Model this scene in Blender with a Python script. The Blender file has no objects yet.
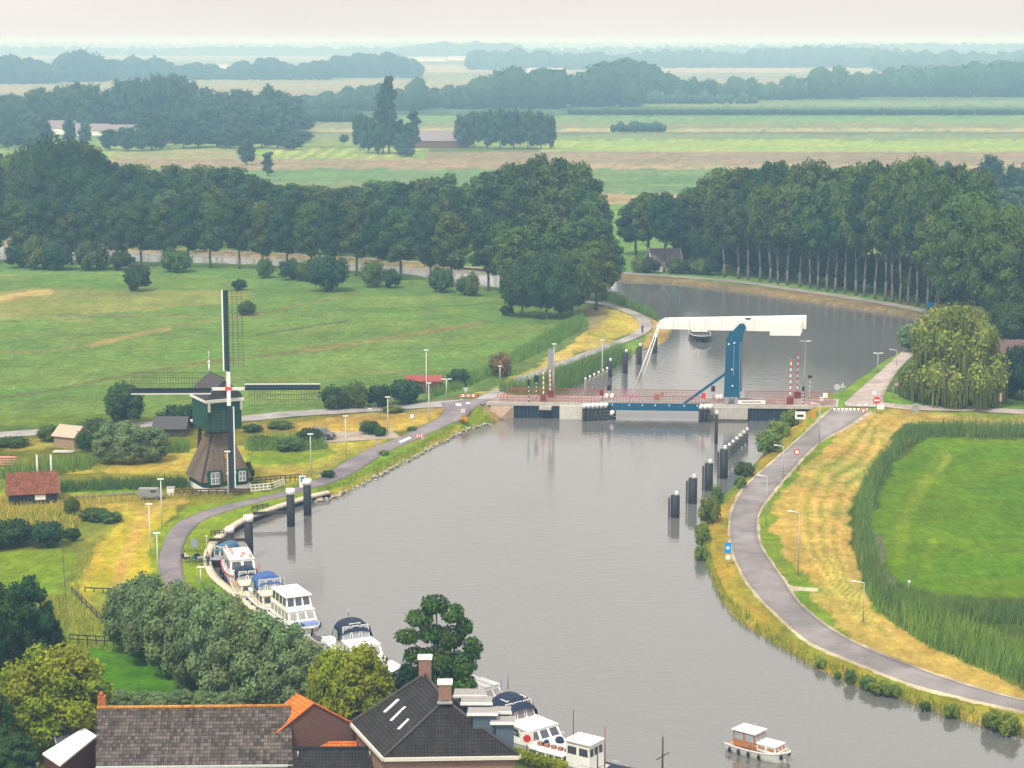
EXPOSURE=-0.05
HAZE=0.00033
ZEN=1.35
import bpy, math, random
import numpy as np
from mathutils import Vector, Matrix
random.seed(7); RNG=np.random.RandomState(7)
F=2000.0; YH=40.0; H=58.0
TH=math.atan((384-YH)/F); CT,ST=math.cos(TH),math.sin(TH)
WZ=-0.75; DECK=1.75
scene=bpy.context.scene
COL=scene.collection
# ---------------------------------------------------------------- projection
def P0(px,py,z=0.0):
    px=np.asarray(px,float); py=np.asarray(py,float)
    a=(px-512)/F; c=-(py-384)/F
    Y=CT+c*ST; Z=-ST+c*CT
    t=(z-H)/Z
    return a*t, Y*t
def proj(x,y,z):
    d=np.stack([np.asarray(x,float),np.asarray(y,float),np.asarray(z,float)-H])
    fw=d[1]*CT-d[2]*ST; up=d[1]*ST+d[2]*CT
    return 512+F*d[0]/fw, 384-F*up/fw
BL=P0(490,399,DECK); BR=P0(846,404,DECK)
def htop(x,y):
    x=np.asarray(x,float); y=np.asarray(y,float)
    h=0
    for b,sx,sy in ((BL,9,13),(BR,15,20)):
        h=h+DECK*0.985*np.exp(-(np.abs((x-b[0])/sx)**2.6+np.abs((y-b[1])/sy)**2.6))
    return h
def G(px,py,dz=0.0):
    z=0.0
    for _ in range(6):
        x,y=P0(px,py,z+dz); z=float(htop(x,y))
    return Vector((float(x),float(y),z+dz))
def sc(py): return (py-YH)*CT/H     # px per metre for ground at that row
def W(px,py):                       # point on the water
    x,y=P0(px,py,WZ); return Vector((float(x),float(y),WZ))
# ---------------------------------------------------------------- outlines (water edge)
RIGHT=[(1130,762),(1024,737),(990,728),(934,712),(895,698),(851,684),(815,668),(776,645),(740,622),(722,602),(712,580),(704,555),(705,525),(720,500),(742,478),(765,452),(782,432),(793,420),(800,411),(812,405),(826,399),(843,390),(860,378),(878,365),(900,351),(915,340),(925,330),(922,322),(908,317.5),(868,311),(818,304),(768,296),(746,292.7),(694,286),(662,283),(617,280.5),(560,277),(501,274),(456,270.5),(386,266),(348,263.5),(250,257),(110,251),(0,245),(-300,238)]
LEFT=[(-300,256),(0,261),(107,262.5),(250,266),(348,272.5),(406,275.5),(436,281),(481,287.5),(540,292),(590,294),(615,298),(638,309),(654,316),(660,321),(668,327),(672,333),(666,341),(654,346),(641,352),(632,354),(619,362),(607,368),(590,376),(576,383),(563,388),(545,394),(530,400),(515,411),(500,421),(490,424),(473,428),(459,434),(434,447),(419,455),(397,466),(378,476),(349,491),(330,498),(316,501),(287,510),(254,522),(234,533),(217,548),(210,563),(214,579),(228,593),(258,615),(288,638),(340,668),(400,700),(460,730),(520,752),(600,790),(700,840)]
def smooth(p,n=4):
    p=[np.array(q,float) for q in p]; out=[]
    for i in range(len(p)-1):
        a=p[max(i-1,0)];b=p[i];c=p[i+1];d=p[min(i+2,len(p)-1)]
        for k in range(n):
            t=k/n
            out.append(0.5*((2*b)+(-a+c)*t+(2*a-5*b+4*c-d)*t*t+(-a+3*b-3*c+d)*t**3))
    out.append(p[-1]); return out
def wpts(p,z,n=3):
    return np.array([[float(v) for v in P0(q[0],q[1],z)] for q in smooth(p,n)])
RW=wpts(RIGHT,WZ); LW=wpts(LEFT,WZ)
Aclose=np.array([[LW[-1][0]-10,60],[RW[0][0]+60,60]])
RIV=np.vstack([RW,LW,Aclose])
QUAY=LEFT[LEFT.index((330,498)):]
QW=wpts(QUAY,WZ)
def inside(x,y,poly):
    c=np.zeros(x.shape,bool); n=len(poly)
    for i in range(n):
        x1,y1=poly[i]; x2,y2=poly[(i+1)%n]
        if y1==y2: continue
        m=((y1>y)!=(y2>y))
        c^= m&(x<(x2-x1)*(y-y1)/(y2-y1)+x1)
    return c
def dpoly(x,y,p,closed=False):
    d=np.full(x.shape,1e18); n=len(p)
    for i in range(n if closed else n-1):
        x1,y1=p[i]; x2,y2=p[(i+1)%n]
        dx,dy=x2-x1,y2-y1; L=dx*dx+dy*dy
        if L==0: continue
        t=np.clip(((x-x1)*dx+(y-y1)*dy)/L,0,1)
        d=np.minimum(d,(x-x1-t*dx)**2+(y-y1-t*dy)**2)
    return np.sqrt(d)
def height(x,y):
    x=np.asarray(x,float); y=np.asarray(y,float)
    ins=inside(x,y,RIV); sd=np.minimum(dpoly(x,y,RW),dpoly(x,y,LW))
    top=htop(x,y)
    q=dpoly(x,y,QW)
    w=np.where(q<6,0.5,1.3+top*1.3)
    land=WZ+(top-WZ)*np.clip(sd/w,0,1)
    wat=np.maximum(-4.0,WZ-sd*np.where(q<4,3.0,0.6))
    return np.where(ins,wat,land)
def hz(x,y): return float(height(np.array([x]),np.array([y]))[0])
def GH(px,py):
    """ground point under a pixel, banks included"""
    z=0.0
    for _ in range(10):
        x,y=P0(px,py,z); h=max(hz(float(x),float(y)),WZ); z=z+.6*(h-z)
    return Vector((float(x),float(y),z))
# value noise
_T=RNG.rand(256,256)
def vnoise(x,y):
    xi=np.floor(x).astype(int); yi=np.floor(y).astype(int); fx=x-xi; fy=y-yi
    fx=fx*fx*(3-2*fx); fy=fy*fy*(3-2*fy)
    a=_T[xi%256,yi%256];b=_T[(xi+1)%256,yi%256];c=_T[xi%256,(yi+1)%256];d=_T[(xi+1)%256,(yi+1)%256]
    return (a*(1-fx)+b*fx)*(1-fy)+(c*(1-fx)+d*fx)*fy
def fbm(x,y,o=3):
    s=0;a=.5
    for i in range(o): s=s+a*vnoise(x*2**i+i*17.3,y*2**i+i*9.1); a*=.5
    return s/(1-.5**o)
# ---------------------------------------------------------------- materials
MATS={}
def newmat(name):
    m=bpy.data.materials.new(name); m.use_nodes=True
    nt=m.node_tree; b=nt.nodes['Principled BSDF']; return m,nt,b
def sinp(b,n,v):
    if n in b.inputs: b.inputs[n].default_value=v
def mat(name,col,rough=.7,metal=0,var=.12,scale=3.0,bump=0,spec=.3):
    if name in MATS: return MATS[name]
    m,nt,b=newmat(name); L=nt.links
    sinp(b,'Roughness',rough); sinp(b,'Metallic',metal); sinp(b,'Specular IOR Level',spec)
    tc=nt.nodes.new('ShaderNodeTexCoord'); n=nt.nodes.new('ShaderNodeTexNoise'); n.inputs['Scale'].default_value=scale; n.inputs['Detail'].default_value=4
    L.new(tc.outputs['Object'],n.inputs['Vector'])
    mr=nt.nodes.new('ShaderNodeMapRange'); mr.inputs[1].default_value=.25; mr.inputs[2].default_value=.75; mr.inputs[3].default_value=1-var; mr.inputs[4].default_value=1+var
    L.new(n.outputs[0],mr.inputs[0])
    mx=nt.nodes.new('ShaderNodeVectorMath'); mx.operation='SCALE'; mx.inputs[0].default_value=col
    L.new(mr.outputs[0],mx.inputs['Scale']); L.new(mx.outputs[0],b.inputs['Base Color'])
    if bump:
        bp=nt.nodes.new('ShaderNodeBump'); bp.inputs['Strength'].default_value=bump; bp.inputs['Distance'].default_value=.05
        L.new(n.outputs[0],bp.inputs['Height']); L.new(bp.outputs[0],b.inputs['Normal'])
    MATS[name]=m; return m
def foliage_mat(name,col,trans=.15,rv=.30):
    hue=rv>.2
    """leaf colour = species colour x per-leaf attribute x small per-tree variation"""
    m,nt,b=newmat(name); L=nt.links
    sinp(b,'Roughness',.75); sinp(b,'Specular IOR Level',.15)
    at=nt.nodes.new('ShaderNodeAttribute'); at.attribute_name='lc'
    oi=nt.nodes.new('ShaderNodeObjectInfo')
    mr=nt.nodes.new('ShaderNodeMapRange'); mr.inputs[3].default_value=1-rv; mr.inputs[4].default_value=1+rv
    L.new(oi.outputs['Random'],mr.inputs[0])
    v1=nt.nodes.new('ShaderNodeVectorMath'); v1.operation='MULTIPLY'; v1.inputs[1].default_value=col
    L.new(at.outputs['Color'],v1.inputs[0])
    hm=nt.nodes.new('ShaderNodeMix'); hm.data_type='VECTOR'; hm.inputs[4].default_value=(.84,.97,1.15); hm.inputs[5].default_value=(1.5,1.14,.72)
    wv=nt.nodes.new('ShaderNodeTexWhiteNoise'); wv.noise_dimensions='1D'; L.new(oi.outputs['Random'],wv.inputs['W']); L.new(wv.outputs['Value'],hm.inputs[0])
    v0=nt.nodes.new('ShaderNodeVectorMath'); v0.operation='MULTIPLY'; L.new(v1.outputs[0],v0.inputs[0]); L.new(hm.outputs[1],v0.inputs[1])
    v2=nt.nodes.new('ShaderNodeVectorMath'); v2.operation='SCALE'
    L.new((v0 if hue else v1).outputs[0],v2.inputs[0]); L.new(mr.outputs[0],v2.inputs['Scale'])
    L.new(v2.outputs[0],b.inputs['Base Color'])
    if trans:
        t=nt.nodes.new('ShaderNodeBsdfTranslucent'); L.new(v2.outputs[0],t.inputs[0])
        ms=nt.nodes.new('ShaderNodeMixShader'); ms.inputs[0].default_value=trans
        L.new(b.outputs[0],ms.inputs[1]); L.new(t.outputs[0],ms.inputs[2])
        L.new(ms.outputs[0],nt.nodes['Material Output'].inputs[0])
    MATS[name]=m; return m
# ---------------------------------------------------------------- object helpers
def link(o): COL.objects.link(o); return o
def np_mesh(name,V,Fc,mats,smooth_=False,midx=None,lc=None):
    V=np.asarray(V,np.float32); Fc=np.asarray(Fc,np.int32); k=Fc.shape[1]
    me=bpy.data.meshes.new(name); me.vertices.add(len(V)); me.vertices.foreach_set('co',V.ravel())
    me.loops.add(Fc.size); me.loops.foreach_set('vertex_index',Fc.ravel())
    me.polygons.add(len(Fc)); me.polygons.foreach_set('loop_start',np.arange(0,Fc.size,k,dtype=np.int32))
    me.polygons.foreach_set('loop_total',np.full(len(Fc),k,np.int32))
    for m in mats: me.materials.append(m)
    if midx is not None: me.polygons.foreach_set('material_index',np.asarray(midx,np.int32))
    me.update(calc_edges=True)
    if smooth_: me.polygons.foreach_set('use_smooth',np.ones(len(Fc),bool))
    if lc is not None:
        a=me.color_attributes.new('lc','FLOAT_COLOR','POINT'); lc=np.asarray(lc,np.float32)
        c4=np.ones((len(V),4),np.float32); c4[:,:3]=lc; a.data.foreach_set('color',c4.ravel())
    return me
def tag(o,label=None,cat=None,group=None,kind=None):
    if label: o['label']=label
    if cat: o['category']=cat
    if group: o['group']=group
    if kind: o['kind']=kind
    return o
def empty(name,loc,label,cat,group=None,rz=0,scale=1):
    o=link(bpy.data.objects.new(name,None)); o.location=loc; o.rotation_euler=(0,0,rz); o.scale=(scale,)*3
    o.empty_display_size=.3
    return tag(o,label,cat,group)
def copy_tree(o,parent=None):
    c=o.copy(); COL.objects.link(c); c.parent=parent
    for ch in list(o.children): copy_tree(ch,c)
    return c
class MB:
    """collects primitives into one mesh"""
    def __init__(s): s.v=[]; s.f=[]; s.m=[]; s.sm=[]
    def add(s,V,Fs,mi=0,sm=False):
        n=len(s.v); s.v+= [tuple(v) for v in V]
        for f in Fs: s.f.append([i+n for i in f]); s.m.append(mi); s.sm.append(sm)
        return s
    def box(s,c,d,mi=0,rz=0,M=None,taper=1.0):
        x,y,z=d[0]/2,d[1]/2,d[2]/2
        V=[Vector((a*x*(taper if k>0 else 1),b*y*(taper if k>0 else 1),k*z)) for k in (-1,1) for a,b in ((-1,-1),(1,-1),(1,1),(-1,1))]
        R=Matrix.Rotation(rz,3,'Z')
        V=[R@v+Vector(c) for v in V]
        if M: V=[M@v for v in V]
        return s.add(V,[(3,2,1,0),(4,5,6,7),(0,1,5,4),(1,2,6,5),(2,3,7,6),(3,0,4,7)],mi)
    def tube(s,a,b,r,r2=None,n=8,mi=0,sm=True):
        a=Vector(a);b=Vector(b); r2=r if r2 is None else r2
        d=(b-a).normalized(); u=d.orthogonal().normalized(); w=d.cross(u)
        V=[];
        for p,rr in ((a,r),(b,r2)):
            for i in range(n):
                t=2*math.pi*i/n; V.append(p+u*math.cos(t)*rr+w*math.sin(t)*rr)
        s.add(V,[(i,(i+1)%n,n+(i+1)%n,n+i) for i in range(n)],mi,sm)
        s.add([V[i] for i in range(n)],[tuple(reversed(range(n)))],mi); s.add([V[n+i] for i in range(n)],[tuple(range(n))],mi)
        return s
    def bar(s,a,b,w,h,mi=0):
        """rectangular bar from a to b, w across, h deep"""
        a=Vector(a);b=Vector(b); d=(b-a).normalized()
        up=Vector((0,0,1)) if abs(d.z)<.95 else Vector((0,1,0))
        u=d.cross(up).normalized()*w/2; t=u.cross(d).normalized()*h/2
        V=[p+i*u+j*t for p in (a,b) for i,j in ((-1,-1),(1,-1),(1,1),(-1,1))]
        return s.add(V,[(3,2,1,0),(4,5,6,7),(0,1,5,4),(1,2,6,5),(2,3,7,6),(3,0,4,7)],mi)
    def prism(s,poly,t0,t1,axis='y',mi=0,M=None):
        """extrude a 2D polygon; axis y: poly in (x,z); axis x: poly in (y,z); axis z: poly (x,y)"""
        def q(p,t):
            v={'y':(p[0],t,p[1]),'x':(t,p[0],p[1]),'z':(p[0],p[1],t)}[axis]
            v=Vector(v); return M@v if M else v
        n=len(poly); V=[q(p,t0) for p in poly]+[q(p,t1) for p in poly]
        s.add(V,[tuple(range(n))[::-1],tuple(range(n,2*n))]+[(i,(i+1)%n,n+(i+1)%n,n+i) for i in range(n)],mi)
        return s
    def ball(s,c,r,n=8,m=5,mi=0):
        r=(r,r,r) if not hasattr(r,'__len__') else r
        V=[];Fs=[]
        for j in range(m+1):
            ph=math.pi*j/m
            for i in range(n):
                t=2*math.pi*i/n; V.append((c[0]+r[0]*math.sin(ph)*math.cos(t),c[1]+r[1]*math.sin(ph)*math.sin(t),c[2]+r[2]*math.cos(ph)))
        for j in range(m):
            for i in range(n): Fs.append((j*n+i,(j+1)*n+i,(j+1)*n+(i+1)%n,j*n+(i+1)%n))
        return s.add(V,Fs,mi,True)
    def build(s,name,mats,parent=None,loc=None):
        if not isinstance(mats,(list,tuple)): mats=[mats]
        me=bpy.data.meshes.new(name); me.from_pydata([tuple(v) for v in s.v],[],s.f)
        for m in mats: me.materials.append(m)
        me.polygons.foreach_set('material_index',s.m); me.polygons.foreach_set('use_smooth',s.sm)
        me.validate(); me.update()
        import bmesh
        bm=bmesh.new(); bm.from_mesh(me); bmesh.ops.remove_doubles(bm,verts=bm.verts,dist=1e-4); bmesh.ops.recalc_face_normals(bm,faces=bm.faces); bm.to_mesh(me); bm.free()
        o=link(bpy.data.objects.new(name,me)); o.parent=parent
        if loc is not None: o.location=loc
        return o
# ================================================================= camera, light, air
cam=link(bpy.data.objects.new('camera',bpy.data.cameras.new('camera')))
cam.location=(0,0,H); cam.rotation_euler=(math.pi/2-TH,0,0)
cam.data.sensor_width=36; cam.data.lens=36*F/1024; cam.data.clip_end=60000; cam.data.clip_start=1
scene.camera=cam
SUN_EL=math.radians(56); SUN_AZ=math.radians(205)   # azimuth from +Y clockwise
sd_=Vector((math.sin(SUN_AZ)*math.cos(SUN_EL),math.cos(SUN_AZ)*math.cos(SUN_EL),math.sin(SUN_EL)))
sl=bpy.data.lights.new('sun','SUN'); sl.energy=3.2; sl.angle=math.radians(7); sl.color=(1,.95,.87)
so=link(bpy.data.objects.new('sun',sl)); so.rotation_euler=sd_.to_track_quat('Z','Y').to_euler(); so.location=(0,0,200)
w=bpy.data.worlds.new('World'); scene.world=w; w.use_nodes=True; nt=w.node_tree
bg=nt.nodes['Background']; sky=nt.nodes.new('ShaderNodeTexSky'); sky.sky_type='NISHITA'; sky.sun_disc=False
sky.sun_elevation=SUN_EL; sky.sun_rotation=SUN_AZ; sky.dust_density=6; sky.air_density=1.0; sky.ozone_density=.6
# thin overcast: the veil of cloud takes most of the blue out and evens the dome
hs=nt.nodes.new('ShaderNodeHueSaturation'); hs.inputs['Saturation'].default_value=.22
gm=nt.nodes.new('ShaderNodeMix'); gm.data_type='RGBA'; gm.inputs[0].default_value=.72
gm.inputs[7].default_value=(10.6,9.9,9.15,1)
nt.links.new(sky.outputs[0],hs.inputs['Color']); nt.links.new(hs.outputs[0],gm.inputs[6]); 
tcw=nt.nodes.new('ShaderNodeTexCoord'); sx=nt.nodes.new('ShaderNodeSeparateXYZ'); nt.links.new(tcw.outputs['Generated'],sx.inputs[0])
cn=nt.nodes.new('ShaderNodeTexNoise'); cn.inputs['Scale'].default_value=3.0; cn.inputs['Detail'].default_value=5; cmp_=nt.nodes.new('ShaderNodeMapping'); cmp_.inputs['Scale'].default_value=(1,1,7); nt.links.new(tcw.outputs['Generated'],cmp_.inputs[0]); nt.links.new(cmp_.outputs[0],cn.inputs['Vector'])
cr_=nt.nodes.new('ShaderNodeMapRange'); cr_.inputs[1].default_value=.3; cr_.inputs[2].default_value=.7; cr_.inputs[3].default_value=.93; cr_.inputs[4].default_value=1.06; nt.links.new(cn.outputs[0],cr_.inputs[0])
ov=nt.nodes.new('ShaderNodeMapRange'); ov.inputs[1].default_value=0; ov.inputs[2].default_value=1; ov.inputs[3].default_value=1; ov.inputs[4].default_value=ZEN
nt.links.new(sx.outputs['Z'],ov.inputs[0]); vs=nt.nodes.new('ShaderNodeVectorMath'); vs.operation='SCALE'
nt.links.new(gm.outputs[2],vs.inputs[0]); nt.links.new(ov.outputs[0],vs.inputs['Scale']); vs2=nt.nodes.new('ShaderNodeVectorMath'); vs2.operation='SCALE'; nt.links.new(vs.outputs[0],vs2.inputs[0]); nt.links.new(cr_.outputs[0],vs2.inputs['Scale']); nt.links.new(vs2.outputs[0],bg.inputs[0])
bg.inputs[1].default_value=.118
scene.view_settings.view_transform='Standard'; scene.view_settings.look='None'; scene.view_settings.gamma=1
scene.view_settings.exposure=EXPOSURE
scene.render.engine='CYCLES'
cy=scene.cycles; cy.use_denoising=True; cy.denoiser='OPENIMAGEDENOISE'; cy.max_bounces=6; cy.diffuse_bounces=3; cy.glossy_bounces=3; cy.transmission_bounces=3; cy.volume_bounces=1; cy.transparent_max_bounces=6
cy.sample_clamp_indirect=4; cy.use_adaptive_sampling=True; cy.adaptive_threshold=.02; cy.caustics_reflective=False; cy.caustics_refractive=False
# haze box
if HAZE:
    m=bpy.data.materials.new('haze_air'); m.use_nodes=True; nt=m.node_tree
    nt.nodes.remove(nt.nodes['Principled BSDF']); pv=nt.nodes.new('ShaderNodeVolumePrincipled')
    pv.inputs['Color'].default_value=(.38,.665,.98,1); pv.inputs['Absorption Color'].default_value=(.84,.84,.84,1); pv.inputs['Density'].default_value=HAZE; pv.inputs['Anisotropy'].default_value=.0
    nt.links.new(pv.outputs[0],nt.nodes['Material Output'].inputs['Volume'])
    o=MB().box((0,11500,(72-6.0)/2-6+3),(26000,24200,78)).build('haze',m); tag(o,kind='stuff')
# ================================================================= ground
def col(*c): return np.array(c)
GRASS=col(.115,.16,.045); VIVID=col(.092,.185,.008); VERGE=col(.16,.23,.035); STRAW=col(.40,.32,.13); DRY=col(.27,.235,.085); ROUGHG=col(.16,.175,.032); REEDG=col(.06,.10,.03); MUD=col(.12,.095,.07)
pxs=np.arange(-440,1470,3.2); pys=np.concatenate([[41.2,42,43,44.5,46,48],np.arange(50,230,1.8),np.arange(230,330,1.1),np.arange(330,560,1.5),np.arange(560,1000,3)])
PX,PY=np.meshgrid(pxs,pys); GX,GY=P0(PX,PY,0.0)
GX=GX.ravel(); GY=GY.ravel(); QX=PX.ravel(); QY=PY.ravel()
S=np.maximum(sc(QY),.02)
n1=fbm(GX/6,GY/6)-.5; n2=fbm(GX/6+40,GY/6+70)-.5
jx=QX+n1*S*3.2; jy=QY+n2*np.minimum(S*1.1,9)
C=np.tile(GRASS,(len(GX),1)).astype(float)
def zone(poly,c,mix=1.0,rag=True):
    m=inside(jx if rag else QX,jy if rag else QY,poly)
    C[m]=C[m]*(1-mix)+np.array(c)*mix
def band(y0,y1,c,x0=-500,x1=1600,mix=1.0,sl=0.0):
    zone([(x0,y0),(x1,y0+sl),(x1,y1+sl),(x0,y1)],c,mix)
def line(p,w,c,mix=.8):
    q=np.array(smooth(p,3)); d=dpoly(QX+.35*(jx-QX),QY+.35*(jy-QY),q); a=np.clip((w-d)/(.5*w)+.5,0,1)[:,None]*mix
    C[:]=C*(1-a)+np.array(c)*a
# far country, north to south
band(41,47,(.12,.13,.10)); band(47,62,(.24,.23,.15)); band(62,66,(.12,.15,.08)); band(66,72,(.36,.31,.20)); band(72,80,(.20,.22,.11)); band(80,96,(.28,.26,.15)); band(96,101,(.12,.17,.07)); band(101,106,(.17,.24,.10))
band(106,113,(.08,.14,.055)); band(113,116,(.05,.09,.04)); band(116,123,(.15,.25,.09)); band(123,129,(.2,.22,.12)); band(129,131.5,(.34,.33,.18)); band(131.5,134,(.13,.14,.09)); band(134,140,(.17,.23,.11),sl=0)
band(140,152,(.27,.36,.10),540,1600); band(140,147,(.2,.27,.09),-500,540)
band(152,165,(.26,.21,.145)); band(165,169,(.33,.27,.17)); band(169,194,(.12,.21,.085)); band(194,203,(.34,.25,.15)); band(203,300,(.14,.25,.055))
for k,(a,b) in enumerate([(172,173),(178,179.5),(185,186)]): band(a,b,(.18,.25,.10))
zone([(-500,146),(430,148),(425,160),(-500,158)],(.22,.30,.09))
for i in range(9):
    x=262+i*17; zone([(x,158),(x+18,148),(x+26,148),(x+9,158)],(.36,.40,.12))
zone([(115,150),(250,149),(250,166),(115,166)],(.30,.25,.17),.6)
band(159,169,(.28,.22,.15),-500,560); band(169,182,(.13,.22,.09),-500,560); band(182,200,(.16,.21,.09),-500,560)
# strip with canal path north of the canal
zone([(-500,228),(0,240),(250,251),(500,268),(617,275),(617,282),(500,276),(250,258),(0,247),(-500,236)],(.24,.20,.11))
zone([(617,272),(768,287),(870,301),(925,311),(950,320),(900,360),(908,317),(868,312),(768,297),(694,287),(617,282)],(.22,.17,.085))
# left polder between canal and road
zone([(-500,262),(0,264),(250,268),(350,276),(480,290),(540,300),(590,318),(560,345),(500,372),(460,400),(330,410),(250,417),(0,434),(-500,452)],(.125,.205,.045),rag=False)
zone([(-500,262),(0,263),(250,268),(400,283),(480,292),(480,300),(350,290),(200,277),(-500,272)],(.12,.22,.06))
zone([(-500,290),(0,290),(120,289),(250,292),(240,303),(110,312),(0,316),(-500,316)],(.24,.24,.075),.75)
line([(-50,303),(0,299),(25,294),(50,292)],2.5,(.42,.33,.14)); 
line([(0,352),(60,350),(110,340),(180,325),(256,314),(300,305),(345,296),(362,291)],1.2,(.20,.165,.07)); line([(90,346),(105,342),(140,334),(170,328)],2.0,(.30,.24,.10))
line([(-100,409),(0,398),(40,392),(130,375),(210,362),(256,357),(340,345),(420,334),(490,322)],1.3,(.13,.115,.045)); line([(300,352),(420,333),(480,323)],1.8,(.23,.19,.08),.5)
line([(0,316),(60,315),(120,315),(200,317)],1.0,(.2,.17,.07)); line([(256,335),(350,320)],1.0,(.07,.11,.04)); line([(-60,322),(20,318),(90,320)],2.5,(.24,.23,.08),.5)
for i,(y0,y1) in enumerate([(274,270),(281,277),(305,298),(322,306),(330,313),(338,318),(360,338),(368,345),(376,352),(384,360),(390,368),(402,380),(412,392),(420,401)]): line([(-100,y0+3),(200,y0-1-(y0-y1)*.4),(520,y1-3)],.45,(.075,.13,.028) if i%2 else (.20,.25,.075),.55)
line([(256,382),(330,377),(400,372)],1.2,(.2,.22,.07),.5); line([(250,395),(310,392),(350,388)],1.0,(.2,.22,.07),.5)
zone([(-500,448),(0,428),(120,421),(120,428),(0,436),(-500,456)],(.08,.14,.05))
# strip south of the left road
zone([(-500,458),(0,438),(250,421),(330,414),(440,408),(445,420),(400,440),(330,475),(300,490),(160,520),(100,640),(-500,760)],ROUGHG)
zone([(0,440),(90,436),(90,447),(0,450)],(.33,.27,.10)); zone([(250,424),(330,417),(440,409),(444,416),(436,424),(380,430),(320,428),(250,432)],(.29,.23,.085))
zone([(330,424),(430,417),(436,421),(400,430),(330,433)],(.42,.33,.10))
zone([(300,434),(320,430),(365,431),(360,437),(330,446),(290,446)],(.40,.33,.24))
zone([(200,447),(300,446),(360,441),(400,437),(395,446),(345,463),(300,485),(250,480),(180,478),(120,472),(60,474),(95,462),(130,455)],(.33,.32,.07)); 
zone([(250,452),(330,447),(345,452),(310,462),(250,464)],(.17,.26,.03)); zone([(115,460),(190,449),(195,470),(110,475)],(.42,.34,.10),.7); zone([(256,468),(305,466),(310,478),(256,480)],(.48,.37,.12),.7)
line([(300,478),(340,462),(360,452),(395,443)],3.0,(.30,.25,.10))
# foreground left meadow
zone([(-500,470),(0,478),(160,487),(160,500),(100,640),(100,800),(-500,800)],(.17,.21,.05))
zone([(60,488),(150,488),(150,494),(60,500)],(.14,.26,.02)); zone([(-20,493),(110,492),(160,500),(140,512),(60,508),(-20,520)],(.33,.28,.085),.8)
zone([(-500,520),(75,512),(110,520),(80,545),(70,590),(-500,600)],(.15,.2,.05)); zone([(-100,550),(70,550),(64,588),(40,592),(-100,600)],(.16,.27,.03))
zone([(65,590),(140,600),(140,648),(70,645)],(.25,.28,.06))
zone([(128,512),(178,505),(168,520),(158,540),(155,575),(150,600),(120,598),(100,592),(78,598),(78,570),(95,545)],(.36,.35,.05))
line([(150,512),(132,540),(122,570),(118,596)],7,(.45,.34,.14),.8); line([(98,548),(88,575),(84,600)],5,(.42,.33,.08),.6)
line([(140,512),(160,505),(185,500)],4,(.42,.33,.13),.7)
zone([(85,645),(160,645),(215,690),(215,720),(100,720),(95,690)],(.07,.21,.012))
# verges of left river road
zone([(186,508),(250,494),(320,474),(356,455),(400,436),(440,420),(470,410),(494,404),(505,412),(490,423),(458,433),(396,465),(349,489),(316,498),(254,519),(232,530),(214,546),(208,562),(213,580),(260,618),(340,672),(300,690),(200,640),(150,600),(150,540)],(.17,.27,.025))
line([(320,497),(349,486),(378,470),(420,449),(460,428)],2.8,(.36,.32,.07),.8); line([(400,463),(440,440),(478,424)],2.0,(.2,.25,.04),.6)
zone([(478,402),(500,398),(516,408),(500,420),(488,418)],(.33,.26,.18),.85)
# path strip north-west of the bridge
zone([(470,400),(500,384),(560,352),(590,330),(606,305),(640,318),(640,330),(600,345),(560,362),(500,392),(480,402)],(.42,.33,.085)); zone([(590,312),(618,308),(636,318),(630,332),(600,342),(588,330)],(.36,.34,.06),.7)
zone([(586,306),(604,306),(610,318),(600,330),(588,330)],(.25,.19,.12),.8)
zone([(480,404),(520,386),(570,364),(610,350),(646,335),(650,322),(640,312),(660,318),(672,333),(640,352),(600,372),(560,392),(520,402)],(.15,.24,.04))
zone([(640,345),(650,335),(648,320),(655,316),(668,326),(672,334),(660,346),(645,352)],(.42,.29,.12))
# right bank
zone([(800,405),(830,398),(905,345),(930,330),(950,330),(910,356),(884,390),(905,402),(1600,410),(1600,800),(1024,760),(900,700),(780,646),(730,605),(700,560),(700,520)],(.155,.25,.03))
zone([(790,425),(815,412),(830,412),(776,458),(745,485),(731,510),(728,540),(735,565),(752,592),(790,626),(850,660),(906,684),(1024,715),(1600,800),(1600,900),(1024,740),(895,700),(815,670),(740,624),(712,590),(702,550),(706,520)],(.30,.25,.055))
line([(733,540),(745,580),(790,630),(860,668),(960,702),(1040,722)],6,(.2,.26,.04),.5)
zone([(860,421),(838,440),(812,458),(797,480),(775,505),(775,532),(788,560),(812,577),(825,590),(812,592),(818,606),(845,630),(880,655),(930,674),(980,688),(1040,704),(1600,800),(1600,770),(1040,694),(985,668),(920,640),(880,615),(862,590),(857,560),(852,520),(852,500),(858,480),(877,455),(897,438),(905,428),(940,426),(1600,426),(1600,412),(900,414),(880,417)],STRAW*1.0)
for i in range(7):
    o=i*8; line([(875+o*.15,424+o*.3),(838+o*1.0,450+o*.25),(806+o*1.0,485),(800+o*.9,520),(815+o*.6,560),(838+o*.4,592),(862+o*.3,620),(920,652+o*.1)],1.6,(.22,.27,.05) if i%2 else (.50,.40,.2),.75)
zone([(862,414),(1600,414),(1600,419),(870,420)],(.2,.28,.04),.8)
line([(890,418),(930,422),(990,421),(1100,420)],2.2,(.42,.3,.14),.7)
zone([(900,430),(1600,418),(1600,800),(1040,692),(985,666),(920,638),(884,614),(864,588),(856,555),(854,500),(862,480),(880,456)],REEDG)
zone([(921,441),(1600,432),(1600,606),(1000,596),(930,594),(893,580),(880,545),(876,520),(880,490),(895,462)],VIVID)
line([(945,455),(925,480),(905,520),(900,560)],6,(.2,.28,.03),.35); line([(935,540),(925,570)],4,(.2,.28,.03),.3); line([(950,457),(940,470)],3,(.3,.3,.08),.5)
zone([(878,535),(886,535),(884,560),(892,585),(884,585),(876,560)],(.10,.12,.12))
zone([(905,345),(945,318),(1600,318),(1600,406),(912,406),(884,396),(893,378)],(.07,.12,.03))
GZ=height(GX,GY)
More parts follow.
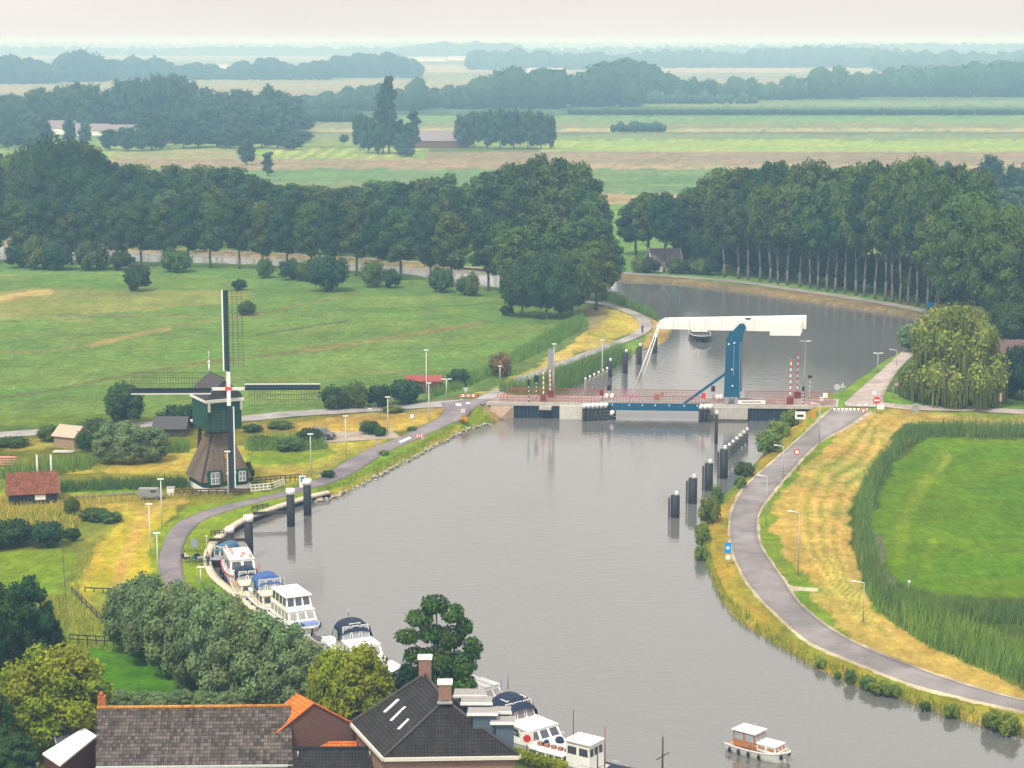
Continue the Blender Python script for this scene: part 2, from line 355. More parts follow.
tw=fbm(GX/2.2,GY/2.2)-.5; big=fbm(GX/35,GY/18)-.5; tint=fbm(GX/14+9,GY/9+5)-.5
AMP=np.full(len(GX),.6)
for pl in ([(921,441),(1600,432),(1600,606),(893,590),(876,520),(895,462)],[(-500,262),(0,264),(250,268),(480,290),(590,318),(460,400),(250,417),(0,434),(-500,452)]): AMP[inside(QX,QY,pl)]=.25
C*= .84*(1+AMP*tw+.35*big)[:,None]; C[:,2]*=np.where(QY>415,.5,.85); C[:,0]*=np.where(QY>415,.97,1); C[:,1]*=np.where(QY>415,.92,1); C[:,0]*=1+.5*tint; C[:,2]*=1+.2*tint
cmb=(GZ<WZ+.06); C[cmb]=MUD
GZ=GZ+np.where(GZ>WZ+.3,(fbm(GX/1.7,GY/1.7,2)-.5)*.16,0)*(GY<900)
nr,nc=PX.shape; I=np.arange(nr*nc).reshape(nr,nc)
Fq=np.stack([I[1:,:-1].ravel(),I[1:,1:].ravel(),I[:-1,1:].ravel(),I[:-1,:-1].ravel()],1)
def ground_mat():
    m,nt,b=newmat('ground_grass'); L=nt.links; sinp(b,'Roughness',.95); sinp(b,'Specular IOR Level',.05)
    at=nt.nodes.new('ShaderNodeAttribute'); at.attribute_name='lc'
    tc=nt.nodes.new('ShaderNodeTexCoord')
    prev=at.outputs['Color']
    for scl,amt in ((2.2,.22),(.8,.22),(.2,.16),(.05,.12)):
        mp=nt.nodes.new('ShaderNodeMapping'); mp.inputs['Scale'].default_value=(1,.55,1)
        n=nt.nodes.new('ShaderNodeTexNoise'); n.inputs['Scale'].default_value=scl; n.inputs['Detail'].default_value=3; n.inputs['Roughness'].default_value=.7
        L.new(tc.outputs['Object'],mp.inputs[0]); L.new(mp.outputs[0],n.inputs['Vector'])
        mr=nt.nodes.new('ShaderNodeMapRange'); mr.inputs[1].default_value=.28; mr.inputs[2].default_value=.72; mr.inputs[3].default_value=1-amt; mr.inputs[4].default_value=1+amt
        L.new(n.outputs[0],mr.inputs[0]); v=nt.nodes.new('ShaderNodeVectorMath'); v.operation='SCALE'; L.new(prev,v.inputs[0]); L.new(mr.outputs[0],v.inputs['Scale']); prev=v.outputs[0]
    L.new(prev,b.inputs['Base Color']); return m
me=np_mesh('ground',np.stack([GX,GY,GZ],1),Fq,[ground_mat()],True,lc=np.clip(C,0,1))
tag(link(bpy.data.objects.new('ground',me)),kind='structure')
# ================================================================= water
m,nt,b=newmat('river_water'); L=nt.links
b.inputs['Base Color'].default_value=(.125,.125,.118,1); sinp(b,'Roughness',.06); sinp(b,'IOR',2.3); sinp(b,'Specular IOR Level',.5)
tc=nt.nodes.new('ShaderNodeTexCoord')
mp=nt.nodes.new('ShaderNodeMapping'); mp.inputs['Scale'].default_value=(.5,.9,1); mp.inputs['Rotation'].default_value=(0,0,.5)
n=nt.nodes.new('ShaderNodeTexNoise'); n.inputs['Scale'].default_value=1.1; n.inputs['Detail'].default_value=4; n.inputs['Roughness'].default_value=.6
L.new(tc.outputs['Object'],mp.inputs[0]); L.new(mp.outputs[0],n.inputs['Vector'])
bp=nt.nodes.new('ShaderNodeBump'); bp.inputs['Strength'].default_value=1; bp.inputs['Distance'].default_value=.06
# calmer and rougher patches
n3=nt.nodes.new('ShaderNodeTexNoise'); n3.inputs['Scale'].default_value=.022; n3.inputs['Detail'].default_value=3
mp3=nt.nodes.new('ShaderNodeMapping'); mp3.inputs['Scale'].default_value=(1,.35,1); L.new(tc.outputs['Object'],mp3.inputs[0]); L.new(mp3.outputs[0],n3.inputs['Vector'])
mr=nt.nodes.new('ShaderNodeMapRange'); mr.inputs[1].default_value=.35; mr.inputs[2].default_value=.65; mr.inputs[3].default_value=.05; mr.inputs[4].default_value=1.5
L.new(n3.outputs[0],mr.inputs[0]); mu=nt.nodes.new('ShaderNodeMath'); mu.operation='MULTIPLY'; L.new(n.outputs[0],mu.inputs[0]); L.new(mr.outputs[0],mu.inputs[1])
mrr=nt.nodes.new('ShaderNodeMapRange'); mrr.inputs[1].default_value=.35; mrr.inputs[2].default_value=.65; mrr.inputs[3].default_value=.03; mrr.inputs[4].default_value=.16; L.new(n3.outputs[0],mrr.inputs[0]); L.new(mrr.outputs[0],b.inputs['Roughness'])
L.new(mu.outputs[0],bp.inputs['Height']); L.new(bp.outputs[0],b.inputs['Normal'])
WATER_M=m
wx=[-900,900]; 
o=MB().add([(-1100,40,WZ),(900,40,WZ),(900,1150,WZ),(-1100,1150,WZ)],[(0,1,2,3)]).build('river_water',m); tag(o,kind='structure')
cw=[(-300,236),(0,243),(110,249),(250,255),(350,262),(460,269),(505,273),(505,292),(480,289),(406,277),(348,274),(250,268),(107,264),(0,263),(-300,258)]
m2=m.copy(); m2.name='canal_water_sheen'; m2.node_tree.nodes['Principled BSDF'].inputs['Base Color'].default_value=(.33,.34,.33,1)  # bright sky reflection on the canal is put into this paler base colour
o=MB().add([tuple(W(*q)+Vector((0,0,.006))) for q in cw],[tuple(range(len(cw)))]).build('canal_water_sheen',m2); tag(o,kind='structure')
# ================================================================= roads
def asphalt(name,c,var=.17):
    m,nt,b=newmat(name); L=nt.links; sinp(b,'Roughness',.85); sinp(b,'Specular IOR Level',.25)
    tc=nt.nodes.new('ShaderNodeTexCoord'); prev=None
    base=nt.nodes.new('ShaderNodeRGB'); base.outputs[0].default_value=(*c,1); prev=base.outputs[0]
    for s,a in ((.35,var*1.2),(7,var*.8),(.07,var)):
        n=nt.nodes.new('ShaderNodeTexNoise'); n.inputs['Scale'].default_value=s; n.inputs['Detail'].default_value=4
        L.new(tc.outputs['Object'],n.inputs['Vector']); mr=nt.nodes.new('ShaderNodeMapRange'); mr.inputs[1].default_value=.3; mr.inputs[2].default_value=.7; mr.inputs[3].default_value=1-a; mr.inputs[4].default_value=1+a
        L.new(n.outputs[0],mr.inputs[0]); v=nt.nodes.new('ShaderNodeVectorMath'); v.operation='SCALE'; L.new(prev,v.inputs[0]); L.new(mr.outputs[0],v.inputs['Scale']); prev=v.outputs[0]
    n=nt.nodes.new('ShaderNodeTexVoronoi'); n.inputs['Scale'].default_value=.16; n.feature='F1'; L.new(tc.outputs['Object'],n.inputs['Vector'])
    sp=nt.nodes.new('ShaderNodeSeparateColor'); L.new(n.outputs['Color'],sp.inputs[0]); mr=nt.nodes.new('ShaderNodeMapRange'); mr.inputs[1].default_value=.70; mr.inputs[2].default_value=.72; mr.inputs[3].default_value=1; mr.inputs[4].default_value=.84; L.new(sp.outputs[0],mr.inputs[0])
    v=nt.nodes.new('ShaderNodeVectorMath'); v.operation='SCALE'; L.new(prev,v.inputs[0]); L.new(mr.outputs[0],v.inputs['Scale']); prev=v.outputs[0]
    L.new(prev,b.inputs['Base Color']); return m
ASP=asphalt('grey_asphalt',(.225,.205,.200)); ASPL=asphalt('purple_asphalt',(.20,.175,.185)); PINK=asphalt('pale_pavement',(.40,.335,.30)); SAND=asphalt('sandy_shoulder',(.44,.37,.25),.3); PATH=asphalt('cycle_path_surface',(.31,.29,.28)); PAINT=mat('road_paint',(.75,.74,.7),.6,var=.08)
def resamp(p,n):
    p=np.array(smooth(p,6)); d=np.r_[0,np.cumsum(np.hypot(*np.diff(p,axis=0).T))]; t=np.linspace(0,d[-1],n)
    return np.stack([np.interp(t,d,p[:,0]),np.interp(t,d,p[:,1])],1)
def ribbon(name,Lp,Rp,m,off,n=90,k=5,expand=0,label=None):
    A=[G(*q) for q in resamp(Lp,n)]; B=[G(*q) for q in resamp(Rp,n)]
    V=[];rj=random.Random(n+len(name)); ja=jb=1
    for a,b_ in zip(A,B):
        d=(b_-a); d.z=0; d=d.normalized()*expand
        ja=.5*ja+.5*rj.uniform(.35,1.5); jb=.5*jb+.5*rj.uniform(.35,1.9)
        a2=a-d*ja; b2=b_+d*jb
        for j in range(k+1):
            q=a2.lerp(b2,j/k); V.append((q.x,q.y,max(float(htop(q.x,q.y)),-.2)+off))
        e_=d.normalized()*.12 if d.length else Vector((0,0,0))
        V.insert(len(V)-k-1,(a2.x-e_.x,a2.y-e_.y,V[-k-1][2]-.45)); V.append((b2.x+e_.x,b2.y+e_.y,V[-1][2]-.45))
    k+=2
    Fs=[(i*(k+1)+j,i*(k+1)+j+1,(i+1)*(k+1)+j+1,(i+1)*(k+1)+j) for i in range(n-1) for j in range(k)]
    o=link(bpy.data.objects.new(name,np_mesh(name,V,Fs,[m],True))); tag(o,label,kind='structure'); return o
def cribbon(name,Cp,w,m,off,n=90,k=2):
    pts=[G(*q) for q in resamp(Cp,n)]; V=[]
    for i,p in enumerate(pts):
        d=pts[min(i+1,n-1)]-pts[max(i-1,0)]; d.z=0; d.normalize(); nn=Vector((-d.y,d.x,0))
        for j in range(k+1):
            q=p+nn*w*(j/k-.5); V.append((q.x,q.y,float(htop(q.x,q.y))+off))
    Fs=[(i*(k+1)+j,i*(k+1)+j+1,(i+1)*(k+1)+j+1,(i+1)*(k+1)+j) for i in range(n-1) for j in range(k)]
    o=link(bpy.data.objects.new(name,np_mesh(name,V,Fs,[m],True))); tag(o,kind='structure'); return o
RL=[(834,408),(813,427),(776,460),(747,486),(733,510),(730,535),(736,560),(750,586),(776,614),(809,642),(851,661),(906,683),(962,698),(1024,712),(1120,732)]
RR=[(869,412),(845,428),(816,445),(790,472),(773,492),(759,512),(757,529),(760,546),(770,562),(784,582),(797,602),(823,625),(859,646),(906,665),(962,685),(1024,702),(1120,722)]
OF=.10
ribbon('road_shoulder',RL,RR,SAND,OF,n=260,expand=.6); ribbon('side_path',[(781,581),(790,586),(802,588),(818,589)],[(788,596),(796,591),(806,591),(818,591.5)],SAND,OF+.012,n=12); ribbon('road',RL,RR,ASP,OF+.03)
LL=[(441,404),(444,412),(437,420),(419,428),(395,440),(370,449),(341,465),(312,482),(287,491),(248,500.5),(209,510),(179,523),(166,538),(159.5,557),(160,573),(172,600),(195,630),(225,660)]
LR=[(492,400),(476,407),(460,419),(430,434),(407,444),(384,454),(356,472),(326,485),(283,497),(248,505.5),(218,515),(199,524),(187,538),(182,553),(182,567),(188,590),(206,618),(240,650)]
ribbon('river_road',LL,LR,ASPL,OF+.03)
cribbon('polder_road',[(-300,457),(0,435.5),(100,428),(190,422),(256,418),(290,414.5),(380,409),(434,405),(482,401.5)],4.6,PATH,OF)
cribbon('cycle_path',[(478,402),(500,392),(518,383),(535,375),(553,368),(570,361),(607,347),(630,338.5),(642,332),(646,325),(638,316),(622,309.5),(607,305),(594,303),(575,300),(540,297)],2.6,PATH,OF+.01)
NL=[(845,403),(857,392),(880,372),(903,351),(925,335)]; NR=[(884,404),(884,396),(894,376),(910,358),(935,340)]
ribbon('north_road',NL,NR,PINK,OF+.0,n=30)
cribbon('east_road',[(845,404.5),(884,405.5),(912,408),(969,409.5),(1024,412.5),(1200,421)],4.2,PINK,OF+.012,n=60)
cribbon('bank_road',[(600,271),(621,273),(662,276),(704,279),(746,283),(798,290.5),(868,301),(918,310),(940,317),(950,326)],3.6,asphalt('bank_tarmac',(.27,.25,.22)),OF,n=80)
cribbon('canal_path',[(-200,232),(0,239),(107,247),(256,253),(400,261),(500,270),(621,273)],2.5,asphalt('path_gravel',(.34,.27,.18)),OF,n=80)
# gravel parking by the field
cribbon('parking_lot',[(300,441),(330,438),(372,435.5),(396,434)],7,asphalt('parking_gravel',(.36,.30,.24)),OF-.02,n=30)
def patch(name,pts,m,off,mi=0):
    o=MB().add([tuple(G(*p,0)+Vector((0,0,off))) for p in pts],[tuple(range(len(pts)))]).build(name,m); tag(o,kind='structure'); return o
# road paint: dashes and give-way teeth
mb=MB()
def quadpx(mb,pts,off): mb.add([tuple(G(*p)+Vector((0,0,off))) for p in pts],[tuple(range(len(pts)))])
quadpx(mb,[(398.5,442.5),(400.5,444),(411.5,439),(409.5,437.6)],OF+.045); quadpx(mb,[(363,407.6),(366,407.6),(373,410.3),(370,410.6)],OF+.045)
for i in range(9):
    x=833+i*4.0; quadpx(mb,[(x,409.2),(x+3,409.4),(x+1.3,412.0)],OF+.05)
quadpx(mb,[(455,404.5),(460,404.2),(462,406.3),(457,406.8)],OF+.05); quadpx(mb,[(466,403.4),(470,403.2),(470,404.6),(466,405)],OF+.05)
for x,y in ((857,406),(864,405.2),(871,406.4)): quadpx(mb,[(x,y),(x+4,y-.3),(x+4,y+.8),(x,y+1)],OF+.05)
tag(mb.build('road_markings',PAINT),kind='structure')
# ================================================================= vegetation
def uvec(n,R):
    v=R.normal(size=(n,3)); return v/np.linalg.norm(v,axis=1)[:,None]
_ico=None
def core(c,r,R,lumps=.12):
    u=np.linspace(0,2*math.pi,9)[:-1]; V=[(0,0,1)]; 
    for ph in (.6,1.15,1.75,2.4):
        V+= [(math.sin(ph)*math.cos(t+ph),math.sin(ph)*math.sin(t+ph),math.cos(ph)) for t in u]
    V.append((0,0,-1)); V=np.array(V); V=V*(1+R.uniform(-lumps,lumps,(len(V),1)))
    Fq=[]
    for i in range(8): Fq.append((0,1+i,1+(i+1)%8,1+(i+1)%8))
    for k in range(3):
        for i in range(8): Fq.append((1+8*k+i,9+8*k+i,9+8*k+(i+1)%8,1+8*k+(i+1)%8))
    for i in range(8): Fq.append((33,25+(i+1)%8,25+i,25+i))
    return V*np.array(r)+np.array(c), np.array(Fq)
def leaves(P,N,size,R,asp=.6):
    n=len(P); a=np.cross(N,uvec(n,R)); a/=np.linalg.norm(a,axis=1)[:,None]+1e-9; b=np.cross(N,a)
    s=size*R.uniform(.55,1.35,(n,1)); a=a*s; b=b*s*asp
    V=np.stack([P-a,P-b*1.0+a*.1,P+a,P+b*1.0-a*.1],1).reshape(-1,3)
    return V,np.arange(4*n).reshape(-1,4)
def crown_mesh(name,lobes,nleaf,size,m,seed,corek=.80,gap=.0,droop=0,tintv=.23,cores=True,up=.25):
    """lobes: (centre, radii); leaf clumps spread in an uneven shell round every lobe"""
    R=np.random.RandomState(seed); Vs=[];Fs=[];Cs=[];off=0
    L=[(np.array(c,float),np.array(r if hasattr(r,'__len__') else (r,r,r),float)) for c,r in lobes]
    wgt=np.array([l[1][0]*l[1][2] for l in L]); wgt/=wgt.sum()
    for (c,r),wg in zip(L,wgt):
        n=int(nleaf*wg); d=uvec(n,R); d[:,2]=d[:,2]*.9+.08
        rad=R.uniform(.80,1.12,(n,1))+.16*(R.rand(n,1)**4)
        P=c+d*r*rad
        keep=np.ones(n,bool)
        for c2,r2 in L:
            if c2 is c: continue
            keep&= (((P-c2)/r2)**2).sum(1)>.62
        P=P[keep]; d=d[keep]
        if droop:
            P[:,2]-=droop*R.rand(len(P))**1.5*(np.abs(d[:,0])+np.abs(d[:,1]))
        N=d/r*r.mean()+R.normal(size=d.shape)*.55; N[:,2]+=up; N/=np.linalg.norm(N,axis=1)[:,None]
        V,Fq=leaves(P,N,size,R,.6 if not droop else .35)
        tint=1+R.uniform(-tintv,tintv)*.7; tc=np.array([tint*(1+R.uniform(-.12,.12)),tint,tint])
        lc=np.repeat(tc*R.uniform(1-tintv,1+tintv,(len(P),1)),4,0)
        Vs.append(V);Fs.append(Fq+off);Cs.append(lc);off+=len(V)
        if cores:
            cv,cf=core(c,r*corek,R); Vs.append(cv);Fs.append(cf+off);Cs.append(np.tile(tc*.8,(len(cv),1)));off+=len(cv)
    me=np_mesh(name,np.vstack(Vs),np.vstack(Fs),[m],False,lc=np.vstack(Cs)); return me
def ovoid(n,rx,z0,z1,lr,seed,sq=1.0,flat=.0):
    """lobe centres in an egg between heights z0 and z1"""
    R=np.random.RandomState(seed); out=[]; zc=(z0+z1)/2; hz_=(z1-z0)/2
    out.append(((0,0,zc-.05*hz_),(rx*.62,rx*.62,hz_*.66)))
    for i in range(n):
        t=(i+.5)/n; z=-1+2*t; a=i*2.399+R.uniform(-.4,.4); rr=math.sqrt(max(0,1-z*z))**sq*(1-.12*z)
        k=lr*R.uniform(.75,1.25)
        out.append(((math.cos(a)*rr*(rx-k*.75),math.sin(a)*rr*(rx-k*.75),zc+z*(hz_-k*.8)),(k,k,k*R.uniform(.8,1.15))))
    return out
def trunk_mesh(name,h,r,m,seed,limbs=5,spread=2.5,top=.8,lean=.03):
    R=random.Random(seed); mb=MB(); 
    p=Vector((0,0,-.3)); n=5; pts=[p]
    for i in range(n): p=p+Vector((R.uniform(-1,1)*lean*h/n*2,R.uniform(-1,1)*lean*h/n*2,(h*top+.3)/n)); pts.append(p)
    for i in range(n): mb.tube(pts[i],pts[i+1],r*(1.25 if i==0 else 1-.7*i/n),r*(1-.7*(i+1)/n),7)
    for k in range(limbs):
        a=k*2.4+R.random(); b=pts[2+k%3]; e=b+Vector((math.cos(a)*spread,math.sin(a)*spread,spread*R.uniform(.7,1.3)))
        mb.tube(b,e,r*.45,r*.12,5)
    o=mb.build(name,m); me=o.data; bpy.data.objects.remove(o); return me
BARK=mat('bark',(.13,.105,.08),.9,var=.25,scale=2); BARKP=mat('pale_bark',(.15,.13,.105),.9,var=.2,scale=2)
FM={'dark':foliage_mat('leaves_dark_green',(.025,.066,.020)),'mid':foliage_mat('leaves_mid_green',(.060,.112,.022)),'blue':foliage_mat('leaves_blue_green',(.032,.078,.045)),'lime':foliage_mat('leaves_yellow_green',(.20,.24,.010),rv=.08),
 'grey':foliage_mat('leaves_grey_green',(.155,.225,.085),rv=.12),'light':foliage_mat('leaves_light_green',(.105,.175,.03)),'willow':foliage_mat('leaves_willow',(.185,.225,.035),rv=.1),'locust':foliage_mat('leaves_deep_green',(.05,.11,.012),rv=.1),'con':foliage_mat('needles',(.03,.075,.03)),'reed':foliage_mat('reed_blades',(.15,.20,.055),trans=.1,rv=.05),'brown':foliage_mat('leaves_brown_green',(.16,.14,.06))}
PROTO={}
def proto(key,crown,trunk): PROTO[key]=(crown,trunk)
# reference height 20 for the tall kinds, 1:1 metres for small ones
for i in range(4):
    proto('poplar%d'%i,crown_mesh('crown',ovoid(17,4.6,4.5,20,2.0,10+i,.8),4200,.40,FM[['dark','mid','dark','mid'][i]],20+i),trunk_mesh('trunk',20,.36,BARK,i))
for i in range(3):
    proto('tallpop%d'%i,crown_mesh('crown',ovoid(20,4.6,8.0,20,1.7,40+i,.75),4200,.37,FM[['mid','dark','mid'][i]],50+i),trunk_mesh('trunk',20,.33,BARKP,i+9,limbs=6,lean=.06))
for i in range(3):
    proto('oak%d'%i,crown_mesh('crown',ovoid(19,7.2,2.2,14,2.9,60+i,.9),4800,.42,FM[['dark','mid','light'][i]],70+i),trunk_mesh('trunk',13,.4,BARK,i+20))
for i in range(2):
    proto('bigoak%d'%i,crown_mesh('crown',ovoid(34,7.4,3.2,20,2.3,64+i,.85),9500,.32,FM[['mid','dark'][i]],74+i),trunk_mesh('trunk',16,.45,BARK,i+24))
for i in range(3):
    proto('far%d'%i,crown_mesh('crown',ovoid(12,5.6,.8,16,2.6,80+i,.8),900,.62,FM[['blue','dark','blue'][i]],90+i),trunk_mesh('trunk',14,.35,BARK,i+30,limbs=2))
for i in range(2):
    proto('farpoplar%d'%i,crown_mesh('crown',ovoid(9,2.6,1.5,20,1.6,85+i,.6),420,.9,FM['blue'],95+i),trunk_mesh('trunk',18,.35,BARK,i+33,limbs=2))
for i in range(3):
    proto('bush%d'%i,crown_mesh('foliage',ovoid(9,1.6,.0,2.6,.75,100+i,.7),1100,.17,FM[['dark','mid','light'][i]],110+i),None)
proto('bushbrown',crown_mesh('foliage',ovoid(7,1.6,.0,2.2,.7,104,.7),900,.17,FM['brown'],114),None)
for i in range(3):
    proto('sallow%d'%i,crown_mesh('crown',ovoid(22,2.6,.2,7,.95,120+i,.7),7000,.17,FM['grey'],130+i,tintv=.28),trunk_mesh('trunk',5,.14,BARK,i+40,limbs=3,spread=1))
proto('lime',crown_mesh('crown',ovoid(34,4.6,.8,9.5,1.25,140,.8),12000,.20,FM['lime'],141,corek=.72),trunk_mesh('trunk',8,.25,BARK,50))
proto('lime2',crown_mesh('crown',ovoid(26,3.3,.6,7.0,1.0,142,.75),9000,.19,FM['lime'],143,corek=.72),trunk_mesh('trunk',6,.2,BARK,51))
proto('darktree',crown_mesh('crown',ovoid(30,3.6,.5,10,1.05,144,.8),9000,.20,FM['dark'],145),trunk_mesh('trunk',9,.25,BARK,52))
proto('round',crown_mesh('crown',ovoid(22,3.0,.3,6.2,1.0,146,.8),5000,.22,FM['con'],147),trunk_mesh('trunk',5,.2,BARK,53))
# locust tree: separate pads of leaf on long limbs, sky between them
pads=[((-.2,0,9.3),(1.5,1.4,.9)),((-1.7,.3,8.1),(1.5,1.3,.8)),((1.5,-.2,8.6),(1.2,1.2,.9)),((2.6,.3,7.4),(.9,1,.8)),((-2.9,-.2,6.7),(1.3,1.2,.7)),((-.6,.6,6.7),(1.4,1.4,.9)),((1.2,.4,6.4),(1.5,1.4,1.1)),((3.4,0,5.6),(1.0,1.1,1.1)),((-2.1,.2,5.0),(1.3,1.2,.8)),((0,0,4.6),(2.0,1.9,1.3)),((2.2,.2,4.2),(1.7,1.6,1.2)),((.4,0,2.8),(1.9,1.8,1.2)),((2.4,0,2.6),(1.5,1.5,1.1)),((-1.1,0,2.4),(1.1,1.1,.8))]
mb=MB(); mb.tube((0,0,-.3),(.1,0,3),.26,.2,7); mb.tube((.1,0,3),(-.1,.1,8.8),.2,.05,6)
for c,r in pads: mb.tube((.05,0,max(1.5,c[2]-2.6)),(c[0],c[1],c[2]),.10,.03,5)
o=mb.build('t',BARK); tm=o.data; bpy.data.objects.remove(o)
pads=[(c,tuple(.86*v for v in r)) for c,r in pads]
proto('locust',crown_mesh('crown',pads,8500,.19,FM['locust'],150,corek=.45,tintv=.35),tm)
# weeping willow: domes with long hanging curtains
wl=[((0,0,7.4),(2.9,2.9,1.9)),((1.5,-1.2,8.1),(1.6,1.6,1.3)),((-1.8,-.6,7.6),(1.7,1.5,1.3))]
Rw=random.Random(4)
for i in range(11):
    a=i*2*math.pi/11; q=Rw.uniform(2.4,3.7); wl.append(((math.cos(a)*q,math.sin(a)*q,5.5+Rw.uniform(-.9,.9)),(Rw.uniform(1.3,2.0),Rw.uniform(1.3,2.0),Rw.uniform(1.3,2.0))))
for i in range(15):
    a=i*2*math.pi/15+.2; q=Rw.uniform(4.0,5.7); wl.append(((math.cos(a)*q,math.sin(a)*q,2.5+Rw.uniform(-.9,.9)),(Rw.uniform(.9,1.6),Rw.uniform(.9,1.6),Rw.uniform(1.3,2.3))))
def hang(me):
    return me
R_=np.random.RandomState(5)
wm=crown_mesh('crown',wl,11000,.19,FM['willow'],151,corek=.75,tintv=.38)
# curtains: vertical strands
Vs=[];Fs=[];Cs=[]
n=3000; li=R_.randint(0,len(wl),n); lc0=np.array([l[0] for l in wl])[li]; lr0=np.array([l[1] for l in wl])[li]
dd=uvec(n,R_); P0_=lc0+dd*lr0*1.04; a=np.arctan2(P0_[:,1],P0_[:,0]); rr=np.hypot(P0_[:,0],P0_[:,1]); zt=P0_[:,2]; ln=R_.uniform(.6,2.2,n)
wv=.05+.04*R_.rand(n); ca,sa=np.cos(a),np.sin(a); th=a+R_.normal(size=n)*.5
P=np.stack([ca*rr,sa*rr,zt],1); dx=np.stack([-np.sin(th),np.cos(th),0*th],1)*wv[:,None]
V=np.stack([P-dx,P+dx,P+dx*.5-np.stack([0*a,0*a,ln],1),P-dx*.5-np.stack([0*a,0*a,ln],1)],1).reshape(-1,3); V[:,2]=np.maximum(V[:,2],.15)
lc=np.repeat((np.ones((n,3))*(.72+.12*np.sin(a*11))[:,None]*R_.uniform(.7,1.2,(n,1))),4,0)
cm=np_mesh('curtain',V,np.arange(4*n).reshape(-1,4),[FM['willow']],lc=lc)
proto('weeping',wm,trunk_mesh('trunk',7,.5,BARK,60)); CURTAIN=cm
# conifer
cl=[((0,0,.6+i*.75),(1.5*(1-i/9)+.15,1.5*(1-i/9)+.15,.75)) for i in range(9)]
proto('conifer',crown_mesh('crown',cl,3000,.2,FM['con'],152),trunk_mesh('trunk',4,.12,BARK,61,limbs=0))
REFH={'poplar':20,'tallpop':20,'oak':14,'far':16,'bigoak':20,'farpoplar':20,'bush':2.6,'bushbrown':2.2,'sallow':7,'lime':9.5,'lime2':7,'darktree':10,'round':6.2,'locust':10.2,'weeping':9.4,'conifer':7.4}
REFW={'poplar':9.2,'tallpop':9.2,'oak':14.4,'far':11.2,'bigoak':14.8,'farpoplar':5.2,'bush':3.2,'bushbrown':3.2,'sallow':5.2,'lime':9.2,'lime2':6.6,'darktree':7.2,'round':6.0,'locust':8.4,'weeping':12.5,'conifer':3.1}
TR=random.Random(3)
def tree(kind,px,py,ytop,wpx,name,label,cat='tree',group=None,stretch=1):
    base=kind.rstrip('0123456789') if kind not in ('lime2',) else kind
    p=GH(px,py) if cat in ('bush','reeds') else G(px,py); s=sc(py)
    h=(py-ytop)/s
    for _ in range(3):
        yt=proj(p.x,p.y,p.z+h)[1]; h*= (py-ytop)/(py-float(yt))
    sx=wpx/s/REFW[base]; sz=h/REFH[base]
    e=empty(name,p,label,cat,group); e.rotation_euler=(0,0,TR.uniform(0,6.28) if kind!='locust' else 0); e.scale=(sx,sx,sz)
    cr,tr=PROTO[kind]
    o=link(bpy.data.objects.new(cr.name.split('.')[0],cr)); o.parent=e
    if tr: o=link(bpy.data.objects.new('trunk',tr)); o.parent=e
    return e
def bush(kind,px,py,ytop,wpx,label,group=None,name='bush',cat='bush'): return tree(kind,px,py,ytop,wpx,name,label,cat,group)
ORD=['first','second','third','fourth','fifth','sixth','seventh','eighth','ninth','tenth','eleventh','twelfth','thirteenth','fourteenth','fifteenth','sixteenth','seventeenth','eighteenth','nineteenth','twentieth']
def ordn(i):
    if i<20: return ORD[i]
    t={2:'twenty',3:'thirty',4:'forty'}[(i+1)//10]; r=(i+1)%10
    return (t+'-'+ORD[r-1]) if r else {20:'twentieth',30:'thirtieth',40:'fortieth'}[i+1]
# ---- back row beyond the canal, left half of the picture
prof=[(-60,150),(0,151),(40,144),(62,138),(92,142),(112,156),(125,164),(180,162),(240,164),(270,180),(330,186),(390,180),(450,174)]
def pr(x,p): return float(np.interp(x,[q[0] for q in p],[q[1] for q in p]))
x=-40;i=0
bx=[]
while x<455:
    bx.append(x); x+=TR.uniform(13,18)
for i,x in enumerate(bx):
    yb=228+ (x+40)/500*24
    tree('poplar%d'%TR.randrange(4),x,yb-TR.uniform(0,4),pr(x,prof)+TR.uniform(-1,6),TR.uniform(34,44),'poplar_tree','tall dark tree behind the canal, %s from the left in the back row'%ordn(i),group='back row of trees beyond the canal')
for i,(x,y,yt,w_) in enumerate([(-20,236,150,50),(22,232,150,50),(62,232,137,62),(85,230,141,55),(38,234,143,56)]):
    tree('oak%d'%(i%2),x,y,yt,w_,'broad_tree',['broad tree at the left edge rising over the row','rounded tree left of the tallest dome of the wood','highest domed tree over the left end of the wood','right shoulder tree beside the highest dome','tree in the gap left of the highest dome'][i],group='tall domed trees at the left')
# ---- middle rows: fill between back row and canal
mx_=[]; x=-30
while x<455: mx_.append(x); x+=TR.uniform(19,26)
for i,x in enumerate(mx_):
    yb=pr(x,[(-40,238),(0,241),(110,247),(250,254),(350,261),(456,267)])-4
    tree('poplar%d'%TR.randrange(4),x,yb,pr(x,prof)+TR.uniform(16,28),TR.uniform(30,40),'poplar_tree','full green tree on the far canal bank, %s from the left'%ordn(i),group='trees on the far bank of the canal')
# ---- front row on the near bank of the canal (trunks against the water)
fr=[(-8,262,196,38),(22,262,190,38),(47,263,186,34),(72,264,205,34),(96,264,188,34),(118,265,200,32),(141,266,190,34),(165,266,196,34),(188,267,186,32),(211,267,194,34),(239,268,188,32),(263,270,198,30),(287,271,192,32),(311,272,196,32),(335,274,190,32),(357,275,188,36),(378,277,196,30),(400,279,199,40),(430,283,204,30),(452,286,205,36),(488,290,206,36),(500,292,214,30)]
for i,(x,y,yt,w_) in enumerate(fr):
    tree('poplar%d'%(i%4),x,y+1,yt+8,w_,'poplar_tree','leafy poplar on the field side of the canal, %s from the left'%ordn(i),group='front row of poplars along the canal')
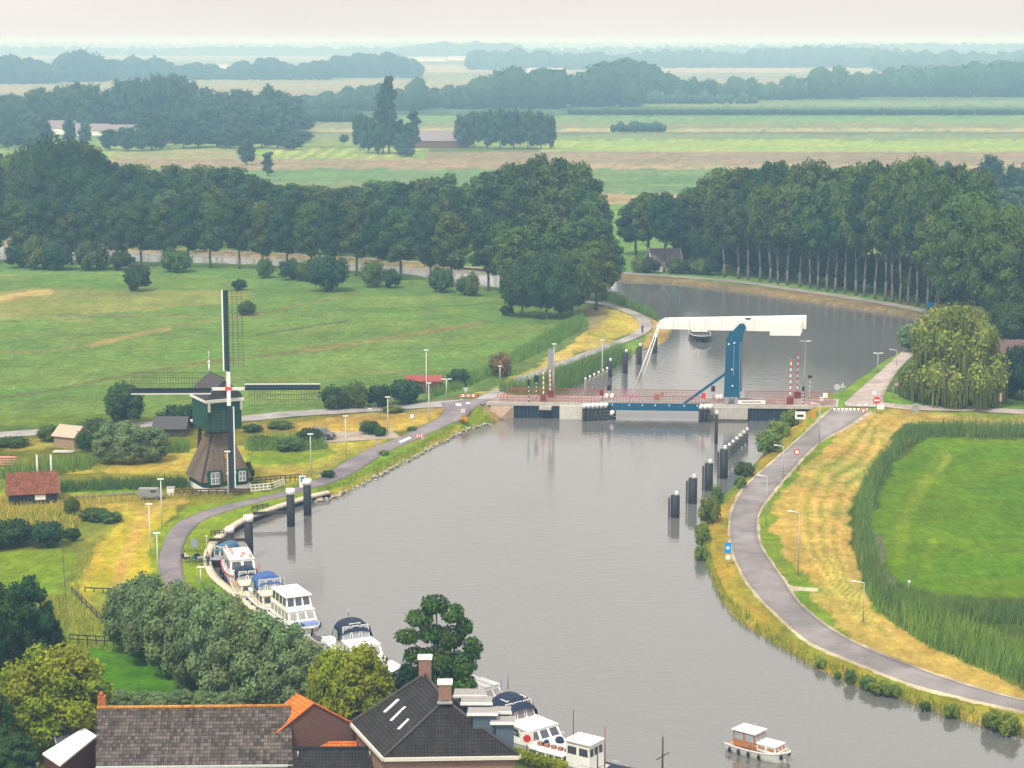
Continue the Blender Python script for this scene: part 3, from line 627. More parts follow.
# ---- big clump behind
for i,(x,y,yt,w_) in enumerate([(462,262,186,36),(478,262,176,38),(495,262,168,38),(512,263,163,38),(529,263,158,38),(547,264,154,40),(563,264,156,38),(577,265,162,36),(588,266,176,34),(596,268,192,30),(600,268,212,24),(520,260,172,40),(555,262,170,40)]):
    tree('poplar%d'%(i*3%4),x,y,yt,w_+4,'poplar_tree','tall poplar in the round wood at the river bend, %s from its left end'%ordn(i),group='wood at the river bend')
for i,(x,y,yt,w_,k) in enumerate([(520,306,226,42,'poplar1'),(541,296,214,40,'poplar1'),(562,300,218,44,'poplar3'),(588,301,218,46,'poplar1'),(605,298,236,34,'poplar3'),(522,317,262,40,'oak0'),(547,319,254,44,'oak0'),(572,316,246,46,'oak1'),(596,310,240,38,'poplar1'),(560,319,276,34,'oak0')]):
    tree(k,x,y,yt,w_+4,'clump_tree',['dark tree at the left side of the front clump','tree with a rounded top behind the front clump','lighter top tree in the middle of the front clump','bright broad tree right of the clump centre','tree leaning over the water at the right of the clump','low dark tree filling the left foot of the clump','low dark tree under the middle of the clump','large low tree in front of the clump','slim tree beside the start of the cycle path','small dark tree at the foot of the clump centre'][i],group='front clump of trees by the cycle path')
# ---- bushes on the near bank
for i,(x,y,yt,w_) in enumerate([(18,268,243,24),(38,269,235,30),(58,270,240,30),(92,270,240,34),(123,270,250,24),(176,272,248,30),(138,291,262,26),(265,278,258,17),(290,280,258,22),(306,281,260,20),(329,291,253,40),(373,287,260,24),(392,288,268,18),(441,292,266,24),(466,295,276,18),(472,296,272,14),(239,290,279,15),(247,315,301,18),(507,315,305,14)]):
    k='bush%d'%(i%2) if i!=10 else 'bush0'
    bush(k,x,y,yt,w_,['dark bush at the far left of the canal bank','tall dark shrub second along the canal bank','rounded shrub beside the tall one on the bank','wide dark shrub under the left trees','small shrub beside a slim trunk','round bush on the bank behind the field tree','dark lone bush standing out in the meadow','narrow bush on the bank above the windmill sail','bush on the bank right of the narrow one','twin bush beside the large dark thicket','largest dark thicket on the canal bank','bush before the canal left of the single trunk','small pointed bush against its bigger neighbour','shrub before the canal bend','low shrub right of the bend','pointed little shrub by the last trunks','small round bush left of the upright sail tip','flat dark bush behind the upright sail','small bush at the foot of the front clump'][i],group='shrubs along the canal')
# ---- right row along the river
rprof=[(625,205),(640,192),(655,186),(680,192),(700,176),(715,170),(745,166),(780,162),(850,160),(905,158),(950,161),(975,168),(990,180)]
tx=[648,664,724,738,748,760,770,778,787,800,810,818,827,835,845,856,864,875,885,892,900,908,917,927,938]
def roady(x): return float(np.interp(x,[600,621,662,704,746,798,868,918,940],[271,273,276,279,283,290,301,310,316]))
for i,x in enumerate(tx):
    tree('tallpop%d'%(i%3),x,roady(x)-3.5,max(pr(x,rprof)+TR.uniform(12,34) if i>1 else 192+i*2,150),TR.uniform(30,40),'riverside_tree','tall bare-stemmed tree on the right river bank, %s from the left'%ordn(i),group='riverside trees with bare stems')
b2=[636,652,676,694]+list(range(706,985,15))
for i,x in enumerate(b2):
    tree('poplar%d'%TR.randrange(4),x+TR.uniform(-4,4),roady(min(x,938))-14-TR.uniform(0,7),pr(x,rprof)+TR.uniform(-3,6)+(0 if x>700 else 4),TR.uniform(36,44),'riverside_tree','dark crown behind the river bank row, %s from the left'%ordn(i),group='second row of riverside trees')
for i,x in enumerate(range(690,1010,12)):
    bush('bush0',x,roady(min(x,938))-8-TR.uniform(0,5),roady(min(x,938))-46-TR.uniform(0,8),34,'dark undergrowth shrub behind the bare stems, %s from the left'%ordn(i),'undergrowth behind the bare stems')
for i,(x,y,yt,w_,k) in enumerate([(964,326,190,76,'bigoak0'),(1000,334,204,74,'bigoak0'),(1030,332,215,60,'bigoak1'),(935,318,214,46,'tallpop0'),(1010,350,300,44,'oak1'),(1040,352,296,50,'oak0'),(975,344,318,36,'bush1'),(1000,396,372,44,'bush0'),(1022,400,345,44,'oak0'),(915,352,322,34,'sallow0')]):
    tree(k,x,y,yt,w_,'garden_tree',['large light green tree right of the bare stems','broad light tree at the right edge of the wood','tree cut by the right edge of the picture','slender tree at the right end of the river row','round tree over the brown roofed house','dark tree behind the house at the edge','low shrub behind the weeping willow','dark shrub in front of the brown roofed house','dark tree at the right edge before the house','pale shrub where the bank road meets the willow'][i],group='trees round the house at the right')
for i,(x,y,yt,w_) in enumerate([(990,205,153,26),(1012,205,163,22),(1030,208,158,26),(948,205,160,20),(974,205,170,26),(1010,222,185,40),(930,200,158,18)]):
    tree('far%d'%(i%3),x,y,yt,w_,'distant_tree',['pointed bluish tree beyond the right wood','small bluish tree near the right edge beyond the wood','hazy tree cut by the right edge','small crown peeping over the right wood','dim crown between the wood and the pointed tree','dim broad tree low beyond the right wood','tiny crown over the top of the right wood'][i],group='hazy trees beyond the right wood')
# weeping willow and its conifer
e=tree('weeping',953,403,303,116,'weeping_willow','large yellow-green weeping willow beside the east road',cat='tree'); o=link(bpy.data.objects.new('branch_curtain',CURTAIN)); o.parent=e
tree('conifer',952,407,364,26,'conifer_tree','small dark conifer in front of the weeping willow')
bush('bush0',912,392,368,22,'dark shrub beside the parked bicycles left of the weeping willow')
bush('bush0',988,408,398,14,'small clipped shrub by the east road right of the weeping willow')
# farm trees in the middle distance
mid=[(389,154,72,15,'farpoplar0'),(383,154,84,14,'farpoplar1'),(360,151,112,16,'far1'),(368,153,114,18,'far0'),(378,154,118,20,'far1'),(398,153,118,18,'far0'),(407,152,122,18,'far1'),(414,152,108,13,'farpoplar1'),(402,154,132,20,'far0'),
 (462,148,113,18,'far0'),(474,148,109,20,'far1'),(487,149,108,20,'far0'),(500,149,107,22,'far1'),(514,149,108,22,'far0'),(528,149,108,22,'far1'),(541,149,110,20,'far0'),(550,149,114,14,'far1'),(247,165,138,18,'far0'),(268,176,151,12,'farpoplar0'),(406,157,148,18,'far0'),(344,143,134,10,'far0')]
for i,(x,y,yt,w_,k) in enumerate(mid):
    lab='bluish tree in the left farm clump of the middle distance, %s from the left'%ordn(i) if i<9 else ('bluish tree in the wood right of the barn, %s from the left'%ordn(i-9) if i<17 else ['single dark tree on the field edge above the wood','narrow pointed tree right of the single field tree','low bush in front of the left farm clump','little bush on the striped field'][i-17])
    tree(k,x,y,yt,w_,'distant_tree',lab,group='farm trees in the middle distance')
lb=[]
R5=random.Random(11)
tp=[(0,95),(20,92),(38,84),(52,92),(62,84),(75,79),(90,80),(103,88),(118,82),(130,74),(145,73),(160,74),(178,72),(190,80),(205,86),(215,88),(225,92),(240,88),(255,90),(268,84),(285,90),(298,100),(305,116),(312,124)]
for row,(dy,n,yb) in enumerate([(0,30,126),(9,30,132),(20,26,140),(36,20,148)]):
    for j in range(n):
        x=-10+j*(320/n)+R5.uniform(-4,4)
        if row==2 and 28<x<190: continue
        if row==3 and (x<150 or x>300) and not (x<45): continue
        lb.append((x,yb+R5.uniform(-2,2),pr(x,tp)+dy+R5.uniform(-2,4),R5.uniform(20,30)))
lb+=[(8,150,112,18),(38,150,112,20),(45,150,116,18),(70,146,117,14),(85,146,122,14),(110,150,128,22),(128,151,126,24),(142,151,127,20),(160,150,130,16)]
for i,(x,y,yt,w_) in enumerate(sorted(lb)):
    tree('far%d'%R5.randrange(3),x,y,yt,w_,'distant_tree','hazy tree of the village wood at the upper left',group='hazy trees of the village wood')
# ---- far-off woods as masses
def wood(name,segs,label,key='blue'):
    """segs: (x0,x1,ybase,ytop list) -> many small crowns in one mesh"""
    R=np.random.RandomState(len(segs)*7+int(segs[0][2])); Vs=[];Fs=[];Cs=[];off=0
    for (x0,x1,yb,tops) in segs:
        s=sc(yb); step=max(4.5*s,1.8) if x1-x0>60 and yb<114 else 1.9*s; x=x0
        while x<x1:
            yt=np.interp((x-x0)/(x1-x0),np.linspace(0,1,len(tops)),tops)+R.uniform(-1.0,1.0)*min(3,s*3+1)
            for row in range(2):
                p=G(x+R.uniform(-1,1),yb-row*R.uniform(.3,1.2)); h=max(4,(yb-yt)/s*R.uniform(.82,1.1)); rx=h*R.uniform(.3,.52)
                c=(p.x,p.y,h*.52); r=(rx,rx,h*.5)
                cv,cf=core(c,r,R,.16); t=R.uniform(.75,1.25); Vs.append(cv);Fs.append(cf+off);Cs.append(np.full((len(cv),3),t));off+=len(cv)
                d=uvec(90,R); P=np.array(c)+d*np.array(r)*R.uniform(.9,1.12,(90,1)); V,Fq=leaves(P,(d+R.normal(size=d.shape)*.5),h*.055,R); Vs.append(V);Fs.append(Fq+off);Cs.append(np.repeat(t*R.uniform(.8,1.2,(90,1))*np.ones((90,3)),4,0));off+=len(V)
            x+=step*R.uniform(.8,1.4)
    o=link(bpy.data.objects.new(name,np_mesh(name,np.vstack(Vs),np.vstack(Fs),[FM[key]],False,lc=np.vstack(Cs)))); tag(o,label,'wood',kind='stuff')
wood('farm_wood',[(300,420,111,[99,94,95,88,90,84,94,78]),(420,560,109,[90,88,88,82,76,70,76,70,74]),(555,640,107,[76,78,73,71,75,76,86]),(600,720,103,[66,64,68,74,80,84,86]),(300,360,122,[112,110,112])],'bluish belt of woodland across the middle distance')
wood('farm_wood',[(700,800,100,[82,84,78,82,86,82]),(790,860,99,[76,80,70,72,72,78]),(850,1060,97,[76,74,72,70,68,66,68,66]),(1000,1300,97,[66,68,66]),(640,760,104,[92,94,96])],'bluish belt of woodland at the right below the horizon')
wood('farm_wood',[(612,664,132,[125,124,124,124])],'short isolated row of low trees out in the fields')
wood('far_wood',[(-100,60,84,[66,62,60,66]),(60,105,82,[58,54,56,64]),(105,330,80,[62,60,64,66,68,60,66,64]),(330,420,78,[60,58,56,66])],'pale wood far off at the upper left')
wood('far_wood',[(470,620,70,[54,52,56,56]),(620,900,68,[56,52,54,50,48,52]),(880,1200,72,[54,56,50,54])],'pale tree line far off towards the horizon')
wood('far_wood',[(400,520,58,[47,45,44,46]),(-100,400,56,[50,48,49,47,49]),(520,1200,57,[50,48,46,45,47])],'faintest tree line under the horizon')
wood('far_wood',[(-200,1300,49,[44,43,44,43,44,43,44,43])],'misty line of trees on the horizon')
# dark crop edge across the far fields
wood('field_hedge',[(570,1300,115,[112.6,112.4,112.4])],'low dark hedge line across the far fields','dark')
# ================================================================= reeds and tall grass
def reeds(name,poly,n,h,label,m='reed',tint=(1,1,1),wd=.048,seed=1,cat='reeds',hv=.22,zp=0.0):
    R=np.random.RandomState(seed); P=np.array([[float(v) for v in P0(q[0],q[1],zp)] for q in poly])
    lo,hi=P.min(0),P.max(0); pts=np.zeros((0,2))
    area=.5*abs(np.dot(P[:,0],np.roll(P[:,1],1))-np.dot(P[:,1],np.roll(P[:,0],1)))
    N=int(n*3.6*area)
    while len(pts)<N:
        q=lo+R.rand(max(N,1000)*2,2)*(hi-lo); q=q[inside(q[:,0],q[:,1],P)]; pts=np.vstack([pts,q])
    pts=pts[:N]; z=height(pts[:,0],pts[:,1]); z=np.maximum(z,WZ-.1)
    hh=h*(1-hv+2*hv*fbm(pts[:,0]/3,pts[:,1]/3))*R.uniform(.75,1.2,N)
    a=R.rand(N)*math.pi; dx=np.stack([np.cos(a),np.sin(a),0*a],1)*wd*R.uniform(.7,1.5,(N,1))
    ln=np.stack([R.normal(size=N)*.2+.12*np.sin(pts[:,1]/9),R.normal(size=N)*.2,np.ones(N)],1)*hh[:,None]
    B=np.stack([pts[:,0],pts[:,1],z-.1],1)
    V=np.stack([B-dx,B+dx,B+ln+dx*.12,B+ln-dx*.12],1).reshape(-1,3)
    t=R.uniform(.7,1.3,(N,1))*(.8+.5*fbm(pts[:,0]/5+3,pts[:,1]/5))[:,None]
    lc=np.array(tint)*t; tan_=R.rand(N)<.09; lc[tan_]*=np.array([2.1,1.35,1.3]); lc=np.repeat(lc,4,0)
    o=link(bpy.data.objects.new(name,np_mesh(name,V,np.arange(4*N).reshape(-1,4),[FM[m]],False,lc=lc))); tag(o,label,cat,kind='stuff'); return o
reeds('reeds',[(905,436),(960,430),(1200,425),(1200,436),(1010,438),(930,441),(902,452),(882,474),(872,503),(870,530),(877,556),(888,588),(900,600),(940,609),(1024,613),(1200,616),(1200,632),(1024,626),(960,622),(905,616),(880,606),(866,588),(857,560),(855,520),(857,500),(866,480),(882,458)],4.5,1.7,'tall blue-green reeds around the bright green meadow',tint=(.75,1.0,.85),seed=2)
reeds('reeds',[(866,590),(880,604),(900,625),(950,648),(1030,672),(1200,722),(1200,750),(1024,692),(985,672),(930,648),(890,622),(868,600)],5,1.7,'dense reed belt below the mown slope of the right dyke',tint=(.8,1.1,.7),seed=3)
reeds('reeds',[(905,605),(930,612),(975,632),(1024,652),(1200,700),(1200,722),(1024,668),(960,648),(920,632),(900,618)],4,1.7,'second reed belt inside the ditch at the right',tint=(.95,1.2,.6),seed=4)
reeds('reeds',[(500,399),(520,397),(562,388),(577,382),(607,367),(619,361),(632,353),(622,350),(607,356),(585,366),(560,374),(530,386),(500,394)],6,2.2,'reeds between the cycle path and the river north of the bridge',tint=(.75,1.05,.75),seed=5)
reeds('reeds',[(598,296),(615,298),(638,309),(654,316),(658,322),(648,317),(636,311),(620,304),(603,300)],8,1.9,'reeds along the water at the river bend',tint=(.75,1.05,.8),seed=6)
reeds('reeds',[(425,404),(460,392),(500,372),(560,344),(588,324),(580,317),(560,328),(500,364),(470,378),(440,394)],4,1.6,'reed ditch between the meadow and the cycle path',tint=(.8,1.15,.75),seed=7)
reeds('reeds',[(60,493),(190,488),(185,482),(120,484),(62,487)],8,1.4,'dark reeds in the ditch left of the windmill',tint=(.5,.75,.5),seed=8)
reeds('reeds',[(0,480),(50,476),(90,470),(100,461),(80,462),(40,470),(0,476)],6,1.9,'pale green reeds behind the red roofed boathouse',tint=(1.0,1.3,.8),seed=9)
reeds('reeds',[(160,454),(190,453),(190,446),(165,447)],6,1.7,'small reed patch left of the windmill body',tint=(.8,1.1,.7),seed=10)
reeds('reeds',[(245,452),(330,450),(322,443),(300,440),(248,443)],5,1.5,'reeds and rough growth right of the windmill',tint=(.85,1.15,.8),seed=11)
reeds('tall_grass',[(-10,545),(60,540),(85,520),(100,505),(160,500),(190,497),(190,492),(100,496),(0,500)],4,.7,'straw coloured tall grass in front of the boathouse',tint=(2.3,1.6,1.0),seed=12,cat='grass')
reeds('tall_grass',[(85,560),(70,595),(40,600),(60,650),(150,655),(140,625),(90,615),(80,590),(96,550)],3.5,.6,'tall unmown grass beside the mown strip at the lower left',tint=(1.7,1.5,.9),seed=13,cat='grass')
# grass fringe on the water's edge, right bank
reeds('bank_grass',[(703,556),(712,582),(722,603),(740,623),(776,646),(815,669),(851,685),(895,699),(934,713),(990,730),(1024,740),(1024,734),(990,724),(934,707),(895,693),(851,679),(815,662),(776,639),(742,616),(727,600),(718,580),(710,556),(708,530),(702,530)],5,.75,'rough grass fringe along the right river edge',tint=(1.1,1.2,.55),seed=14,cat='grass',zp=WZ)
reeds('bank_grass',[(319,499),(349,490),(378,476),(397,466),(419,455),(434,446),(459,433),(456,430),(430,443),(395,461),(345,485),(318,494)],4,.45,'grass fringe on the stone edged left bank',tint=(1.1,1.15,.5),seed=15,cat='grass',zp=WZ)
# ---- bank shrubs, right side
for i,(x,y,yt,w_) in enumerate([(768,453,430,26),(778,440,420,24),(790,428,410,22),(744,478,461,20),(717,505,485,12),(709,524,497,22),(702,545,522,16),(701,561,545,13),(795,415,406,20),(740,488,476,12)]):
    bush('bush2' if i!=3 else 'bush1',x,y,yt,w_,['wide round shrub on the bank below the bridge','round shrub just left of the dark square sign','shrub against the sheet piling of the bridge end','shrub between the dolphins and the road','little shrub nearest the inner dolphin','tall shrub at the narrowest bend of the bank','shrub under the tall one on the bend','lowest shrub of the bend beside the blue sign','small shrub right at the bridge deck end','tiny shrub under the one by the dolphins'][i],group='shrubs on the right river bank')
for i,(x,y,yt,w_) in enumerate([(821,668,659,11),(850,684,668,12),(868,689,676,18),(880,694,681,22),(892,697,684,16),(925,711,701,12),(951,718,704,16),(993,730,709,22),(1008,735,712,24),(838,679,671,8)]):
    bush('bush2',x,y,yt,w_,['small reed tuft in the water, leftmost on the lower right bank','upright reed tuft second from the left','left lobe of the biggest reed clump by the water','middle of the biggest reed clump by the water','right lobe of the biggest reed clump by the water','low pale tuft between two reed clumps','solitary rounded reed clump near the right','large dark reed clump by the right edge','last reed clump at the right edge of the picture','tiny tuft between the first two'][i],group='reed clumps standing in the right river edge',name='reed_clump',cat='reeds')
# ---- left side shrubs
for i,(x,y,yt,w_,k) in enumerate([(125,424,383,38,'round'),(180,427,404,44,'bush0'),(112,463,422,36,'sallow1'),(130,463,422,38,'sallow2'),(152,461,426,36,'sallow0'),(50,441,425,24,'bush1'),(85,452,430,20,'bush0'),(12,446,437,34,'bush1'),(96,432,418,24,'bush1'),
 (335,409,385,30,'bush1'),(355,408,383,28,'bush1'),(378,407,384,26,'bush0'),(404,404,378,34,'bush0'),(458,386,368,22,'bush0'),(501,376,352,24,'bushbrown'),(370,434,420,20,'bush0'),(380,436,426,14,'bush1'),(309,444,427,24,'bush0'),(262,445,436,30,'bush1'),(290,450,438,30,'bush1'),(280,428,421,26,'bush1'),(252,432,424,20,'bush0'),(393,412,406,22,'bush2'),
 (15,545,518,40,'bush0'),(48,546,520,34,'bush0'),(0,548,524,40,'bush0'),(73,541,527,16,'bush0'),(95,520,508,30,'bush1'),(72,514,497,16,'bush1'),(110,522,512,24,'bush1'),(248,484,461,13,'bush0'),(412,431,426,10,'bush1'),(384,455,450,10,'bush2'),(328,478,470,14,'bush0')]):
    bush(k,x,y,yt,w_,['dark rounded tree beyond the grey willows','dark bush behind the windmill body','left lobe of the grey-green willow group left of the mill','middle of the grey-green willow group left of the mill','right lobe of the grey-green willow group near the mill','bush left of the small timber shed','dark growth at the right of the timber shed','bushes at the far left beside the road','bush behind the timber shed by the road',
     'first bush from the left in the hedge under the sail','second bush in the hedge under the sail','third bush in the hedge under the sail','large dark bush before the red roofed barn','dark bush right of the red roofed barn','brownish bush in the reed ditch','round dark bush between the two lamp posts','small bush right of the round dark one','dark bush left below the parked car','low growth right of the mill body','pale bush under the parked car','growth beside the road behind the mill','dark low bush right of the mill cap','small green mound under the striped barrier',
     'dark thicket in the lower left meadow, left part','dark thicket in the lower left meadow, right part','dark thicket cut by the left edge','small bush right of the lower left thicket','low wide bush before the boathouse','little upright bush before the boathouse','low bush near the mown strip','black bush at the right corner of the mill','weedy clump at the foot of the lamp by the bend','weeds at the lamp foot beside the road','dark weeds by the blue box'][i],name='bush' if i else 'round_tree',cat='bush' if i else 'tree')
PROTO['bushyellow0']=(crown_mesh('foliage',ovoid(7,1.6,.0,2.6,.7,106,.7),900,.17,foliage_mat('yellow_blossom',(.55,.33,.02),rv=.05),116),None); REFH['bushyellow']=2.6; REFW['bushyellow']=3.2
bush('bushyellow0',464.5,424,415,9,'yellow flowering shrub beside the river road junction')
# ---- foreground willow row
wr=[(128,652,580,44),(148,664,584,48),(170,676,586,50),(192,690,594,52),(214,700,598,54),(238,704,604,54),(262,706,612,54),(286,708,622,54),(306,712,640,48),(182,660,582,44),(206,672,590,46),(230,680,598,46),(254,690,610,46),(150,650,574,40)]
for i,(x,y,yt,w_) in enumerate(wr):
    tree('sallow%d'%(i%3),x,y,yt,w_,'willow_tree','grey-green willow in the %s rank along the moorings, %s from the left'%('front' if i<9 else 'rear',ordn(i if i<9 else {13:0,9:1,10:2,11:3,12:4}[i])),group='grey-green willows along the moorings')
for i,x in enumerate([118,140,160,182,204,222,240]):
    bush('sallow%d'%(i%3),x,712,690+ (i%3),28,'low grey-green shrub behind the long tiled roof, %s from the left'%ordn(i),'low shrubs behind the long tiled roof')
tree('lime',55,752,648,112,'lime_tree','large yellow-green tree in the lower left corner')
tree('lime2',352,738,645,78,'lime_tree','yellow-green tree behind the orange roof')
tree('lime2',333,742,652,50,'lime_tree','smaller yellow-green crown beside the orange roof')
for i,(x,y,yt,w_) in enumerate([(5,700,586,60),(28,690,578,58),(50,688,614,34),(-5,780,690,44),(14,790,735,50),(-15,720,600,60),(8,740,690,50)]):
    tree('darktree',x,y,yt,w_,'dark_tree',['dark tree at the left edge behind the yellow-green one','tall dark tree left of the fenced grass','lower dark tree leaning over the fenced grass','dark tree at the left edge below the yellow-green one','dark shrub tree in the bottom left corner','dark tree cut by the left edge','dark foliage under the left trees'][i],group='dark trees at the lower left')
tree('locust',438,716,594,86,'locust_tree','airy deep green tree standing before the river behind the chimneys')
bush('bush0',408,704,663,44,'dark shrub left of the locust tree behind the dark roof')
bush('bush0',427,712,672,34,'dark growth under the locust tree by the chimney')

for i,x in enumerate([640,650,676,688,699,712]):
    bush('bush0' if i%2 else 'bush1',x,272.5+i*.5,256+i*.6,20,['clipped tree in the hedge left of the farmhouse','hedge bush at the farmhouse gable','hedge bush before the farmhouse wall','hedge bush right of the farmhouse','dark hedge bush between farmhouse and wood','last hedge bush before the bare stems'][i],'hedge at the farmhouse')
# ================================================================= shared paints
WHITE=mat('white_paint',(.80,.79,.76),.45,var=.05); CREAM=mat('cream_paint',(.72,.66,.52),.5,var=.06); BLUEP=mat('petrol_blue_steel',(.004,.085,.17),.4,var=.1,scale=.6); NAVYW=mat('navy_sheet_piling',(.022,.040,.065),.6,var=.25)
CONC=mat('concrete',(.42,.40,.355),.85,var=.2,scale=1.2,bump=.2); CONCL=mat('pale_concrete',(.56,.55,.48),.85,var=.12,scale=1.5); CONCD=mat('dark_concrete',(.24,.22,.19),.9,var=.25,scale=1.0); REDP=mat('red_paint',(.62,.045,.03),.5,var=.08); RAILR=mat('faded_red_railing',(.33,.085,.06),.6,var=.1); BLACK=mat('black_tar',(.018,.020,.024),.6,var=.2); GALV=mat('galvanised_steel',(.40,.41,.41),.45,metal=.3,var=.08); GREYP=mat('grey_panel',(.27,.29,.32),.6); DKGREEN=mat('mill_green_boards',(.008,.070,.052),.55,var=.25,scale=2.5); THATCH=mat('brown_thatch',(.155,.115,.085),.95,var=.3,scale=3,bump=.6); TIMBER=mat('dark_timber',(.05,.045,.04),.8,var=.3); WOOD=mat('varnished_wood',(.38,.15,.05),.45,var=.2,scale=4); GOLD=mat('ochre_paint',(.6,.35,.05),.5)
GLASSD=mat('dark_window_glass',(.045,.055,.065),.08,var=.1,spec=.8); GLASSL=mat('pale_window_glass',(.30,.34,.37),.12,var=.15,spec=.8); SHADEB=mat('blue_canvas',(.035,.085,.26),.75,var=.1); NAVYC=mat('navy_canvas',(.014,.024,.055),.75,var=.15); STONE=mat('quay_stone',(.55,.48,.37),.9,var=.3,scale=1.5,bump=.3); YEL=mat('yellow_paint',(.7,.5,.05),.5)
def lane(px,y0,y1,z): return P0(px,y0,z)
# ================================================================= quay wall and bank stones
def wallstrip(name,line_,prof,mats,label,cat):
    """sweep a (across,z) profile along a water-edge polyline; across>0 is landward"""
    n=len(line_); V=[];k=len(prof)
    for i in range(n):
        a=line_[max(i-1,0)];b=line_[min(i+1,n-1)]; d=np.array(b)-np.array(a); d/=np.linalg.norm(d); nn=np.array([-d[1],d[0]])
        q=line_[i]+nn
        if inside(np.array([q[0]]),np.array([q[1]]),RIV)[0]: nn=-nn
        for (ac,z) in prof: V.append((line_[i][0]+nn[0]*ac,line_[i][1]+nn[1]*ac,z))
    Fs=[(i*k+j,i*k+(j+1)%k,(i+1)*k+(j+1)%k,(i+1)*k+j) for i in range(n-1) for j in range(k)]
    mi=[0 if (f%k) in mats[1] else 1 for f in range(len(Fs))]
    o=link(bpy.data.objects.new(name,np_mesh(name,V,Fs,mats[0],False,midx=mi))); tag(o,label,cat); return o
wallstrip('quay_wall',QW,[(-.06,-3),(-.06,-.25),(-.12,-.25),(-.12,.12),(.75,.12),(.75,-1.6)],([STONE,NAVYW],(1,2,3,4)),'pale capped quay wall with dark piling at the moorings','wall')
# rubble stones along the left bank towards the bridge
Rr=random.Random(8); mb=MB()
bk=wpts(LEFT[LEFT.index((490,424)):LEFT.index((316,501))+1],WZ,6)
for q in bk:
    for _ in range(5):
        x=q[0]+Rr.uniform(-.3,1.0)*-.5; y=q[1]+Rr.uniform(-1.2,1.2); r=Rr.uniform(.18,.42)
        r*=.62; mb.ball((x+Rr.uniform(-.3,.3),y,WZ+Rr.uniform(.0,.25)),(r*1.3,r,r*.7),6,4)
tag(mb.build('bank_stones',mat('bank_rubble',(.37,.33,.25),.9,var=.35,scale=2)),'line of pale stones along the left river bank','stones',kind='stuff')
# ================================================================= bridge
def yl(px): return 402.0+(px-487)*.0118
def nearpt(px,z=DECK): return Vector((*[float(v) for v in P0(px,yl(px),DECK)],z))
A_=nearpt(487);B_=nearpt(834); U=(B_-A_).normalized(); VV=Vector((.17,.985,0)); BWID=6.4
bridge=empty('lift_bridge',tuple(nearpt(650,DECK)),'white and blue drawbridge with balance beams over the river','bridge')
borg=nearpt(650,DECK)
def L(px,v=0,z=0): # bridge local point: pixel column on the near edge, metres back, metres above deck
    return nearpt(px)+VV*v+Vector((0,0,z))-borg
def slab(mb,p0,p1,v0,v1,z0,z1,mi=0):
    V=[L(p0,v0,z0),L(p1,v0,z0),L(p1,v1,z0),L(p0,v1,z0),L(p0,v0,z1),L(p1,v0,z1),L(p1,v1,z1),L(p0,v1,z1)]
    mb.add(V,[(3,2,1,0),(4,5,6,7),(0,1,5,4),(1,2,6,5),(2,3,7,6),(3,0,4,7)],mi)
for pa,pb in ((484,606.5),(700.5,838)): mb=MB(); slab(mb,pa,pb,-.12,BWID,-.5,.0); mb.build('deck',CONC,bridge)
mb=MB(); slab(mb,486,606,.7,BWID-.7,.0,.035); mb.build('roadway',asphalt('bridge_surface',(.27,.20,.18)),bridge); mb=MB(); slab(mb,701,836,.7,BWID-.7,.0,.035); mb.build('roadway',asphalt('bridge_surface',(.27,.20,.18)),bridge)
leaf=MB(); slab(leaf,607,700,.05,BWID-.05,-.25,.02); lf=leaf.build('leaf_deck',mat('grey_leaf_surface',(.26,.24,.23),.8),bridge)
mb=MB(); slab(mb,607,700,-.1,.05,-1.05,.10); slab(mb,607,700,BWID-.05,BWID+.1,-1.05,.10)
for p in (622,637,652,667,682): slab(mb,p,p+.8,.06,BWID-.06,-.8,-.26)
mb.build('girder',BLUEP,lf)
mb=MB()
for p in (612,629,642,655,669,684,697): slab(mb,p,p+.8,-.15,-.09,-.35,-.05)
mb.build('girder_lamp',WHITE,lf)
mb=MB(); slab(mb,652.6,654.4,-.16,-.10,-1.2,-.98); mb.build('marker_lamp',mat('orange_lamp',(.8,.2,.03),.4),lf)
# supports
mb=MB(); slab(mb,560,583.5,-.5,BWID,-5.5,-.36); mb.build('pier',CONCL,bridge)
mb=MB(); slab(mb,714.5,748,-.55,BWID,-2.2,-.36); mb.build('pier',CONC,bridge)
mb=MB(); slab(mb,716,747,-.3,BWID,-5.5,-2.21); mb.build('pier_foot',CONCD,bridge)  # foot set back and darker than the pier above
mb=MB(); slab(mb,700.6,714.4,-.2,BWID,-5.5,-.47); mb.build('pier_foot',CONCD,bridge)
def sheet(p0,p1,vv0,vv1,n,name='sheet_piling'):
    mb=MB(); 
    for i in range(n):
        a=p0+(p1-p0)*i/n; b=p0+(p1-p0)*(i+.55)/n; c=p0+(p1-p0)*(i+1)/n; f=vv0+(vv1-vv0)*i/n
        slab(mb,a,b,f,f+.5,-5.5,-.52); slab(mb,b,c,f+.25,f+.5,-5.5,-.52)
    mb.build(name,NAVYW,bridge)
sheet(500,559.8,.1,.1,16); sheet(748.2,806,.1,.1,16)
mb=MB(); slab(mb,540,552,-1.0,-.02,-1.0,-.52); mb.build('service_ledge',CONC,bridge)
mb=MB(); mb.add([L(491,-.3,-.5),L(514,-.3,-.5),L(500,-1.6,-2.7),L(492,-2.0,-2.4),L(491,-.3,-3.2),L(514,-.3,-3.2)],[(0,3,2,1),(1,2,5),(0,4,3)]); mb.build('abutment_slope',mat('abutment_setts',(.36,.27,.19),.9,var=.25,scale=3),bridge)
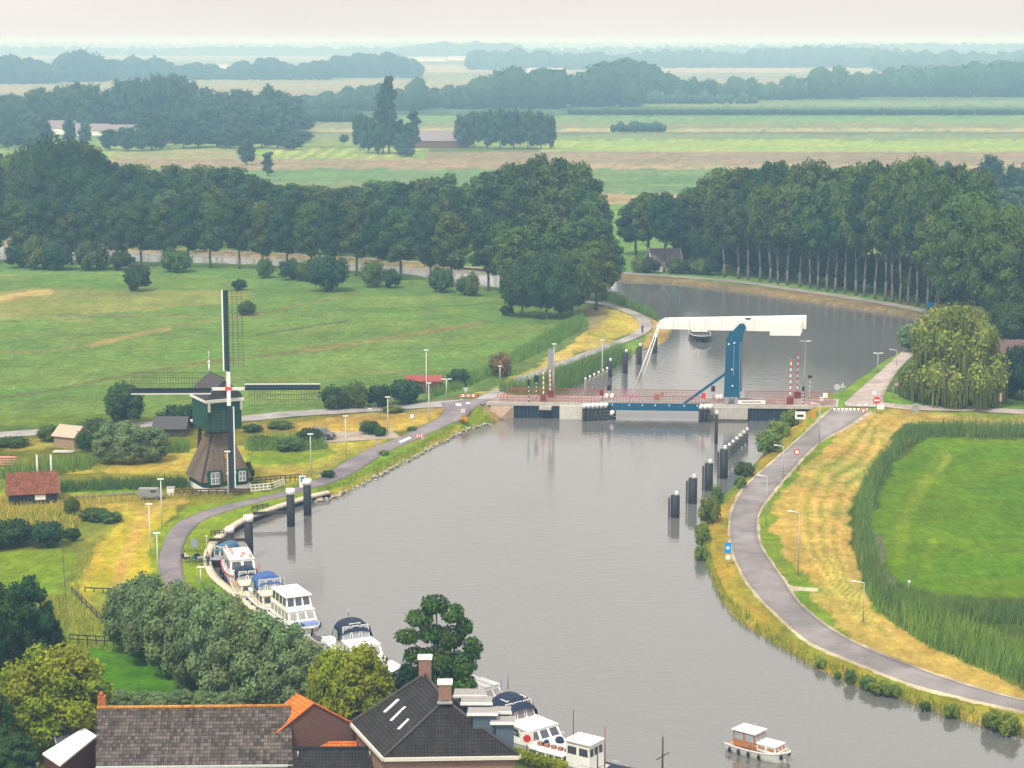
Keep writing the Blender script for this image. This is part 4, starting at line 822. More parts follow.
def fender(p0,p1,v0,v1,name,npost,capz,rows=6):
    e=MB(); a=L(p0,v0,0);b=L(p1,v1,0)
    for r in range(rows):
        z=-2.9+r*.5; e.bar((a.x,a.y,z),(b.x,b.y,z),.35,.36)
    c=MB()
    for i in range(npost):
        q=a.lerp(b,(i+.3)/(npost-.4)); e.tube((q.x,q.y-.25,-5),(q.x,q.y-.25,capz-.3),.24,.24,8); c.tube((q.x,q.y-.25,capz-.3),(q.x+.25,q.y-.45,capz+.35),.33,.33,10)
    o=e.build('fender',BLACK,bridge); c.build('fender_cap',WHITE,o)
fender(583.8,606.5,-1.6,-.6,'f',6,-.15); fender(607,615,-.6,.5,'f2',1,-1.5); fender(699.5,711,-1.3,-1.2,'f3',3,-.1)
# towers (near and far plate) with pivot ends leaning right
def tower(v):
    k=6.15; e=MB(); x=lambda m_,z: L(732.0,v,z)+U*m_*1.15
    pts=[(-1.15,1.2),(1.05,1.2),(.95,10.3),(1.45,11.5),(1.66,12.2),(1.4,12.75),(.85,12.8),(-.95,10.5)]
    P=[x(a,z) for a,z in pts]; Q=[p+VV*.7 for p in P]; n=len(P)
    e.add(P+Q,[tuple(range(n)),tuple(range(n,2*n))[::-1]]+[(i,n+i,n+(i+1)%n,(i+1)%n) for i in range(n)])
    t=e.build('tower',BLUEP,bridge)
    f=MB(); 
    for a in (-.75,.55): q=x(a,0); f.box((q.x,q.y+.35,.6),(.55,.9,1.2))
    f.build('tower_foot',mat('tower_foot_paint',(.30,.31,.36),.6),t)
    d=MB()
    for a,z in ((-.6,9.6),(.15,9.8),(-.1,5.6),(0,3.0)):
        q=x(a,z)-VV*.06; MB().box((q.x,q.y,q.z),(.24,.10,.24)).build('bolt_plate',WHITE,t)
    pass
    r=MB(); q0=x(.12,4.6)-VV*.04; q1=x(.12,9.4)-VV*.04; r.bar(q0,q1,.06,.05); r.build('seam',GALV,t)
    return t
tower(.15); tower(BWID-.95)
mb=MB(); q0=L(732.0,.9,11.3)+U*1.1; q1=L(732.0,BWID-1.0,11.3)+U*1.1; mb.tube(q0,q1,.32,.32,12); q0=L(732.0,.9,8.9); q1=L(732.0,BWID-1.0,8.9); mb.bar(q0,q1,.5,.5); mb.build('crossbeam',BLUEP,bridge)
for v in (.25,):
    mb=MB(); mb.bar(L(684,v,.1),L(725,v+.3,4.9),.28,.40); mb.build('brace',BLUEP,bridge)
# balance beams
def beam(v,px1):
    e=MB(); U1=lambda px,z: L(px,v,z)
    top=[(655.5,12.45),(661,13.0),(804 if px1 else 799.5,13.6)]; 
    P=[U1(655,12.1),U1(655.5,12.5),U1(661,12.95),U1(px1,13.55),U1(px1,11.4),U1(768,11.55),U1(720,11.6),U1(659,11.75)]
    Q=[p+VV*.55 for p in P]; n=len(P)
    e.add(P+Q,[tuple(range(n)),tuple(range(n,2*n))[::-1]]+[(i,n+i,n+(i+1)%n,(i+1)%n) for i in range(n)])
    return e.build('balance_beam',WHITE,bridge)
b1=beam(.95,800); b2=beam(BWID-1.6,803.5)
mb=MB()
slab(mb,768,798.5,.80,.93,10.9,12.9); slab(mb,769,799,1.55,BWID-1.7,10.9,13.2); mb.build('counterweight',WHITE,bridge)
for p in (672,688,704,720,752):
    mb=MB(); a_=L(p,.94,11.75); b_=L(p,.94,13.0+ (p-661)/140*.5); mb.bar(a_,b_,.05,.03); mb.build('plate_seam',mat('seam_grey',(.42,.41,.38),.7),b1)
mb=MB(); q0=L(732.0,.12,1.4)+U*1.28; q1=L(732.0,.12,9.9)+U*1.18
for k_ in (-.16,.16): mb.bar(q0+U*k_,q1+U*k_,.05,.05)
for i in range(28): c_=q0.lerp(q1,i/27); mb.bar(c_-U*.16,c_+U*.16,.035,.035)
mb.build('ladder',GALV,bridge)
for p in (664,690,748): 
    mb=MB(); mb.bar(L(p,1.5,12.3),L(p,BWID-1.6,12.3),.3,.3); mb.build('cross_tie',WHITE,bridge)
mb=MB(); mb.box(tuple(L(746,1.2,13.45)),(.8,.5,.18)); mb.build('warning_light',BLACK,b1)
for v,p1 in ((.35,628.5),(BWID-.4,633)):
    mb=MB(); mb.tube(L(p1,v,.15),L(656.5,v+.7 if v<1 else v-.9,12.2),.085,.085,8); mb.build('hoist_rod',WHITE,bridge)
# railings
def railing(p0,p1,v,n,h=1.15):
    mb=MB()
    for i in range(n+1): mb.bar(L(p0+(p1-p0)*i/n,v,.0),L(p0+(p1-p0)*i/n,v,h),.05,.05)
    for z,t in ((h,.09),(h*.66,.05),(h*.33,.05)): mb.bar(L(p0,v,z),L(p1,v,z),t,t)
    return mb
for args in ((500,606,BWID-.15,52),(608,699,BWID-.15,44),(743,832,BWID-.15,44),(500,598,.1,30),(613,699,.1,26),(766,790,.1,8),(808,832,.1,8)):
    railing(*args).build('railing',RAILR,bridge)
mb=MB(); slab(mb,652,657,3.2,3.5,.1,1.0); slab(mb,658.5,661,3.3,3.5,.7,1.3); mb.build('lock_mechanism',mat('rusty_brown',(.30,.13,.05),.7),bridge)
# name board on the bridge
e=empty('name_board',tuple(nearpt(751.5)+VV*.25+Vector((0,0,.06))),'long white board on the bridge edge right of the blue tower','sign')
MB().box((0,0,.38),(4.3,.08,.62)).build('board',WHITE,e); mb=MB()
for i in range(9): mb.box((-1.35+i*.33,-.05,.38),(.24,.02,.16))
mb.build('lettering',BLACK,e); mb=MB(); mb.box((-1.8,0,.035),(.08,.08,.07)); mb.box((1.8,0,.035),(.08,.08,.07)); mb.build('foot',GALV,e)
# ================================================================= windmill
def Mtx(o,a): return Matrix.Translation(o)@Matrix.Rotation(a,4,'Z')
mp=G(218.8,485.5); MA=math.radians(28)
mill=empty('windmill',mp,'green hollow-post windmill with thatched skirt and four latticed sails','windmill',rz=MA)
# local: -y = front (sail side), x = right
R4=Matrix.Rotation(math.radians(-12),3,'Z')
mb=MB(); 
def frus(mb,a,b,z0,z1,mi=0,n=4,rot=0):
    V=[]
    for r,z in ((a,z0),(b,z1)):
        for i in range(n):
            t=rot+math.pi/4+i*2*math.pi/n; V.append((r*math.cos(t),r*math.sin(t),z))
    mb.add(V,[tuple(range(n))[::-1],tuple(range(n,2*n))]+[(i,(i+1)%n,n+(i+1)%n,n+i) for i in range(n)],mi)
def oct_(mb,h0,c0,h1,c1,z0,z1,mi=0):
    V=[]
    for h,c,z in ((h0,c0,z0),(h1,c1,z1)):
        V+=[(-h+c,-h,z),(h-c,-h,z),(h,-h+c,z),(h,h-c,z),(h-c,h,z),(-h+c,h,z),(-h,h-c,z),(-h,-h+c,z)]
    n=8; mb.add(V,[tuple(range(n))[::-1],tuple(range(n,2*n))]+[(i,(i+1)%n,n+(i+1)%n,n+i) for i in range(n)],mi)
s1=MB(); oct_(s1,3.55,.5,1.35,.25,1.35,7.2); sk=s1.build('thatched_skirt',THATCH,mill)
s1=MB(); oct_(s1,3.2,.5,3.1,.5,.55,1.34); s1.build('base_wall',DKGREEN,mill)
s1=MB(); oct_(s1,3.4,.5,3.4,.5,-.1,.56); s1.build('plinth',WHITE,mill)
for (x,w_,h_,z) in ((-1.75,1.15,1.5,1.95),(1.95,.9,1.3,1.9)):
    f=MB(); f.box((x,-3.42,z-.1),(w_+.75,.5,h_+.5)); fo=f.build('window_surround',DKGREEN,mill)
    f=MB(); f.box((x,-3.69,z-.1),(w_,.06,h_)); wo=f.build('window',GLASSL,fo)
    f2=MB(); 
    for dx in (-w_/2,0,w_/2): f2.box((x+dx,-3.735,z-.1),(.09,.04,h_))
    for dz in (-h_/2,0,h_/2): f2.box((x,-3.735,z-.1+dz),(w_,.045,.09))
    f2.build('window_frame',WHITE,fo)
f=MB(); f.box((.45,-3.45,1.15),(1.0,.4,2.0)); d_=f.build('door',DKGREEN,mill); f=MB(); f.box((.45,-3.68,2.35),(1.3,.1,.3)); f.build('lintel',WHITE,d_)
f=MB(); f.box((0,0,.01),(.9,.8,.9)); 
# post and turning collar
mb=MB(); mb.tube((0,0,7.1),(0,0,7.9),1.0,1.0,12); mb.box((0,0,7.75),(2.6,3.6,.35)); mb.build('collar',TIMBER,mill)
# upper house
HW,HD=2.3,3.05
mb=MB(); mb.box((0,.1,9.9),(HW*2,HD*2,3.9)); hb=mb.build('upper_house',DKGREEN,mill)
mb=MB(); mb.box((0,-HD-.28,11.95),(HW*2+.5,.2,.42)); mb.box((-HW-.2,.1,11.85),(.16,HD*2+.1,.3)); mb.box((HW+.2,.1,11.85),(.16,HD*2+.1,.3)); mb.box((-HW+.12,-HD-.16,11.15),(.28,.2,1.2)); mb.box((HW-.12,-HD-.16,11.15),(.28,.2,1.2)); mb.build('white_trim',WHITE,hb)
prof=[(-HW-.2,12.05),(-HW+.1,12.75),(-1.15,13.7),(0,14.6),(1.15,13.7),(HW-.1,12.75),(HW+.2,12.05)]
mb=MB(); mb.prism(prof,-HD-.2,HD+.15,'y'); mb.build('roof',mat('dark_cap_boards',(.065,.058,.062),.8,var=.3,scale=4),mill)
mb=MB(); mb.box((0,-.1,14.82),(.22,2*HD-.2,.16)); mb.build('ridge_board',TIMBER,mill)
mb=MB(); mb.tube((0,HD-.4,14.7),(0,HD-.4,16.0),.13,.10,8); mb.ball((0,HD-.4,16.15),.2); mb.tube((0,HD-.4,16.2),(0,HD-.4,17.6),.035,.03,5); mb.build('finial',WHITE,mill)
# tail ladder and struts behind
mb=MB()
for x in (-1.4,1.4): mb.bar((x,HD-.2,8.0),(x*.6,HD+3.4,.3),.28,.3); mb.bar((x,HD-.6,8.0),(x*.8,HD+.9,3.2),.2,.2)
for i in range(14): 
    t=i/14; mb.bar((-1.4*(1-.4*t),HD-.2+3.6*t,8-7.7*t),(1.4*(1-.4*t),HD-.2+3.6*t,8-7.7*t),.1,.1)
mb.box((0,HD+.7,8.05),(3.4,1.5,.18)); mb.build('tail_ladder',TIMBER,mill)
mb=MB(); mb.box((-1.5,HD+.6,8.25),(1.5,1.2,.22)); mb.build('gallery_board',WHITE,mill)
# a dark vertical strip of boards with a small gold plate on the skirt
mb=MB(); mb.bar((-3.5,-3.3,1.5),(-1.35,-1.4,7.1),.25,.12); mb.build('skirt_board',TIMBER,mill); MB().box((.1,-2.72,4.5),(.35,.12,.6)).build('gold_plate',GOLD,mill)
# windshaft and sails
tau=math.radians(12); rho=math.radians(-4.4)
hub=Vector((0,-HD-1.2,13.6)); nrm=Vector((0,-math.cos(tau),math.sin(tau)))
e1=Vector((1,0,0)); e2=Vector((0,math.sin(tau),math.cos(tau)))
mb=MB(); mb.tube(hub-nrm*3.4,hub+nrm*.1,.3,.3,10); ws=mb.build('windshaft',TIMBER,mill)
mb=MB(); mb.tube(hub+nrm*.05,hub+nrm*.55,.5,.42,12); mb.build('poll_end',REDP,ws)
def sail(ang,latside):
    c,s_=math.cos(ang+rho),math.sin(ang+rho)
    a=e1*c+e2*s_        # outward
    b=(-e1*s_+e2*c)*latside  # lattice side
    off=nrm*(.18 if abs(c)>.5 else .42); o=hub+off
    st=MB(); st.bar(o+a*.2,o+a*2.2,.42,.34,1); st.bar(o+a*2.2,o+a*12.75,.34,.3,0)
    root=st.build('sail',[mat('sail_stock_blue_black',(.014,.026,.034),.5),WHITE],mill)
    q=MB(); # leading board, dark plank with white edge
    P=[o-b*.16+a*2.4,o-b*.52+a*2.4,o-b*.52+a*12.75,o-b*.16+a*12.75]; Q=[p+nrm*.06 for p in P]
    q.add(P+Q,[(0,1,2,3),(7,6,5,4),(0,4,5,1),(1,5,6,2),(2,6,7,3),(3,7,4,0)]); q.build('leading_board',mat('sail_board_petrol',(.018,.04,.052),.5),root)
    w_=MB(); w_.bar(o-b*.60+a*2.3,o-b*.60+a*12.8,.14,.14); w_.build('white_edge',WHITE,root)
    l=MB(); n=27
    for i in range(n+1):
        t=2.9+i*(9.8/n); l.bar(o+a*t,o+a*t+b*2.1-nrm*.15,.038,.038)
    for k in (.75,1.45,2.15): l.bar(o+a*2.9+b*k-nrm*.07*k,o+a*12.7+b*k-nrm*.07*k,.05,.05)
    l.build('lattice',mat('lattice_brown',(.075,.065,.05),.7),root)
sail(math.pi/2,-1); sail(0,-1); sail(-math.pi/2,-1); sail(math.pi,-1)
# ================================================================= houses
def tiles(name,c1,c2,mortar,tw=.30,th=.34,rough=.7,moss=None):
    m,nt,b=newmat(name); Lk=nt.links; sinp(b,'Roughness',rough); sinp(b,'Specular IOR Level',.12)
    uv=nt.nodes.new('ShaderNodeUVMap'); dvv=nt.nodes.new('ShaderNodeVectorMath'); dvv.operation='DIVIDE'; dvv.inputs[1].default_value=(tw,th,1); Lk.new(uv.outputs[0],dvv.inputs[0])
    fl=nt.nodes.new('ShaderNodeVectorMath'); fl.operation='FLOOR'; Lk.new(dvv.outputs[0],fl.inputs[0]); wn=nt.nodes.new('ShaderNodeTexWhiteNoise'); wn.noise_dimensions='2D'; Lk.new(fl.outputs[0],wn.inputs['Vector'])
    m1=nt.nodes.new('ShaderNodeMix'); m1.data_type='RGBA'; m1.inputs[6].default_value=(*c1,1); m1.inputs[7].default_value=(*c2,1); Lk.new(wn.outputs['Value'],m1.inputs[0])
    frc=nt.nodes.new('ShaderNodeVectorMath'); frc.operation='FRACTION'; Lk.new(dvv.outputs[0],frc.inputs[0]); sf=nt.nodes.new('ShaderNodeSeparateXYZ'); Lk.new(frc.outputs[0],sf.inputs[0])
    mn=nt.nodes.new('ShaderNodeMath'); mn.operation='MINIMUM'; Lk.new(sf.outputs[0],mn.inputs[0]); Lk.new(sf.outputs[1],mn.inputs[1]); ms=nt.nodes.new('ShaderNodeMapRange'); ms.inputs[1].default_value=.05; ms.inputs[2].default_value=.22; Lk.new(mn.outputs[0],ms.inputs[0])
    br=nt.nodes.new('ShaderNodeMix'); br.data_type='RGBA'; br.inputs[6].default_value=(*mortar,1); Lk.new(ms.outputs[0],br.inputs[0]); Lk.new(m1.outputs[2],br.inputs[7])
    n=nt.nodes.new('ShaderNodeTexNoise'); n.inputs['Scale'].default_value=.8; n.inputs['Detail'].default_value=5; Lk.new(uv.outputs[0],n.inputs['Vector'])
    mr=nt.nodes.new('ShaderNodeMapRange'); mr.inputs[1].default_value=.3; mr.inputs[2].default_value=.7; mr.inputs[3].default_value=.75; mr.inputs[4].default_value=1.25; Lk.new(n.outputs[0],mr.inputs[0])
    v=nt.nodes.new('ShaderNodeVectorMath'); v.operation='SCALE'; Lk.new(br.outputs[2],v.inputs[0]); Lk.new(mr.outputs[0],v.inputs['Scale']); Lk.new(v.outputs[0],b.inputs['Base Color'])
    sp=nt.nodes.new('ShaderNodeSeparateXYZ'); Lk.new(uv.outputs[0],sp.inputs[0])
    w1=nt.nodes.new('ShaderNodeMath'); w1.operation='MULTIPLY'; w1.inputs[1].default_value=2*math.pi/tw; Lk.new(sp.outputs[0],w1.inputs[0]); sn=nt.nodes.new('ShaderNodeMath'); sn.operation='SINE'; Lk.new(w1.outputs[0],sn.inputs[0])
    fr=nt.nodes.new('ShaderNodeMath'); fr.operation='FRACT'; dv=nt.nodes.new('ShaderNodeMath'); dv.operation='DIVIDE'; dv.inputs[1].default_value=th; Lk.new(sp.outputs[1],dv.inputs[0]); Lk.new(dv.outputs[0],fr.inputs[0])
    ad=nt.nodes.new('ShaderNodeMath'); ad.operation='SUBTRACT'; Lk.new(sn.outputs[0],ad.inputs[0]); Lk.new(fr.outputs[0],ad.inputs[1])
    bp=nt.nodes.new('ShaderNodeBump'); bp.inputs['Strength'].default_value=.9; bp.inputs['Distance'].default_value=.05; Lk.new(ad.outputs[0],bp.inputs['Height']); Lk.new(bp.outputs[0],b.inputs['Normal'])
    return m
def plane_uv(name,quads,m,parent,thick=.12):
    """roof planes with thickness; each quad: eave-left, eave-right, ridge-right, ridge-left"""
    V=[];Fs=[];UV=[]
    for q in quads:
        q=[Vector(p) for p in q]; u=(q[1]-q[0]).normalized(); n=u.cross(q[-1]-q[0]).normalized()
        if n.z<0: n=-n
        w_=n.cross(u); k=len(V); m_=len(q)
        V+=[tuple(p) for p in q]+[tuple(p-n*thick) for p in q]
        uvs=[((p-q[0]).dot(u),abs((p-q[0]).dot(w_))) for p in q]
        for t in range(1,m_-1):
            Fs.append([k,k+t,k+t+1]); UV+=[uvs[0],uvs[t],uvs[t+1]]
            Fs.append([k+m_,k+m_+t+1,k+m_+t]); UV+=[(0,0)]*3
        for i in range(m_): Fs.append([k+i,k+m_+i,k+m_+(i+1)%m_,k+(i+1)%m_]); UV+=[(0,0)]*4
    me=bpy.data.meshes.new(name); me.from_pydata(V,[],Fs); me.materials.append(m); ul=me.uv_layers.new(name='UVMap')
    for i,uvv in enumerate(UV): ul.data[i].uv=uvv
    me.update(); o=link(bpy.data.objects.new(name,me)); o.parent=parent; return o
def brick(name,c1,c2,mo):
    m,nt,b=newmat(name); Lk=nt.links; sinp(b,'Roughness',.9); tc=nt.nodes.new('ShaderNodeTexCoord'); br=nt.nodes.new('ShaderNodeTexBrick'); br.inputs['Scale'].default_value=1; br.inputs['Brick Width'].default_value=.24; br.inputs['Row Height'].default_value=.09; br.inputs['Mortar Size'].default_value=.012
    br.inputs['Color1'].default_value=(*c1,1); br.inputs['Color2'].default_value=(*c2,1); br.inputs['Mortar'].default_value=(*mo,1)
    mpn=nt.nodes.new('ShaderNodeMapping'); mpn.inputs['Rotation'].default_value=(math.pi/2,0,0); Lk.new(tc.outputs['Object'],mpn.inputs[0]); Lk.new(mpn.outputs[0],br.inputs['Vector']); Lk.new(br.outputs['Color'],b.inputs['Base Color']); return m
BRB=brick('brown_brick',(.12,.045,.033),(.16,.065,.045),(.13,.09,.07)); BRR=brick('red_brick',(.20,.075,.05),(.27,.11,.075),(.3,.26,.2)); BRD=brick('dark_red_boards',(.10,.028,.025),(.13,.036,.03),(.04,.012,.012)); BRT=brick('tan_brick',(.30,.19,.11),(.36,.24,.15),(.3,.26,.2))
TILEA=tiles('weathered_pantiles',(.065,.052,.046),(.185,.155,.135),(.022,.018,.016),.27,.31); TILEC=tiles('dark_brown_pantiles',(.036,.031,.030),(.052,.044,.042),(.010,.009,.009),.25,.31); TILEO=tiles('orange_pantiles',(.66,.17,.03),(.80,.24,.05),(.32,.07,.02),.28,.34); TILEB=tiles('worn_red_tiles',(.20,.065,.035),(.29,.11,.065),(.09,.035,.025),.3,.35)
def Q(px,py,z): x,y=P0(px,py,z); return Vector((float(x),float(y),z))
def walls(mb,corners,z0,ztops,mi=0):
    n=len(corners); V=[Vector((c.x,c.y,z0)) for c in corners]+[Vector((c.x,c.y,z)) for c,z in zip(corners,ztops)]
    mb.add(V,[(i,(i+1)%n,n+(i+1)%n,n+i) for i in range(n)]+[tuple(range(n,2*n))],mi)
def centred(name,pts,label,cat):
    c=sum((Vector((p.x,p.y,0)) for p in pts),Vector())/len(pts); c.z=0; return empty(name,c,label,cat),c
# --- long tiled house
e1_=Q(96,766,3.2);e2_=Q(293,764,3.2);r1=Q(97,708,6.6);r2=r1+(e2_-e1_)
dv_=Vector((r1.x-e1_.x,r1.y-e1_.y,0)); b1_=Vector((r1.x+dv_.x,r1.y+dv_.y,3.2)); dv_=Vector((r2.x-e2_.x,r2.y-e2_.y,0)); b2_=Vector((r2.x+dv_.x,r2.y+dv_.y,3.2))
h,o0=centred('long_house',[e1_,e2_,b1_,b2_],'long low house with weathered brown pantile roof and orange ridge','house')
plane_uv('roof',[[e1_-o0,e2_-o0,r2-o0,r1-o0],[b2_-o0,b1_-o0,r1-o0,r2-o0]],TILEA,h)
mb=MB(); inn=lambda p,q,t=.04: p.lerp(q,t)
cs=[inn(e1_,b2_),inn(e2_,b1_),inn(b2_,e1_),inn(b1_,e2_)]; walls(mb,[c-o0 for c in cs],-.1,[3.0]*4)
for a,b,c in ((cs[0],cs[3],r1),(cs[1],cs[2],r2)):
    ap=c.lerp((r1+r2)/2,.06)-o0; V=[Vector((a.x-o0.x,a.y-o0.y,3)),Vector((b.x-o0.x,b.y-o0.y,3)),Vector((ap.x,ap.y,6.35))]; mb.add(V,[(0,1,2)])
mb.build('wall',BRT,h)
mb=MB(); mb.tube(r1-o0+Vector((0,0,.04)),r2-o0+Vector((0,0,.04)),.15,.15,8); mb.build('ridge_tiles',mat('lichen_orange_ridge',(.44,.20,.045),.9,var=.6,scale=5),h)
mb=MB(); a=e1_-o0+Vector((0,-.08,-.1)); b=e2_-o0+Vector((0,-.08,-.1)); mb.bar(a,b,.22,.16); mb.build('gutter',mat('pale_gutter',(.50,.53,.52),.5),h)
mb=MB(); c=r1-o0+Vector((.35,.3,.3)); mb.box(tuple(c),(.6,.6,1.2)); mb.tube(c+Vector((-.05,0,.55)),c+Vector((-.05,0,.9)),.2,.16,8); mb.build('chimney',mat('rusty_brick',(.35,.12,.035),.9,var=.3),h)
MB().box(tuple((r1.lerp(e2_,.5)-o0)+Vector((3.6,1.5,1.0))),(.2,.2,.35)).build('roof_vent',BLACK,h)
# --- orange roofed house
R0=Q(297,693,7.3);R1=Q(314,703,7.0);LE0=Q(285,702,5.7);LE1=Q(299,713.5,5.6);RE1=Q(353,723.5,4.9);RE0=RE1+(R0-R1)*Vector((1,1,0)).length*.0+ (R0-R1)
h,o0=centred('orange_roof_house',[R0,R1,RE1,LE1],'brown brick house gable under a bright orange tiled roof','house')
ll=(LE1-R1); gg=(RE1-R1); gg.z=0; gl=gg.length; gg.normalize(); LEa=R1-gg*3.2+Vector((0,0,-3.2*2.1/gl)); LEb=LEa+(R0-R1)
plane_uv('roof',[[LEb-o0,LEa-o0,R1-o0,R0-o0],[RE1-o0,RE0-o0,R0-o0,R1-o0]],TILEO,h)
mb=MB(); g=[R1,RE1,LEa]; k=Vector((0,.05,-.14))
V=[R1-o0+k,RE1-o0+k,Vector((RE1.x,RE1.y,0))-o0,Vector((LEa.x,LEa.y,0))-o0,LEa-o0+k]; B2=[v+(R0-R1)*.95 for v in V]; 
mb.add(V+B2,[(0,1,2,3,4),(9,8,7,6,5),(1,6,7,2),(4,3,8,9)]); mb.build('wall',BRB,h)
mb=MB(); 
for a,b in ((R1,RE1),(R1,LEa)): mb.bar(a-o0+Vector((0,-.06,.05)),b-o0+Vector((0,-.06,.05)),.16,.10)
mb.build('verge_tiles',mat('orange_verge',(.6,.15,.04),.8,var=.3,scale=6),h)
# --- lean-to orange strip and dark annex
a1=Q(290,748,3.3);a2=Q(357,747.5,3.3);a3=Q(357,741,3.7);a4=Q(290,741.5,3.7)
h,o0=centred('orange_lean_to',[a1,a2,a3,a4],'narrow orange tiled lean-to below the brown gable','lean-to')
plane_uv('roof',[[a1-o0,a2-o0,a3-o0,a4-o0]],TILEO,h); mb=MB(); walls(mb,[Vector((p.x,p.y,0))-o0 for p in (a1.lerp(a3,.06),a2.lerp(a4,.06),a3.lerp(a1,.03),a4.lerp(a2,.03))],-.1,[3.1,3.1,3.4,3.4]); mb.build('wall',BRB,h)
a1=Q(286,790,1.9);a2=Q(390,790,1.9);a3=Q(386,748.5,4.0);a4=Q(289,749,4.0)
h,o0=centred('annex',[a1,a2,a3,a4],'dark tiled annex roof between the two big houses','annex')
plane_uv('roof',[[a1-o0,a2-o0,a3-o0,a4-o0]],TILEC,h)
mb=MB(); walls(mb,[Vector((p.x,p.y,0))-o0 for p in (a1.lerp(a3,.06),a2.lerp(a4,.06),a3.lerp(a1,.02),a4.lerp(a2,.02))],-.1,[1.7,1.7,3.7,3.7]); mb.build('wall',BRB,h)
mb=MB(); mb.bar(a4-o0+Vector((0,0,.06)),a3-o0+Vector((0,0,.06)),.25,.2); mb.build('ridge_tiles',BLACK,h); mb=MB(); c=Q(298,757,3.7)-o0; mb.tube(c,c+Vector((0,0,.45)),.07,.07,6); c=Q(370,757,3.7)-o0; mb.tube(c,c+Vector((0,0,.45)),.07,.07,6); mb.build('vent_pipe',GALV,h)
# --- big hipped house
hl=Q(384,757.5,5.0);hr=Q(519,755.5,5.0);ap=Q(445,700.5,8.25);fr=Q(425,675,8.25);lb=Q(352,723,5.0); rb=hr+(lb-hl)
h,o0=centred('hipped_house',[hl,hr,lb,rb],'large dark tiled hipped house with two white capped chimneys','house')
plane_uv('roof',[[hl-o0,hr-o0,ap-o0],[lb-o0,hl-o0,ap-o0,fr-o0],[hr-o0,rb-o0,fr-o0,ap-o0]],TILEC,h)
mb=MB(); cs=[p.lerp((hl+rb)/2,.05)-o0 for p in (hl,hr,rb,lb)]; walls(mb,cs,-.1,[4.85]*4); fr2=fr.lerp(ap,.03)-o0; mb.add([cs[2],cs[3],fr2],[(0,1,2)]); mb.build('wall',BRR,h)
mb=MB()
for a,b in ((hl,ap),(hr,ap),(fr,ap)): mb.tube(a-o0+Vector((0,0,.07)),b-o0+Vector((0,0,.07)),.12,.12,8)
mb.build('ridge_tiles',mat('dark_ridge',(.07,.06,.06),.7),h)
mb=MB(); z=Vector((0,0,-.14))
for a,b in ((hl,hr),(lb,hl),(hr,rb)): mb.bar(a-o0+z,b-o0+z,.34,.26)
mb.build('gutter',mat('cream_gutter',(.66,.62,.54),.6,var=.08),h)
mb=MB(); mb.bar(lb-o0+Vector((-.05,0,.12)),fr-o0+Vector((-.05,0,.1)),.2,.1); mb.build('verge_tiles',mat('dark_verge',(.075,.065,.06),.8),h)
for t_,ch in ((fr,(425,660.5)),(ap,(445.5,681.5))):
    c=t_-o0+Vector((0,.25,.35)); mb=MB(); mb.box(tuple(c),(.98,.8,1.9)); co=mb.build('chimney',BRR,h); mb=MB(); mb.box(tuple(c+Vector((0,0,1.05))),(1.16,.96,.2)); mb.build('chimney_cap',WHITE,co)
mb=MB(); c=ap-o0+Vector((0,-.35,-.05)); mb.box(tuple(c),(1.15,.5,.10)); mb.build('lead_flashing',GREYP,h)
# skylights on the left plane
nl=((hl-lb).cross(fr-lb)).normalized(); 
if nl.z<0: nl=-nl
def onplane(px,py):
    # ray through pixel meets the left roof plane
    a=(px-512)/F; c_=-(py-384)/F; d=Vector((a,CT+c_*ST,-ST+c_*CT)); o_=Vector((0,0,H)); t=(lb-o_).dot(nl)/d.dot(nl); return o_+d*t
for (xa,ya,xb,yb) in ((385,713.5,399,700.5),(391.5,722,406,708),(399,730.5,414,716)):
    a=onplane(xa,ya)-o0+nl*.07; b=onplane(xb,yb)-o0+nl*.07; sd2=(b-a).cross(nl).normalized()
    mb=MB(); V=[a-sd2*.16,a+sd2*.16,b+sd2*.16,b-sd2*.16]; mb.add(V+[v+nl*.08 for v in V],[(3,2,1,0),(4,5,6,7),(0,1,5,4),(1,2,6,5),(2,3,7,6),(3,0,4,7)]); mb.build('skylight',mat('skylight_pale',(.62,.66,.68),.25),h)
# dormers on the right slope
SLATE=mat('blue_grey_boards',(.085,.125,.165),.6,var=.08); FLAT=mat('grey_flat_roof',(.30,.285,.27),.8,var=.1)
def dormer(px,py,w_,hh_,dp,z,n=1,drop=True):
    c=Q(px,py,z)-o0; mb=MB(); mb.box((c.x+w_/2,c.y+dp/2,c.z-hh_/2),(w_,dp,hh_)); d_=mb.build('dormer',SLATE,h)
    mb=MB(); mb.box((c.x+w_/2-.15,c.y+dp/2,c.z+.11),(w_+.5,dp+.3,.16)); mb.build('flat_roof',FLAT,d_); mb=MB(); mb.box((c.x+w_/2-.15,c.y-.22,c.z+.08),(w_+.6,.12,.20)); mb.build('fascia',WHITE,d_)
dormer(473,714.5,1.75,2.4,1.0,7.7); dormer(466,704,1.9,2.0,1.1,7.75); dormer(459,696.5,1.9,2.0,1.2,7.8); dormer(496,723.5,1.35,1.9,1.0,7.1); dormer(489,713,1.6,1.9,.9,7.2)
